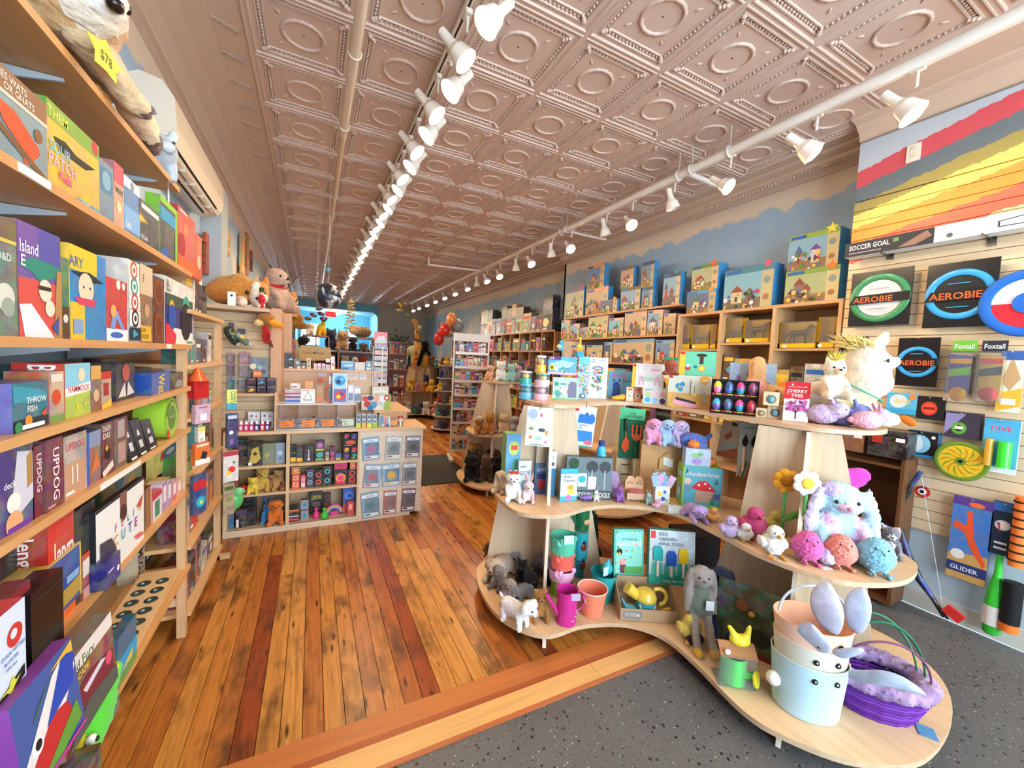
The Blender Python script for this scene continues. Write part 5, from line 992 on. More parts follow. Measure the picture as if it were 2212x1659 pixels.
for k in range(6):
    x = q.uniform(-.05,.25); z1 = q.uniform(.45,.75); m.tube([(x,0,0),(x+q.uniform(-.1,.1),0,z1*.5),(x+q.uniform(-.2,.25),0,z1)],.006,'5a3c28',6)
m.build('twig','matte',t)
# hanging packs on the slat unit: clear boxes, card packs, shoes
for k,(x0,x1,y0,y1,c,nm) in enumerate(((360,430,800,885,'d88a8c','pink and clear'),(460,560,795,890,'e0989c','rose and clear'),(360,430,890,1000,'c87c94','rose and blue'),(460,560,895,1005,'d8b0a0','yellow flower'),(360,430,1010,1110,'7ab0b8','aqua'),(455,530,1010,1110,'c8b0a8','beige'))):
    a = at(x0,y1,Y=4.12); b = at(x1,y0,Y=4.12); w = b.x-a.x; h = b.z-a.z
    t = thing('craft_pack','%s craft pack hanging on the slat unit' % nm,'blister pack',((a.x+b.x)/2,4.10,a.z)); MB().box(-w/2,.02,0,w/2,.024,h,c).build('card','print',t)
    MB().box(-w*.42,-.02,.01,w*.42,.02,h*.8,'e8f0f0').build('bubble','clear',t); MB().cyl((0,.05,h),(0,-.02,h+.004),.002,'b8bcc0',6).build('hook','metal',t)
cb(565,710,840,1.345,'7a94a4','586c7c','grey-blue activity box with a cream moon on the slat unit',[('c',.1,.55,.2,'e8dcc0'),('c',.5,.5,.15,'9ab8cc'),('c',.75,.3,.12,'3f5a78')],Y=4.10,d=.04,mt='print')
for j,(y1,y0) in enumerate(((1140,1075),(1072,1008))):
    for i,(x0,x1) in enumerate(((525,605),(610,690),(695,775))):
        a = at(x0,y1,Y=4.02); b = at(x1,y0,Y=4.02); cc = (('e8a030','2c2034','3a2a50'),('6a3040','3f9ac8','44405c'))[j][i]
        carton((Vector(((a.x+b.x)/2,4.02,1.213 if j == 0 else 1.213+.066)),b.x-a.x-.003,.064,0),.08,'2c1f28','3a2a34','%s boxed mini drone in the %s row of the black stack' % (('amber','indigo','violet','maroon','sky blue','slate')[j*3+i],('lower','upper')[j]),'toy box','toy_box',[('p',[(.1,.2),(.5,.7),(.9,.5),(.6,.2)],cc),('r',.1,.75,.9,.9,'8a7a8c')])
cb(578,655,945,1.345,'d8703c','a84a24','orange boxed mini kit on the black stack',[('r',.1,.3,.9,.7,'f0a868')],Y=4.04,d=.05)
# toys dangling between corgi and end panel
t = thing('toucan_puppet','red hanging parrot toy dangling below the corgi shelf','toy',(at(695,640,Y=4.0).x,4.0,at(695,745,Y=4.0).z)); put('body',sculpt('body',[E_(0,0,.09,.035,.03,.07,'c82c24'),E_(-.01,-.01,.155,.028,.026,.03,'c82c24'),K_((.02,0,.05),(.045,.0,.0),.018,.01,'7a3420'),E_(.02,-.03,.09,.012,.02,.04,'a02020')],vox=.008,fuzz=.001),t); MB().cyl((0,0,.17),(0,0,.32),.0015,'d8d0c0',5).build('cord','matte',t)
t = thing('duck_puppet','orange and brown plush duck lying at the shelf corner under the corgi','plush toy',(at(690,560,Y=4.0).x,3.97,1.79),0); put('body',sculpt('body',[E_(0,0,.06,.07,.05,.05,'a06a34'),K_((.05,-.02,.03),(.11,-.02,.01),.03,.025,'e8902c'),E_(-.05,-.02,.02,.04,.03,.03,'e0c080')],vox=.009,fuzz=.002),t)
t = thing('soldier_toy','red-coated soldier doll standing beside the corgi','doll',(at(655,460,Y=4.15).x,4.12,1.935)); MB().lathe([(.02,0),(.025,.03),(.022,.06),(.03,.09),(.022,.12),(.012,.125)],'c02030',12).build('coat','matte',t); MB().ell(0,0,.14,.018,.018,.02,'e0b088',10,8).build('head','matte',t); MB().lathe([(.018,.15),(.02,.19),(0,.195)],'3a4a34',12).build('hat','matte',t)
for k,(x0,x1,y0,y1,c,lab) in enumerate(((350,470,545,775,'2f3a2c','green and black'),(415,590,600,770,'6a7a70','silver and olive'))):
    a = at(x0,y1,Y=3.95); b = at(x1,y0,Y=3.95); t = thing('toy_shoe_pack','%s toy shoe pack hanging by the bay post' % lab,'toy',((a.x+b.x)/2,3.95,a.z),20); w = b.x-a.x; h = b.z-a.z
    put('shoe',sculpt('shoe',[K_((-w*.35,0,h*.7),(w*.1,0,h*.35),h*.17,h*.16,c),K_((w*.1,0,h*.35),(w*.42,0,h*.2),h*.15,h*.08,'b8bcb4'),E_(-w*.1,-.02,h*.6,w*.12,.02,h*.1,'d8c83c')],vox=.012,fuzz=0,mt='gloss'),t); MB().box(-w*.3,.02,h*.75,w*.1,.024,h,'2a2224').build('card','paper',t)
# small goods in the narrow bay
view(0,0,1)
q = random.Random(11)
for k,(z,hr) in enumerate(((1.49,(.08,.2)),(1.20,(.1,.24)),(.856,(.1,.26)),(.485,(.12,.3)),(.103,(.15,.3)))):
    row((-.63,2.76),(-.63,3.52),z,90,hr,.12,(.07,.16),['red','orange','green','navy','cream','lilac','brown','white','tan','teal','maroon','black'],60+k,'small boxed toy','%s ledge of narrow bay' % ('upper','second','third','fourth','lowest')[k],gap=(.01,.05))
row((-.64,2.78),(-.64,3.4),1.79,90,(.12,.3),.1,(.06,.13),['black','red','white','tan','navy'],66,'boxed toy','top of narrow bay',two=0)
view(0,800,3.95)
def hang(x0,x1,y0,y1,X,c,lab,items,mt='printsoft',cat='blister pack',name='blister_pack',d=.02,face=60):
    F = fit(x0,x1,y0,y1,face,X=X); loc,w,h,face = F
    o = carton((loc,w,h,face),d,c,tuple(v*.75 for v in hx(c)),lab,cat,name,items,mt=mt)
    MB().cyl((0,.0,h-.006),(0,.05,h-.002),.002,'b8bcc0',6).build('hook','metal',o)
    return o
hang(1668,1795,290,450,-.54,'d8b0c8','lilac jewellery card hanging from the post',[('r',.3,.15,.75,.5,'f0f0f4'),('r',.2,.8,.8,.88,'9a6a90')])
hang(1665,1790,620,800,-.54,'e8742c','orange cube puzzle card hanging from the post',[('r',0,0,1,.25,'f0ece6'),('p',[(.35,.3),(.7,.2),(.85,.5),(.5,.62)],'2c2c34'),('r',.1,.85,.9,.95,'f4d8c0')])
hang(1650,1760,890,1220,-.54,'2f4a7c','blue whirligig card with a teal disc hanging on the post',[('r',0,.62,1,.85,'c02c34'),('c',.55,.3,.38,'2f9ab0'),('c',.55,.3,.26,'3ab8c8'),('c',.6,.28,.12,'d8dc40')])
hang(1690,1750,480,610,-.55,'ece8dc','white and yellow card hanging on the post',[('r',0,.7,1,1,'e8d870'),('p',[(.3,.1),(.8,.3),(.5,.1)],'4a5a6c')])
hang(1935,2030,370,660,-.50,'34386c','dark blue star-light pack hanging at the second post',[('c',.4,.45,.2,'e8ecf4'),('r',.1,.85,.9,.95,'c8ccdc'),('r',.3,.1,.6,.25,'8a6ab0')],face=30)
hang(1905,2035,690,950,-.48,'e4ddd8','white toy food card hanging at the second post',[('c',.55,.4,.24,'d83428'),('c',.35,.3,.16,'e8c83c'),('r',0,.85,1,1,'b03a3c'),('c',.7,.62,.1,'5a9a4a')],face=30)
hang(1905,2000,970,1230,-.48,'a89a70','olive dinosaur card hanging at the second post',[('c',.5,.5,.26,'7a8a4c'),('r',.1,.8,.9,.92,'4a5a34')],face=30,mt='print')
p = at(2015,1120,X=-.45); t = thing('toy_frog','green clear-packed frog toy hanging at the second post','toy',(-.45,p.y,p.z-.06),30); put('body',sculpt('body',[E_(0,0,.07,.045,.03,.06,'58b468'),E_(.01,-.01,.13,.035,.03,.03,'6cc07a'),E_(-.02,0,.01,.02,.02,.02,'48a058')],vox=.008,fuzz=0,mt='gloss'),t); MB().cyl((.01,0,.15),(-.06,.10,.17),.002,'b8bcc0',5).build('hook','metal',t)
hang(1935,2020,165,330,-.50,'d8d84a','yellow and blue DOSTAX stick box hanging by the slats',[('r',0,0,1,.3,'38a0c0'),('v',.4,.92,.5,'COSTAX','2f8a60')],face=20)
a = at(1740,150,X=-.55)
t = thing('gift_bag','red cone-topped toy house hanging by the post','toy',(-.56,a.y,a.z-.06),60); MB().box(-.05,0,0,.05,.05,.10,'c02828').build('body','gloss',t); MB().lathe([(.05,.10),(.012,.17),(.0,.18)],'d8602c',12,(0,.025,0)).build('roof','gloss',t)
view(0,0,1)
# ================================================================ boomerang display stand in front
def crom(pts,k=6):
    n = len(pts); out = []
    for i in range(n):
        p0,p1,p2,p3 = (Vector(pts[(i+j-1) % n]) for j in range(4))
        for s in range(k):
            t = s/k; out.append(tuple(.5*((2*p1)+(p2-p0)*t+(2*p0-5*p1+4*p2-p3)*t*t+(3*p1-p0-3*p2+p3)*t**3)))
    return out
TB,TM,TT = .10,.68,1.32
OB = [(1.03,2.43),(1.0,2.03),(1.157,1.77),(1.42,1.75),(1.66,1.66),(1.78,1.5),(1.78,1.29),(1.735,1.01),(1.78,.85),(1.93,.67),(2.2,.56),(2.63,.60),(2.93,.76),(3.03,1.05),(2.85,1.45),(2.58,1.85),(2.22,2.2),(1.85,2.5),(1.45,2.68),(1.17,2.64)]
OM = [(1.135,2.395),(1.14,2.09),(1.345,1.96),(1.605,2.0),(1.855,1.96),(2.08,1.755),(2.077,1.427),(2.05,1.15),(2.135,.89),(2.37,.762),(2.615,.763),(2.79,.85),(2.92,1.1),(2.86,1.5),(2.66,1.95),(2.32,2.36),(1.85,2.6),(1.45,2.68),(1.22,2.6)]
OT = [(1.418,2.62),(1.40,2.27),(1.60,2.20),(1.85,2.30),(2.12,2.36),(2.30,2.2),(2.36,1.85),(2.37,1.5),(2.41,1.174),(2.562,1.03),(2.80,1.0),(3.0,1.09),(3.08,1.32),(3.0,1.75),(2.8,2.2),(2.45,2.65),(2.0,2.88),(1.6,2.85)]
u = thing('display_stand','three-tier boomerang-shaped pale wood display stand by the entrance','display stand',(0,0,0))
for z,O in ((TB,OB),(TM,OM),(TT,OT)): MB().prism(crom(O),'z',z-.024,z,'dfba90','d2b594').build('shelf_board','woody',u)
def fin(c,d,prof,z0=0):
    """prof: list of (s, z) outline along direction d"""
    d = Vector((*d,0)).normalized(); n = Vector((-d.y,d.x,0))*.010; c = Vector((*c,0)); m = MB(); k = len(prof)
    a = [c+d*s+n+Vector((0,0,z)) for s,z in prof]; b = [c+d*s-n+Vector((0,0,z)) for s,z in prof]
    m.add(a+b,[tuple(range(k)),tuple(range(2*k-1,k-1,-1))],'dac4a6'); m.add(a+b,[(i,k+i,k+(i+1) % k,(i+1) % k) for i in range(k)],'e4d6c0')
    return m.build('support_panel','woodz',u)
fin((1.5,2.33),(-.5,-.86),[(-.30,0),(.62,0),(.58,.076),(.34,.102),(.30,.65),(.22,.7),(.06,1.29),(-.26,1.29)])
fin((1.5,2.33),(.83,-.55),[(-.46,.0),(.42,0),(.42,.1),(.30,.65),(.24,.7),(.16,1.29),(-.20,1.29),(-.34,.65),(-.42,.1)])
fin((2.46,1.2),(-.9,-.43),[(-.32,0),(.72,0),(.68,.076),(.40,.102),(.32,.65),(.28,.7),(.05,1.29),(-.3,1.29)])
fin((2.46,1.2),(-.40,.92),[(-.42,0),(.50,0),(.46,.1),(.34,.65),(.30,.7),(.24,1.29),(-.14,1.29),(-.28,.65),(-.36,.1)])
def tb(x0,x1,yt,yb,Z,d,col,side,label,items=None,face='c',**k):
    F = fit(x0,x1,yt,yb,face,Z=Z); return carton((Vector((F[0].x,F[0].y,Z+.001)),F[1],F[2],F[3]),d,col,side,label,k.pop('cat','toy box'),k.pop('name','gift_box'),items,**k)
def onto(o,h,x0,x1,yt,d,col,side,label,items=None,dy=.0,**k):
    """a box resting on top of carton o (height h) in the same plane"""
    face = math.degrees(o.rotation_euler.z); n,uu = fdir(face); B = Vector(o.location); 
    def hit(x,y): v = ray(x,y); return CAM+v*((B-CAM).dot(n)/v.dot(n))
    a = hit(x0,yt); b = hit(x1,yt); zb = o.location.z+h+.001; w = (b-a).dot(uu); cc = B+uu*(((a+b)/2-B).dot(uu))-n*dy
    return carton((Vector((cc.x,cc.y,zb)),w,hit((x0+x1)/2,yt).z-zb,face),d,col,side,label,k.pop('cat','toy box'),k.pop('name','gift_box'),items,**k)
def hgt(o): return o.dimensions.z if o.data is None else max(v.co.z for v in o.data.vertices)
def tub(loc,r,h,c,label,lidc=None,fill=None,clear=False):
    t = thing('toy_tub',label,'tub',loc)
    MB().lathe([(r*.96,0),(r,.004),(r,h*.45),(r*1.0,h*.46)],c,24).build('base','gloss',t)
    MB().lathe([(r*.98,h*.46),(r*.98,h*.9)],'e8f4f4',24).build('window','clear',t)
    MB().lathe([(r*1.02,h*.9),(r*1.02,h),(r*.9,h*1.01),(0,h*1.01)],lidc or c,24).build('lid','gloss',t)
    if fill: MB().ell(0,0,h*.62,r*.6,r*.6,h*.2,fill,12,8).build('filling','gloss',t)
    return t
view(1020,700,4.608)
PX = lambda w,loc: w/4.608/FPX*(Vector(loc)-CAM).dot(FW)
p = at(570,752,Z=TT); r = PX(72,p); t1 = tub((p.x,p.y+r,TT),r,PX(150,p),'6cb8e0','sky blue slime tub at the left end of the stand top',None,'2fa0b8')
h = PX(150,p)
t = tub((p.x-.01,p.y+r,TT+h*1.01),r*.82,PX(128,p),'3aa8a0','teal and yellow egg cup tub stacked on the sky blue tub','f0f0ec','f0c83c')
p2 = at(720,765,Z=TT); r = PX(76,p2); h = PX(152,p2); tub((p2.x,p2.y+r,TT),r,h,'e8b8cc','pink slime tub beside the sky blue tub',None,'f0a8c0')
tub((p2.x+.01,p2.y+r,TT+h*1.01),r*.92,PX(120,p2),'ecc8d4','pale pink slime tub with an aqua bow stacked second','8cd0dc','f0d080')
hz = TT+h*1.01+PX(120,p2)*1.01
tub((p2.x-.01,p2.y+r,hz+.002),r*.62,PX(170,p2),'f0c040','tall clear jar with a yellow duck on the pink tubs','e8ecec','f0b83c')
FC = ['f0c848','e88aa8','5a8ad0','8a5ac0','3fa8a0','e8643c','f4f0f0','4f9a4c']
b1 = tb(800,1050,535,757,TT,.06,'c8ecdc','a0d4c4','mint boxed puzzle with a sleepy cat and garden tools',[('r',0,.82,1,1,'b0e4e8'),('p',[(.62,.12),(.62,.7),(.72,.85),(.95,.8),(.96,.12)],'7a7a98'),('c',.2,.3,.12,'58b0a0'),('c',.15,.7,.09,'3f9a90'),('r',.3,.68,.55,.74,'6a8a84'),('c',.45,.4,.16,'e8f4ec'),('r',0,0,1,.08,'8cd0a0')] + blob(10,2,FC,.1,.6,.1,.6,(.02,.045)))
onto(b1,hgt(b1)+.02,760,1045,325,.06,'5ab4d8','8ad0e4','sky blue boxed 1000 piece sea puzzle above the mint one',[('r',0,.82,.45,1,'6a3a78'),('t',.05,.86,.1,'1000','f4ecf0','l',.4),('p',[(.05,.6),(.5,.8),(.95,.7),(.8,.45),(.3,.35)],'a8e0e8'),('c',.14,.38,.1,'f0c83c'),('c',.14,.38,.05,'6a4a2c'),('c',.3,.3,.07,'f0f4f4'),('r',0,0,1,.14,'e8b4cc')] + blob(12,3,FC,.4,.95,.15,.5,(.02,.05)))
b2 = tb(1052,1160,325,752,TT,.07,'b8dce8','d8b0cc','tall boxed flower garden puzzle with a bee badge',[('r',0,.8,1,1,'7ac8dc')] + blob(60,9,FC,.05,.95,.16,.82,(.04,.11)) + [('c',.55,.09,.22,'2c3a50'),('c',.55,.09,.15,'e8f0f4')])
b3 = tb(1162,1345,335,745,TT,.07,'e4f0f2','d8c8ac','white boxed bouquet puzzle with a spray of blue flowers',[('c',.45,.74,.30,'58586c',.05),('c',.45,.74,.24,'b8bcc8',.03)] + blob(46,12,['3a6ac0','5a8ad8','48985c','7ab06a','e8b848','e07a94','6a58a8'],.22,.72,.2,.68,(.03,.07)) + [('r',.12,.88,.3,.9,'8a9aa4'),('r',.12,.93,.3,.95,'8a9aa4'),('r',.5,.92,.9,.94,'a8b4bc')])
b4 = tb(1352,1590,470,748,TT,.03,'68b4dc','4a94c0','blue picture book titled Spring with a dark blue bear',[('t',.14,.78,.14,'Spring','e85aa8','l',.8),('t',.62,.62,.10,'Stinks','24344c','l',.36),('c',.36,.48,.16,'2f50a0'),('c',.24,.66,.05,'2f50a0'),('c',.48,.66,.05,'2f50a0'),('p',[(.22,.4),(.5,.4),(.54,.1),(.18,.1)],'2f50a0'),('r',0,0,1,.1,'7a9aa0'),('c',.30,.5,.02,'141c30'),('c',.42,.5,.02,'141c30')] + blob(16,8,['2c4a68','e8e8f0'],.05,.95,.1,.6,(.01,.018)),cat='book',name='picture_book')
p = at(1450,760,Z=TT); t = thing('toy_carrot','chubby orange toy carrot lying on the stand top','toy',(p.x,p.y-.02,TT),-20); put('root',sculpt('root',[K_((.03,0,.028),(-.05,0,.02),.027,.016,'f0a028')],vox=.007,fuzz=0,mt='gloss'),t); MB().ell(.07,0,.035,.03,.014,.010,'7ab048',10,6,rotm(0,-25,20)).ell(.07,.01,.025,.03,.014,.010,'5f9a3c',10,6,rotm(0,10,-20)).build('leaf','gloss',t)
for k,(x0,x1,yt,c) in enumerate(((1532,1604,628,'f0d0b8'),(1612,1684,632,'e89a84'))): tb(x0,x1,yt,772+3*k,TT,.035,c,'f0e8e0',('peach','coral')[k]+' little surprise box with a round window',[('r',.08,.05,.92,.95,c),('c',.5,.4,.3,'f4f4f0'),('c',.5,.4,.18,('8ab8a0','5a5a64')[k]),('r',.2,.8,.8,.88,'b85a44')])
b5 = tb(1698,1945,640,798,TT,.05,'e4f0f0','d0dcdc','white boxed paint palette with six pastel discs reading SPARKS',[('t',.08,.83,.1,'SPARKS','3a4448','l',.35)] + [('c',x,y,.12,c) for x,y,c in ((.2,.6,'c4d890'),(.5,.62,'f0c8d4'),(.8,.6,'e4b4d0'),(.2,.24,'5ab8dc'),(.5,.22,'8ac8e8'),(.8,.2,'4a3a78'))])
onto(b5,hgt(b5),1600,1920,395,.06,'f0eef0','e8c040','white and yellow building brick box with two pink unicorns',[('r',0,0,.12,1,'ecc440'),('c',.72,.74,.16,'e8a8c4',.05),('c',.3,.36,.09,'d8b0c0'),('c',.78,.36,.09,'d8b0c0'),('c',.52,.35,.2,'a8d0b4',.09),('r',.22,.1,.27,.3,'d0a4b8'),('r',.34,.1,.39,.3,'d0a4b8'),('r',.72,.1,.77,.3,'d0a4b8'),('r',.84,.1,.89,.3,'d0a4b8'),('r',.02,.86,.10,.96,'d83030')],dy=.01)
view(1400,700,3.95)
b6 = tb(168,535,440,718,TT,.07,'e8b458','d89a3c','yellow 3 in 1 building brick box with a typewriter and blue flower',[('r',.0,.45,1,1,'d8d8c4'),('p',[(.15,.25),(.7,.12),(.72,.02),(.6,.0),(.14,.12)],'e8a8c8'),('p',[(.2,.32),(.68,.2),(.68,.13),(.2,.23)],'34343c'),('c',.24,.66,.07,'3f9ac8'),('c',.34,.72,.06,'3f9ac8'),('c',.3,.56,.06,'3f9ac8'),('c',.28,.64,.035,'e8a03c'),('r',.52,.4,.54,.85,'7a6a44'),('r',.62,.45,.635,.7,'a88a4c'),('c',.85,.88,.11,'e0a83c'),('t',.79,.84,.07,'3in1','f8f4e8','l',.13),('c',.64,.42,.05,'f0d060'),('r',.02,.9,.1,.99,'d83030'),('r',.82,.2,.9,.5,'b8c0b4')])
onto(b6,hgt(b6),275,590,232,.06,'58b88c','e8bc3c','green building brick box with small forest animals and a stump',[('r',0,0,.16,1,'ecc03c'),('r',.17,.02,.99,.98,'6cc49c'),('c',.6,.84,.15,'3a2c24',.07),('r',.55,.48,.66,.8,'4a2c20'),('c',.24,.3,.08,'b84a34'),('c',.24,.4,.05,'f0ece4'),('c',.62,.3,.10,'f0a830'),('c',.62,.3,.06,'f4d060'),('p',[(.78,.25),(.95,.45),(.9,.22)],'7ab0d0'),('c',.45,.36,.05,'2c6aa0'),('r',.02,.86,.14,.97,'d83030')],dy=.01)
# plant pot plush
critter('pot','8a4030',ear='none')
proto('potplush',[K_((0,0,.25),(0,0,.55),.26,.34,'a04c34'),E_(0,0,.62,.38,.36,.08,'ac5438'),E_(-.28,-.1,.12,.18,.16,.12,'94452f'),E_(.28,-.1,.12,.18,.16,.12,'94452f')],eyes(.1,-.28,.36,.028),vox=.04)
o = pl_('potplush',190,440,300,None,'smiling brown plant pot plush perched on the building brick boxes',None,'plush_pot',Y=2.02,face=-45); lf = MB().ell(-.12,0,.86,.2,.03,.13,'2f9a6a',12,8,rotm(0,25,0)).ell(.16,0,.86,.2,.03,.12,'2a8a5c',12,8,rotm(0,-25,0)).cyl((0,0,.6),(0,0,.82),.03,'2a8a5c',8).build('leaf','plush',o)
# egg display tray
F = fit(532,945,480,775,'c',Z=TT); loc,w,h,face = F
t = thing('egg_display','black display tray with eight colourful bath eggs in two rows','display tray',(loc.x,loc.y,TT),face)
MB().box(-w/2,.02,0,w/2,.07,h,'141216').box(-w/2,0,0,w/2,.02,h*.03,'1c191e').build('tray','matte',t)
for j in range(2):
    for i in range(4):
        cx = -w/2+w*(.14+.24*i); cz = h*(.28+.5*(1-j)); c1,c2 = ((('f0d040','f07ab0'),('3f5a9c','4a6cb0'),('e83c80','2f8ab0'),('8a4a6c','6a3450')),(('3fa0c8','7a5ab0'),('5a6a8c','4a5a84'),('f04c88','2f8ac0'),('c03848','903040')))[j][i]
        e = MB(); e.lathe([(0,-.5),(.3,-.44),(.42,-.2),(.43,0)],c2,16); e.lathe([(.43,0),(.38,.24),(.22,.44),(0,.5)],c1,16)
        e.v = [(cx+p_[0]*w*.2,.0+p_[1]*w*.2,cz+p_[2]*h*.36) for p_ in e.v]; e.build('egg','gloss',t)
        MB().torus(cx,.016,cz,w*.105,.004,'4a444c',18,6,rotm(90,0,0)).build('socket_ring','gloss',t)
        m = MB(); art(m,(cx-w*.11,.019,cz-h*.24),(1,0,0),(0,0,1),w*.22,h*.06,[('r',0,0,.3,1,'d83048'),('r',.35,.2,.95,.8,'e8c83c')]); m.build('label_print','paper',t)
F = fit(695,1092,335,600,-50,Y=1.75); carton((Vector((F[0].x,F[0].y,TT)),F[1],at(890,335,Y=F[0].y).z-TT,-50),.04,'a8c8ec','88aed4','sky blue boxed flower garden kit behind the egg tray','toy box','gift_box',[('r',.40,.45,.44,.9,'7a5a98'),('c',.42,.75,.045,'8a5ab0',.15),('c',.2,.62,.05,'8a6ac0',.14),('c',.8,.55,.1,'d84a70'),('c',.66,.58,.05,'e88aa0'),('r',0,0,1,.4,'8ab4c8')])
t = thing('soap_bottle','white and yellow chick soap bottle behind the egg tray','bottle',(2.62,1.93,TT)); MB().lathe([(.035,0),(.04,.02),(.04,.12),(.02,.15),(.014,.16)],'e8c858',16).build('bottle','gloss',t); MB().lathe([(.015,.16),(.015,.19),(.03,.19),(.03,.205),(0,.21)],'f0f0ec',14).build('pump','gloss',t)
# kraft egg boxes
def kraft(x0,x1,yt,yb,lab,c,z=TT):
    F = fit(x0,x1,yt,yb,'c',Z=z if z == TT else None,Y=None if z == TT else 1.43) ; s = F[1]
    o = MB().box(-s/2,0,0,s/2,s*.9,s,'d8c0a0','c8ae8c').build('egg_box','matte',None,(F[0].x,F[0].y,z+.001),F[3],label=lab,cat='box')
    MB().cyl((0,-.001,s*.46),(0,.004,s*.46),s*.33,'8a7458',20).build('window','matte',o); MB().ell(0,-.002,s*.44,s*.22,.012,s*.27,c,14,10).build('egg','gloss',o)
    MB().ell(-s*.1,-.004,s*.82,s*.12,.004,s*.05,'eee4d0',8,6).ell(s*.1,-.004,s*.82,s*.12,.004,s*.05,'eee4d0',8,6).build('bow','matte',o); return s
s1 = kraft(920,1014,690,798,'kraft egg box with an olive egg, lower left of three','a8a078'); s1 = kraft(1018,1150,690,808,'kraft egg box with a blue egg, lower right of three','6aa8c0')
kraft(985,1122,560,682,'kraft egg box with a teal egg stacked on the other two','5a98a8',TT+s1+.004)
tb(1158,1378,495,833,TT,.05,'f2f4f6','d83038','red and white boxed CHERRY TREE growing kit',[('r',0,.56,1,1,'d42c34'),('t',.5,.73,.08,'CHERRY','f8f4f0','c',.8),('t',.5,.62,.08,'TREE','f8f4f0','c',.5),('t',.5,.86,.03,'CRYSTAL GROWING','f4d0d0','c',.8),('p',[(0,.50),(.3,.58),(.6,.54),(1,.60),(1,.5),(.5,.46)],'f0f2f8'),('r',.48,.06,.53,.3,'4a2c34'),('p',[(.5,.2),(.7,.36),(.52,.28)],'4a2c34'),('p',[(.5,.2),(.28,.36),(.48,.28)],'4a2c34')] + blob(46,31,['b04a98','9a3c88','c868ac','a04494'],.14,.88,.26,.52,(.04,.08)) + [('c',.3,.93,.04,'f4e8e8'),('c',.8,.88,.03,'f4e8e8'),('c',.12,.7,.03,'f4e8e8')])
proto('loafbun',[E_(0,.08,.30,.36,.44,.30,'ffffff'),E_(0,-.32,.46,.27,.26,.24,'ffffff'),E_(0,.52,.28,.11,.1,.1,'ffffff')] + [E_(s*.14,-.18,.74,.07,.05,.2,'f8eaf0',(-20,s*10,0)) for s in (-1,1)],eyes(.13,-.53,.52,.028,n=(0,-.58,.44)),fuzz=.022)
pl_('loafbun',1500,855,660,TT,'fluffy lilac toy bunny on the stand top','d8c4ee','plush_bunny',face=10,k=1.3); pl_('loafbun',1690,868,680,TT,'fluffy periwinkle blue toy bunny beside the lilac one','949cea','plush_bunny',face=20,k=1.3); pl_('loafbun',1880,898,720,TT,'fluffy pink toy bunny at the stand tip','fcc0d4','plush_bunny',face=50,k=1.3)
# huge cream horse and companions
HS = 'e2d6c0'
proto('bighorse',[E_(-.03,.05,.17,.25,.21,.17,HS),E_(.02,-.02,.13,.24,.20,.12,'e2d6a4'),E_(-.10,-.10,.22,.18,.08,.10,'e8deca',(0,10,0)),E_(.15,.02,.42,.155,.15,.23,HS),E_(.16,-.01,.34,.16,.15,.14,HS),E_(.235,.03,.66,.045,.035,.075,'f6f0e4',(0,20,0)),E_(.31,-.02,.50,.042,.042,.042,'f8f4ea'),E_(.27,-.06,.07,.10,.09,.06,'f6eee0'),K_((-.24,-.02,.10),(-.34,-.04,.05),.06,.05,'f4e8d0')],[('eye',MB().ell(.255,-.10,.50,.010,.012,.014,'2a2420',8,6),'gloss')],vox=.022,fuzz=.003)
q = random.Random(3); mane = MB()
for i in range(150):
    bx = .10+q.uniform(-.06,.09); by = q.uniform(-.07,.07); a = q.uniform(-2.6,-.3) ; L_ = q.uniform(.10,.2)
    mane.cyl((bx,by,.60+q.uniform(-.03,.05)),(bx-L_*.8*q.uniform(.3,1.1),by+q.uniform(-.06,.06),.62+L_*q.uniform(-.1,.55)),.006,q.choice(['f0d878','f4e098','e8c860']),4,.001,cap=False)
p = at(1850,850,Z=TT)
hs = toy('bighorse',(2.84,1.25,TT),-60,.76,'huge cream plush horse with a yellow tuft lying on the stand tip',name='plush_horse'); mane.build('mane','plush',hs)
MB().torus(.12,.0,.27,.165,.006,'4a9a80',30,6,rotm(0,28,0)).build('ribbon','matte',hs)
critter('colt','f2e6cc','f6eed8','e8c8a0','cat')
sm = pl_('colt',1560,640,275,None,'small cream plush horse with a yellow tuft on the tan plush',None,'plush_horse',Y=1.2,face=-40); q = random.Random(5); mm = MB()
for i in range(60): a = q.uniform(0,6.28); mm.cyl((0,-.05,.90),(.2*math.cos(a),-.05+.2*math.sin(a),.98+q.uniform(0,.2)),.014,'f0dc60',4,.002,cap=False)
mm.build('mane','plush',sm)
proto('tanplush',[E_(0,0,.28,.45,.3,.28,'e0aa70'),K_((-.22,0,.5),(-.22,0,.95),.17,.14,'e2ae76'),E_(.35,-.1,.25,.2,.2,.2,'dca668')],[('spot',MB().ell(.1,-.27,.42,.05,.03,.06,'7a6030',8,6),'plush'),('spot',MB().ell(.28,-.28,.40,.05,.03,.05,'7a6030',8,6),'plush')],vox=.04)
o = toy('tanplush',(2.78,1.62,TT),-55,.36,'tan plush giraffe with brown spots behind the cherry tree kit',name='plush_giraffe')
proto('pinkplush',[E_(0,0,.3,.5,.32,.3,'f09a94'),E_(.4,-.05,.5,.25,.25,.25,'f2a49c')],vox=.045); toy('pinkplush',(2.62,1.78,TT),-50,.32,'salmon pink plush lying behind the kraft boxes',name='plush_toy')
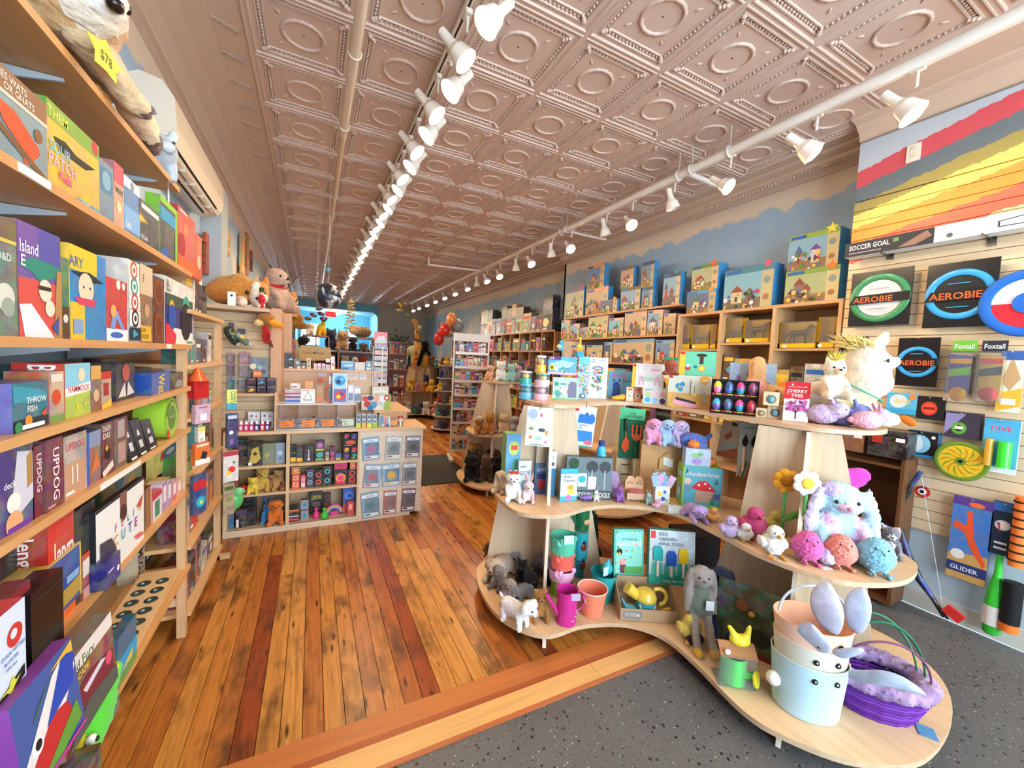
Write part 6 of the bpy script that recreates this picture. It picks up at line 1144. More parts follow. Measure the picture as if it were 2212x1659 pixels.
# rubber duck and little giraffe on the far puzzle
view(1020,700,4.608)
chickp('rduck','5ab4d8','f0b83c','e8dc8c','none',fuzz=0)
o = toy('rduck',(b1.location.x-.02,b1.location.y+.06,b1.location.z+hgt(b1)*2.02+.03),35,.085,'blue rubber duck on top of the sea puzzle','toy','rubber_duck')
t = thing('giraffe_figure','yellow long-necked toy on a blue block above the flower puzzle','toy',(b2.location.x-.03,b2.location.y+.03,b2.location.z+hgt(b2)),0); MB().box(-.03,-.02,0,.03,.02,.038,'3f9ad0').build('block','gloss',t); put('body',sculpt('body',[E_(0,0,.075,.026,.018,.02,'e8b838'),K_((.005,0,.08),(.005,0,.135),.009,.008,'e8b838'),E_(.0,0,.142,.016,.011,.011,'ecc048'),K_((-.015,0,.07),(-.015,0,.04),.007,.007,'e8b838'),K_((.015,0,.07),(.015,0,.04),.007,.007,'e8b838')],vox=.005,fuzz=0,mt='gloss'),t)
# ---------------------------------------------------------------- cards hanging off the top shelf edge
def edge(x0,x1,y0,y1,Y,c,side,lab,items,face='c',d=.006,name='card_pack',mt='paper',cat='card pack',tiltr=0):
    F = fit(x0,x1,y0,y1,face,Y=Y); loc,w,h,face = F
    o = carton((loc,w,h,face),d,c,side,lab,cat,name,items,mt=mt)
    MB().tube([(0,.03,h+.03),(0,-.012,h+.026),(0,-.012,h-.012)],.002,'3a3a40',6).build('hook','metal',o)
    if tiltr: o.rotation_euler.y = math.radians(tiltr)
    return o
edge(532,785,828,1215,2.16,'e8f2f6','d0dce4','white sticker card with pastel easter eggs hanging from the top shelf',[('c',.22,.82,.20,'a8b8d8'),('t',.12,.62,.06,'EGGS','b0c4dc','l',.4),('c',.68,.6,.08,'e8dcb0',.06),('c',.62,.42,.14,'4a5a60',.05),('c',.2,.44,.1,'8a9a68',.04),('c',.2,.22,.07,'d8805c'),('c',.5,.2,.14,'9ad0d0',.05),('c',.82,.36,.06,'e0a04c',.07),('c',.82,.12,.06,'e0a0b8',.05),('c',.56,.8,.04,'d84a6c',.05),('r',.2,.03,.75,.05,'5a7a8c')],tiltr=2)
edge(985,1205,815,1222,2.22,'dce8f0','c0ccd4','blue Kids Garden Gloves on a hanging card',[('r',.02,.86,.2,.98,'d83a34'),('p',[(.2,.6),(.95,.62),(.98,.72),(.9,.82),(.78,.84),(.72,.78),(.62,.86),(.52,.84),(.46,.78),(.36,.82),(.3,.78),(.24,.82)],'2f78c0'),('p',[(.15,.12),(.95,.14),(.9,.62),(.2,.6)],'3a86d0'),('r',.0,.40,1,.58,'e4ecf2'),('t',.06,.51,.05,'KIDS GARDEN','2c3a48','l',.6),('t',.06,.44,.05,'GLOVES','2c3a48','l',.4),('c',.78,.12,.2,'d8707c',.06),('c',.15,.12,.14,'58a088',.06),('r',0,0,1,.04,'3f9a80')],tiltr=4)
o = edge(1462,1712,838,1345,2.26,'1f6a4a','18543a','green card with an orange toy trowel and garden fork',[('r',0,.78,1,1,'58c088'),('t',.5,.88,.05,'Little','2c5a40','c',.4),('t',.5,.81,.055,'GARDENER','2c5a40','c',.8)])
F = fit(1462,1712,838,1345,'c',Y=2.26); w,h = F[1],F[2]
TR = 'e8602c'
MB().prism([(-.34*w,.34*h),(-.38*w,.22*h),(-.22*w,.12*h),(-.06*w,.22*h),(-.08*w,.36*h),(-.22*w,.44*h)],'y',-.012,-.002,TR).cyl((-.22*w,-.008,.42*h),(-.24*w,-.008,.56*h),.005,TR,8).build('trowel','gloss',o)
MB().cyl((-.24*w,-.010,.55*h),(-.25*w,-.010,.80*h),.011,'1c3a2c',10).build('trowel_handle','gloss',o)
m = MB()
for k in (-1,0,1): m.box(.2*w+k*.17*w-.035*w,-.014,.5*h,.2*w+k*.17*w+.035*w,-.004,.68*h,TR)
m.prism([(.0*w,.5*h),(.41*w,.5*h),(.40*w,.44*h),(.28*w,.38*h),(.13*w,.38*h),(.02*w,.44*h)],'y',-.014,-.004,TR); m.build('fork','gloss',o)
MB().cyl((.2*w,-.010,.05*h),(.2*w,-.010,.38*h),.011,'2c7a4c',10).build('fork_handle','gloss',o)
view(1400,700,3.95)
edge(590,765,825,1140,1.78,'c8b49a','a8947a','kraft seed pouch with an orange butterfly',[('c',.6,.93,.16,'3a2c28',.05),('p',[(.2,.55),(.5,.75),(.6,.58),(.35,.48)],'b85a2c'),('p',[(0,.1),(.9,.3),(1,.2),(1,0),(0,0)],'c8704c'),('p',[(.1,.3),(.9,.45),(.8,.3),(.2,.2)],'a8c8b8')],tiltr=6,name='seed_pouch')
o = edge(770,1045,850,1315,1.52,'b8ccc8','98b0ac','pale blue gardening tool set card with three black tools',[('t',.5,.90,.035,'GARDEN TOOL SET','3a4a54','c',.8),('r',.88,.7,.97,.86,'d8404c')] + [('p',[(.02+.12*i,0),(.1+.12*i,.0),(.2+.12*i,.3),(.14+.12*i,.3)],c) for i,c in enumerate(('c87a3c','5a8a4c','c85a34','3f7a4c','d8a83c','3f6a58','48887c'))],face=-42)
F = fit(770,1045,850,1315,-42,Y=1.52); w,h = F[1],F[2]
for i,x in enumerate((-.32,-.04,.2)):
    m = MB(); m.prism([(x*w-.09*w,.68*h),(x*w-.07*w,.60*h),(x*w,.56*h),(x*w+.07*w,.60*h),(x*w+.09*w,.68*h),(x*w+.01*w,.80*h)],'y',-.010,-.002,'1c1e22'); m.build('tool_head','gloss',o)
    MB().cyl((x*w,-.008,.12*h),(x*w,-.008,.56*h),.008,'d8c09c',10).build('tool_handle','gloss',o)
# ---------------------------------------------------------------- middle tier of the stand
view(1020,1000,3.77)
critter('bunwhite','f2eeea','f6f4f2','f4f0ee','back',inner=None,pose='sit')
o = pl_('bunwhite',325,300,60,TM,'white plush bunny with a red bow on the left lobe',None,'plush_bunny',face=-20)
MB().ell(-.05,-.12,.94,.09,.04,.06,'d83030',10,6).ell(.09,-.12,.94,.09,.04,.06,'d83030',10,6).build('bow','matte',o)
pl_('bunlop',232,235,60,TM,'tan plush bunny behind the red-bowed white one','dcc4a4','plush_bunny',face=-50)
critter('bunpink','f4d0d4','f8e8e8','f4d8d8','long',inner='f0a8b4'); o = pl_('bunpink',455,315,80,TM,'pale pink striped plush bunny at the shelf front',None,'plush_bunny',face=-30)
view(1020,700,4.608)
def ty(x0,x1,yt,Y,d,col,side,label,items=None,face=0,**k):
    a = at(x0,yt,Y=Y); b = at(x1,yt,Y=Y); c = at((x0+x1)/2,yt,Y=Y)
    return carton((Vector(((a.x+b.x)/2,Y,TM+.001)),(b.x-a.x)*.97,c.z-TM,face),d,col,side,label,'toy box','gift_box',items,**k)
ty(350,530,1095,2.44,.10,'5aa8e0','7ab84c','sky blue boxed caterpillar garden kit on the left lobe',[('r',0,0,1,.3,'6aaa48'),('c',.4,.75,.28,'b8d858',.12),('c',.6,.45,.3,'58b0a0',.12),('r',.25,.72,.6,.8,'d84a3c'),('c',.6,.2,.28,'3c8a5c',.1)],face=-8)
ty(470,590,1365,2.36,.05,'dce8ec','a8b8bc','white boxed EGG DYE kit in front of the caterpillar kit',[('t',.1,.58,.12,'EGG DYE','34444c','l',.8),('r',.1,.8,.6,.86,'8a9aa4'),('c',.5,.25,.3,'6a8a9c',.18),('c',.7,.3,.12,'e8a878',.1)],face=-10)
ty(650,770,1190,2.32,.04,'4a78b0','2f9ad8','blue boxed experiment kit beside the panel',[('r',0,.62,1,1,'b8a88c'),('t',.1,.45,.06,'SUPER','e8f0f8','l',.8),('c',.5,.2,.3,'c84a5c',.12),('r',.1,.3,.9,.4,'2c4a84')],face=-15,mt='print')
ty(760,838,1270,2.26,.03,'38a0dc','2a88c0','tall cyan book with a white label by the panel',[('r',0,.62,1,1,'e8f0f4'),('r',.2,.68,.8,.76,'48545c'),('r',.2,.82,.8,.9,'a8b8c4')],face=-15)
ty(980,1360,1330,2.12,.05,'3a464c','2a3438','slate boxed gardening tool set with two grey spades',[('r',0,.22,1,1,'6a7c80'),('c',.15,.85,.12,'2f4a34'),('r',.26,.3,.45,.62,'d8e4ec'),('c',.35,.48,.08,'38b0b8'),('c',.56,.78,.13,'3c3e44'),('r',.545,.25,.575,.7,'a8acb0'),('c',.84,.78,.13,'3c3e44'),('r',.825,.25,.855,.7,'a8acb0'),('r',.48,.25,.66,.55,'e4ecf0'),('t',.12,.06,.12,'GARDENING TOOLS','e8ecec','l',.85)],face=-25)
view(1020,1000,3.77)
tb(720,855,50,308,TM,.02,'e8f0ec','38a8d0','white and blue boxed toddler crayons leaning by the panel',[('r',0,.84,1,1,'38b0d8'),('t',.2,.72,.09,'Baby','3a4a54','l',.5),('t',.15,.6,.08,'Crayons','3a4a54','l',.7),('c',.6,.42,.2,'e8a03c',.08),('c',.65,.28,.2,'e8d848',.08),('r',.0,0,1,.14,'48b0d8'),('c',.5,.1,.16,'e070b0')],face=-15)
p = at(925,312,Z=TM); t = thing('carrot_car','purple carrot-shaped pull-back car on the middle tier','toy',(p.x,p.y,TM+.008),-20); put('body',sculpt('body',[K_((.03,0,.02),(-.035,0,.014),.018,.009,'8a68b8')],vox=.005,fuzz=0,mt='gloss'),t)
for x in (-.015,.02): MB().cyl((x,-.018,.004),(x,.018,.004),.008,'4a4068',12).build('wheel','gloss',t)
MB().ell(.055,0,.026,.014,.01,.008,'7ab858',8,6).build('leaf','gloss',t)
chickp('fig','ffffff','f0c0b0',None,'none',fuzz=0); critter('figbun','ffffff',None,None,'long',inner='f0b8c4',fuzz=0,vox=.05)
for key,xc,yb,yt,lab,c in (('figbun',1005,305,195,'small white bunny figure beside the purple carrot car','f4f2f0'),('figbun',1195,310,155,'purple glitter bunny figure with a chick','9a60b8'),('figbun',1432,335,215,'mint and white bunny figure on the middle tier edge','a8d4d4'),('fig',1498,372,295,'tiny pink bird figure on the middle tier edge','e8b0c8'),('fig',1060,250,150,'x','f')):
    if lab != 'x': pl_(key,xc,yb,yt,TM,lab,c,'toy_figure',face=-25,cat='toy')
# wooden bench toy, crate, paint pouch
F = fit(1255,1405,120,310,-28,Z=TM); loc,w,h,fa = F; t = thing('toy_bench','wooden toy bed with a rainbow headboard on the middle tier','toy',(loc.x,loc.y,TM),fa)
MB().prism([(-w/2,h*.45),(w/2,h*.45),(w/2,h*.8),(w*.35,h),(w*.12,h),(0,h*.9),(-w*.12,h),(-w*.35,h),(-w/2,h*.8)],'y',.03,.045,'dcae84').build('headboard','woodx',t); MB().box(-w/2,-.03,h*.12,w/2,.03,h*.38,'c8a484').build('base','woodx',t); MB().ell(0,0,h*.42,w*.5,.035,h*.10,'b8605c',14,8).build('cushion','plush',t)
for s in (-1,1):
    for r,c in ((.16,'c8705c'),(.12,'d8b060'),(.08,'6a78b0')): MB().torus(s*w*.24,.029,h*.66,w*r,.0018,c,14,5,rotm(90,0,0),0,180).build('rainbow_arc','gloss',t)
for x in (-.4,.4): MB().cyl((x*w,0,0),(x*w,0,h*.13),.006,'c8a484',8).build('leg','woodz',t)
F = fit(1115,1245,90,300,-25,Z=TM); loc,w,h,fa = F; t = thing('toy_bench','wooden toy chair with a purple rainbow back half hidden behind the bunny figure','toy',(loc.x,loc.y+.05,TM),fa); MB().prism([(-w/2,0),(w/2,0),(w/2,h*.75),(w*.3,h),(-w*.3,h),(-w/2,h*.75)],'y',.02,.035,'a88ab0').build('back','woodx',t); MB().box(-w/2,-.02,h*.2,w/2,.02,h*.36,'b894b8').build('seat','woodx',t)
F = fit(1185,1600,-60,140,-30,Y=2.25); t = thing('wooden_crate','pale slatted wooden crate at the back of the middle tier','crate',(F[0].x,2.25,TM),-28); w = F[1]; h = at(1390,-60,Y=2.25).z-TM
for k in range(3): MB().box(-w/2,0,h*(.02+.33*k),w/2,.012,h*(.30+.33*k),'e4d8bc').build('slat','woodx',t)
for s in (-1,1): MB().box(s*w/2-.02,-.01,0,s*w/2+.02,.15,h,'dccda8').build('corner_post','woodz',t)
MB().box(-w/2,.14,0,w/2,.15,h,'dccda8').build('back_panel','woodx',t)
tb(1490,1608,190,350,TM,.05,'f0f0ec','d8dce0','white tub of paint pouches with colour splats',[('c',.3,.6,.18,'e8d048'),('c',.65,.7,.12,'3f6ac0'),('c',.55,.35,.16,'3f58b8'),('c',.25,.25,.1,'d84a3c'),('c',.8,.3,.08,'48a858')],face=-30)
q = random.Random(8)
for k in range(7):
    p = at(1500+16*k,190-8*(k % 3),Y=1.86); MB().box(-.022,-.004,0,.022,.004,.075,('9ab8d8','d8a0b8','c8d0e0','78a8d0','e0c8d8','a8c8e0','d0b0c8')[k]).build('paint_pouch','printsoft',None,(p.x,1.86+.01*(k % 3),p.z),rot=(0,math.radians(q.uniform(-25,25)),math.radians(-30)),label='%s foil paint pouch sticking out of the splat tub, %s of seven' % (('blue','pink','silver','azure','lilac','pale blue','rose')[k],ORD[k]),cat='pouch')
for k in range(2): F = fit(1600,1722,335,412,-35,Z=TM); carton((Vector((F[0].x,F[0].y,TM+.02*k)),F[1],.019,-35),.05,'f0f0ee','d8dcd8','slim white blank card pack, %s of two' % ('lower','upper')[k],'card pack','card_pack',[('r',.1,.3,.6,.7,'b8bcb4')])
# sky bottle, white plant kit, kraft birdhouse
view(1020,700,4.608)
p = at(1280,1342,Y=2.16); t = thing('bubble_bottle','sky blue bubble bottle with a navy cap','bottle',(p.x,2.16,TM+.205)); 
MB().lathe([(.030,0),(.033,.01),(.033,.12),(.022,.15)],'48b4e0',18).build('bottle','gloss',t); MB().lathe([(.022,.15),(.023,.185),(0,.187)],'2c4a98',16).build('cap','gloss',t); MB().cyl((0,-.034,.07),(0,-.03,.07),.02,'b8e0ec',14).build('label','paper',t)
MB().box(-.07,-.04,0,.07,.10,.205,'7a9cb8').build('kit_box','printsoft',None,(p.x,2.18,TM),-25,label='blue-grey boxed kit under the sky blue bubble bottle',cat='box')
F = fit(1702,1858,1065,1340,-35,Y=2.12); zb = F[0].z
t = carton((Vector((F[0].x,2.12,TM+.22)),F[1],at(1780,1065,Y=2.12).z-TM-.22,-35),.05,'e4f2f4','c0d4d8','white boxed plant kit with red tulips on the wooden crate','toy box','gift_box',[('r',.3,.12,.62,.34,'d8b8a0'),('r',.44,.34,.47,.7,'58a068'),('c',.3,.72,.10,'d83c50',.07),('c',.7,.6,.10,'c83a4c',.07),('c',.58,.48,.08,'68a86c',.08),('r',.1,.88,.5,.9,'9ab0b8')])
MB().box(-.11,0,0,.11,.12,.218,'dccda8').build('riser_box','woodx',None,(F[0].x,2.13,TM),-35,label='plain wooden riser block behind the crate',cat='riser')
p = at(1945,1355,Y=1.98); t = thing('birdhouse_kit','kraft birdhouse-shaped craft box with white tags','craft kit',(p.x,1.98,TM+.2),-35); MB().prism([(-.055,0),(.055,0),(.055,.07),(0,.12),(-.055,.07)],'y',0,.06,'d0a868').build('body','matte',t); MB().box(-.03,-.006,.03,.01,-.002,.085,'e8eef0').box(-.005,-.009,.02,.035,-.005,.075,'e0e8ec').build('tag','paper',t)
MB().box(-.08,0,0,.08,.12,.198,'b89468').build('riser_box','woodx',None,(p.x,1.99,TM),-35,label='brown box under the kraft birdhouse',cat='riser')
view(1400,700,3.95)
b = tb(290,628,1225,1570,TM,.14,'58a8b8','98c83c','teal boxed Woodland Forest playset with a red mushroom house',[('r',0,0,.04,1,'8cc43c'),('r',.04,0,1,.06,'8cc43c'),('t',.5,.78,.10,'Woodland Forest','f4d8d0','c',.84),('p',[(.22,.48),(.42,.66),(.6,.68),(.88,.42),(.55,.40)],'d02c30'),('c',.42,.56,.03,'f4f0ec'),('c',.58,.6,.03,'f4f0ec'),('c',.7,.5,.025,'f4f0ec'),('r',.34,.14,.8,.42,'b89a84'),('c',.13,.64,.09,'e0b8a8'),('c',.13,.46,.09,'6a8a9c'),('p',[(.06,.84),(.1,.96),(.14,.84)],'2f6a58'),('p',[(.8,.6),(.86,.74),(.92,.6)],'2f6a58'),('p',[(.7,.1),(.78,.3),(.86,.1)],'3a8a6c'),('r',.8,.24,.96,.36,'5a5aa0')],sitems=[('r',.1,.1,.9,.5,'8ab8d8'),('c',.5,.3,.2,'e8f0f4'),('r',.1,.7,.9,.85,'a8d4e8')],face=-35,mt='paper')
o = onto(b,hgt(b),325,540,1065,.09,'b8c8e8','a0b4dc','lilac boxed terrarium kit with a smiling pot',[('c',.45,.3,.22,'a890c8',.2),('c',.4,.62,.2,'88c078',.13),('c',.58,.7,.12,'78b068',.1),('r',0,0,1,.08,'7ab0a0'),('c',.38,.3,.02,'34304c'),('c',.52,.3,.02,'34304c')])
def pumpkin(loc,s,lab):
    t = thing('toy_pumpkin',lab,'toy',loc); m = MB()
    for k in range(8): a = k*math.pi/4; m.ell(.018*math.cos(a)*s,.018*math.sin(a)*s,.026*s,.022*s,.022*s,.026*s,'f0823c',10,8)
    m.build('body','gloss',t); MB().cyl((0,0,.048*s),(.003,0,.06*s),.004*s,'d8a06c',8).build('stem','gloss',t)
z1 = o.location.z+hgt(o); pumpkin((o.location.x-.01,o.location.y+.03,z1),.95,'orange squeeze pumpkin on the lilac terrarium box'); pumpkin((b.location.x+.10,b.location.y+.10-.07,TM+hgt(b)+.002),1.0,'orange squeeze pumpkin on the woodland playset')
proto('whale',[E_(0,0,.35,.6,.42,.35,'5a7ad0'),E_(.1,-.1,.22,.5,.35,.2,'6a8ad8'),K_((.5,.05,.4),(.8,.1,.62),.14,.08,'4a68c0')],[('eye',MB().ell(-.30,-.34,.40,.04,.03,.04,'101018',8,6),'gloss')],fuzz=.006)
toy('whale',(2.36,1.86,TM+.37),-30,.16,'blue plush whale behind the terrarium box',name='plush_whale')
for k,(xx,yy,c,lab,key) in enumerate(((2.20,2.06,'e8a0c4','pink pastel plush bunny at the back of the middle tier','bunlop'),(2.27,2.00,'a8c8ec','sky blue pastel plush bunny at the back of the middle tier','bunlop'),(2.33,1.94,'d0b8e4','lilac pastel plush bunny at the back of the middle tier','bunlop'))): toy(key,(xx,yy,TM+.37),-40+10*k,.20,lab,name='plush_bunny',color=c)
MB().box(-.24,0,0,.20,.22,.368,'c89a64').build('riser_box','woodx',None,(2.32,1.95,TM),-40,label='wooden riser holding the pastel bunnies and whale',cat='riser')
# squishy figures along the front edge
for key,xc,yb,yt,c,lab,fc in (('puplie',388,1650,1505,'b89ad4','bagged purple squishy bear on the middle tier edge',-30),('fig',550,1690,1560,'f0b060','orange squishy hamster on the middle tier edge',-30)): pl_(key,xc,yb,yt,TM,lab,c,'squishy_toy',face=fc,cat='toy')
view(0,0,1)
chickp('fluff','ffffff','f4ecd8',None,'f6ecdc',head=False,fuzz=.03); chickp('bird','ffffff','e8a040',None,None,fuzz=.01)
for key,xc,yb,yt,c,lab,fc,k_ in (('fig',1575,1160,1120,'c8b0dc','lilac mini plush bird on the middle tier edge',-30,1.2),('bird',1625,1158,1092,'c8487c','magenta plush bird with a green hat',-30,1.0),('bird',1608,1168,1128,'f0ece4','tiny white plush chick beside the magenta bird',-30,1.0),('bird',1668,1198,1132,'f4f4ee','white plush chick with yellow feet',-35,1.0),('bird',1672,1150,1100,'d8cc6c','yellow-green plush bird behind the white chick',-35,1.0),('fluff',1741,1212,1150,'f070b8','hot pink fluffy chick at the shelf front',-40,1.1),('fluff',1812,1222,1158,'ff9c8c','coral orange fluffy chick at the shelf front',-42,1.1),('fluff',1888,1236,1165,'98d8f4','sky blue fluffy chick at the shelf front',-46,1.1),('bird',1875,1162,1098,'a8e0d4','aqua plush bird leaning on the big bunny',-50,1.0)):
    pl_(key,xc,yb,yt,TM,lab,c,'plush_chick',face=fc,k=k_)
for k,(x,y) in enumerate(((1690,1206),(1795,1232),(1920,1240))): p = at(x,y,Z=TM); MB().box(-.025,-.012,0,.025,.012,.001,'f0f0ee').build('swing_tag','paper',None,(p.x,p.y+.02,TM+.0005),-30+15*k,label='white swing tag lying at the feet of the %s' % ('white chick','coral chick','sky blue chick')[k],cat='tag')
critter('hedge','8a8690','e8e4e0','f0ece8','round','e0b8b8',fuzz=.03); pl_('hedge',1918,1200,1142,TM,'grey plush hedgehog with pink ears at the tier end',None,'plush_hedgehog',face=-60,k=1.15)
pl_('bunlop',1893,1185,1138,TM,'small rose plush bunny behind the hedgehog','e8a8b4','plush_bunny',face=-50)
# pastel tie-dye bunny
PB = ['a8c8ee','c8b8e8','b4dcea','eabcd8','b4d0f2','d4c4ee']
proto('tiedye',[E_(0,.02,.30,.27,.24,.30,PB[0]),E_(.08,-.1,.2,.2,.16,.18,PB[1]),E_(-.1,-.08,.38,.16,.16,.16,PB[3]),E_(0,-.04,.74,.26,.22,.22,PB[2]),E_(-.1,-.08,.84,.15,.15,.12,PB[1]),E_(.1,-.1,.68,.15,.14,.12,PB[4]),E_(0,-.24,.68,.10,.08,.07,'e8c0d0'),E_(-.33,-.13,.56,.075,.06,.36,'d8ccf0',(0,10,0)),E_(.35,-.13,.56,.075,.06,.38,'c4dcf6',(0,-12,0)),K_((-.18,-.1,.1),(-.26,-.4,.09),.11,.10,PB[5]),K_((.18,-.1,.1),(.26,-.4,.09),.11,.10,PB[0]),K_((-.22,-.04,.46),(-.24,-.26,.26),.08,.08,PB[2]),K_((.22,-.04,.46),(.24,-.26,.26),.08,.08,PB[3])],eyes(.12,-.235,.76,.024,n=(0,-.32,.70),nc='d89aa8'),fuzz=.014)
pl_('tiedye',1795,1195,1052,TM,'large pastel tie-dye plush bunny with hanging ears',None,'plush_bunny',face=-38,k=1.12)
proto('pinkwing',[E_(0,0,.5,.34,.10,.30,'d048b0',(0,-30,0)),E_(.22,0,.62,.30,.10,.20,'d448b4',(0,-20,0)),K_((-.1,0,.3),(-.2,0,.0),.12,.08,'c840a8')],fuzz=.012)
p = at(1822,1060,Y=1.28); toy('pinkwing',(p.x,1.30,TM+.03),-35,.34,'magenta fuzzy plush leaf standing behind the big bunny',name='plush_leaf')
# mushroom, sunflower, daisy plush
p = at(1655,1112,Z=TM); t = thing('plush_mushroom','red plush mushroom with white spots on the middle tier','plush toy',(p.x,p.y+.01,TM),-35); put('cap',sculpt('cap',[E_(0,0,.16,.115,.11,.062,'d02c24'),E_(0,0,.12,.09,.085,.03,'f0e0cc')],vox=.011,fuzz=.002),t); put('stalk',sculpt('stalk',[E_(0,0,.06,.06,.06,.075,'f4e8dc')],vox=.011,fuzz=.002),t)
for x,y,z,r in ((-.02,-.088,.195,.02),(.04,-.07,.205,.014),(.05,-.095,.175,.013)): MB().ell(x,y,z,r,.008,r*.8,'f8f4ee',8,6).build('spot','plush',t)
for lab,x,yb,yt,pc,cc,Y_ in (('golden plush sunflower beside the panel',1690,1130,995,'e8a028','b87818',1.22),('white plush daisy with a smiling yellow face',1735,1130,1000,'f4f4f4','f0c848',1.10)):
    p = at(x,yb,Y=Y_); t = thing('plush_flower',lab,'plush toy',(p.x,Y_,TM),-38); hh = at(x,(yt+45),Y=Y_).z-TM
    MB().cyl((0,0,0),(0,0,hh),.010,'5f9a4c',8).build('stem','plush',t); MB().ell(.045,-.01,hh*.45,.06,.012,.02,'6aa854',10,6,rotm(0,-35,0)).build('leaf','plush',t)
    for k in range(7): a = 2*math.pi*k/7; MB().ell(.042*math.cos(a),0,hh+.042*math.sin(a),.026,.012,.026,pc,10,8).build('petal','plush',t)
    MB().ell(0,-.012,hh,.030,.012,.030,cc,12,8).build('face','plush',t)
# ---------------------------------------------------------------- bottom tier
view(1020,1000,3.77)
for k,(xc,yb,yt,c,lab,key,fc) in enumerate(((355,1322,1092,'f2f2f4','white plush lamb at the front of the soft toy pile','pupw',20),(545,1252,1042,'a8743c','golden brown plush cub beside the white lamb','cub',-20),(405,960,792,'1c1a1c','black plush kitten in the middle of the soft toy pile','kitty',-40),(560,1040,905,'b8926c','small tan plush rabbit leaning on the panel','bunny',-30),(300,1130,960,'9c8a84','taupe floppy-eared plush dog behind the white lamb','pup',-40),(215,1010,850,'8a7c78','dark taupe plush dog at the left of the pile','pup',-60),(400,1090,980,'8f9098','blue-grey plush dog lying in the pile','puplie',-70),(240,900,740,'c4b0a0','cream-faced plush dog at the left of the pile','puplie',-50),(240,800,645,'b09c8c','tan grey plush elephant at the back left of the pile','pup',-40),(380,790,650,'a4a4a8','silver grey plush puppy at the back of the pile','puplie',-40),(530,850,692,'86868c','slate grey plush puppy by the panel','puplie',-20),(530,980,850,'201e20','black plush rabbit behind the tan one','puplie',-60),(130,750,655,'6a5c34','olive plush duck peeking over the pile','bird',-40),(290,680,545,'2c4a3c','dark green plush bird standing at the back of the pile','bird',-40))):
    if k == 0: critter('pupw','ffffff',None,'f4f0ee','flop',pose='stand',nose='d8b0b0')
    pl_(key,xc,yb,yt,TB,lab,c,'plush_'+lab.split(' plush ')[1].split()[0],face=fc,k=1.12)
def can(loc,r,h,c,label,rz=0,spout=True,handle=True,rim=None,r2=None,cat='watering can',name='watering_can'):
    t = thing(name,label,cat,loc,rz); r2 = r2 or r
    MB().lathe([(r*.95,0),(r,.003),(r2,h),(r2*1.03,h+.003),(r2*.97,h),(r*.9,.006),(0,.006)],c,26).build('body','gloss',t)
    if spout: MB().cyl((-r*.8,0,h*.25),(-r*.8-h*.45,0,h*.95),r*.24,c,12,r*.13).build('spout','gloss',t)
    if handle: MB().torus(r*.9,0,h*.6,h*.32,r*.08,c,18,6,rotm(90,0,0),-90,90).build('handle','gloss',t)
    return t
S_ = lambda w,loc: w/3.77/FPX*(Vector(loc)-CAM).dot(FW)
p = at(810,1340,Z=TB); r = S_(85,p); t = can((p.x,p.y+r,TB),r,S_(275,p),'c82c8c','magenta watering can with white flower marks at the lobe front',-10,True,True); m = MB()
for k in range(5): m.torus(r*.99*math.sin(.2+.25*k),-r*.99*math.cos(.2+.25*k),S_(275,p)*(.15+.13*(k % 3)),.008,.0015,'f4e0ec',8,5,rotm(90,0,0),0,180)
m.build('motif','gloss',t)
MB().box(-.03,-.002,0,.03,.002,.04,'b8a8d0').build('swing_tag','paper',None,(p.x+.01,p.y-.004,TB+S_(275,p)*.82),-20,label='lilac swing tag on the magenta watering can',cat='tag')
p = at(1025,1270,Z=TB); r = S_(90,p); t = can((p.x,p.y+r,TB),r,S_(215,p),'f08a6c','coral orange bucket with a white leaf mark',0,False,False,r2=r*1.36,cat='bucket',name='bucket'); MB().torus(0,0,S_(215,p),r*1.36,.003,'f0f0ec',30,6).build('rim','gloss',t); MB().torus(0,-.02,S_(215,p)*.9,r*1.3,.0025,'e8e8e4',24,5,rotm(70,0,0),180,360).build('bail','metal',t)
p = at(1110,1165,Z=TB); r = S_(78,p); t = can((p.x+.02,p.y+r+.02,TB),r,S_(230,p),'2fa8a8','teal bucket holding a folded teal watering can',0,False,False,r2=r*1.42,cat='bucket',name='bucket')
put('insert',sculpt('insert',[E_(.02,0,S_(250,p),r*.75,r*.6,r*.7,'3fb8c0'),K_((.02,0,S_(250,p)),(.03,0,S_(330,p)),r*.5,r*.2,'38b0b8')],vox=.012,fuzz=0,mt='gloss'),t); MB().box(-r*.9,-r*.9,S_(240,p),-r*.3,-r*.86,S_(310,p),'c8e0e4').build('tag','paper',t)
p = at(800,1120,Z=TB); r = S_(92,p); bx,by = p.x-.015,p.y+r+.02; z = TB
for hh,rr,c,lab in ((.105,.92,'8a9a3c','olive stacking planter lowest in the pot tower'),(.07,1.12,'e8b0d0','pink elephant planter in the pot tower'),(.10,1.0,'f06a5c','coral elephant planter in the pot tower'),(.11,1.1,'5cc0a0','mint elephant planter on top of the pot tower')):
    t = can((bx,by,z),r*rr,hh,c,lab,0,False,False,r2=r*rr*1.06,cat='planter',name='planter'); MB().ell(-r*rr*.75,-r*rr*.5,hh*.72,.028,.022,.028,c,12,8).build('trunk','gloss',t)
    for s in (-1,1): MB().ell(s*r*rr*.6,-r*rr*.75,hh*.92,.02,.012,.02,c,10,8).build('ear','gloss',t)
    z += hh*.95+.006
MB().box(-.032,-.002,0,.032,.002,.055,'c8dce4').build('swing_tag','paper',None,(bx-.02,by-r*1.2,z-.02),-15,label='white swing tag on the mint planter',cat='tag')
p = at(940,985,Z=TB); r = S_(66,p); bx,by = p.x+.01,p.y+r+.06; z = TB
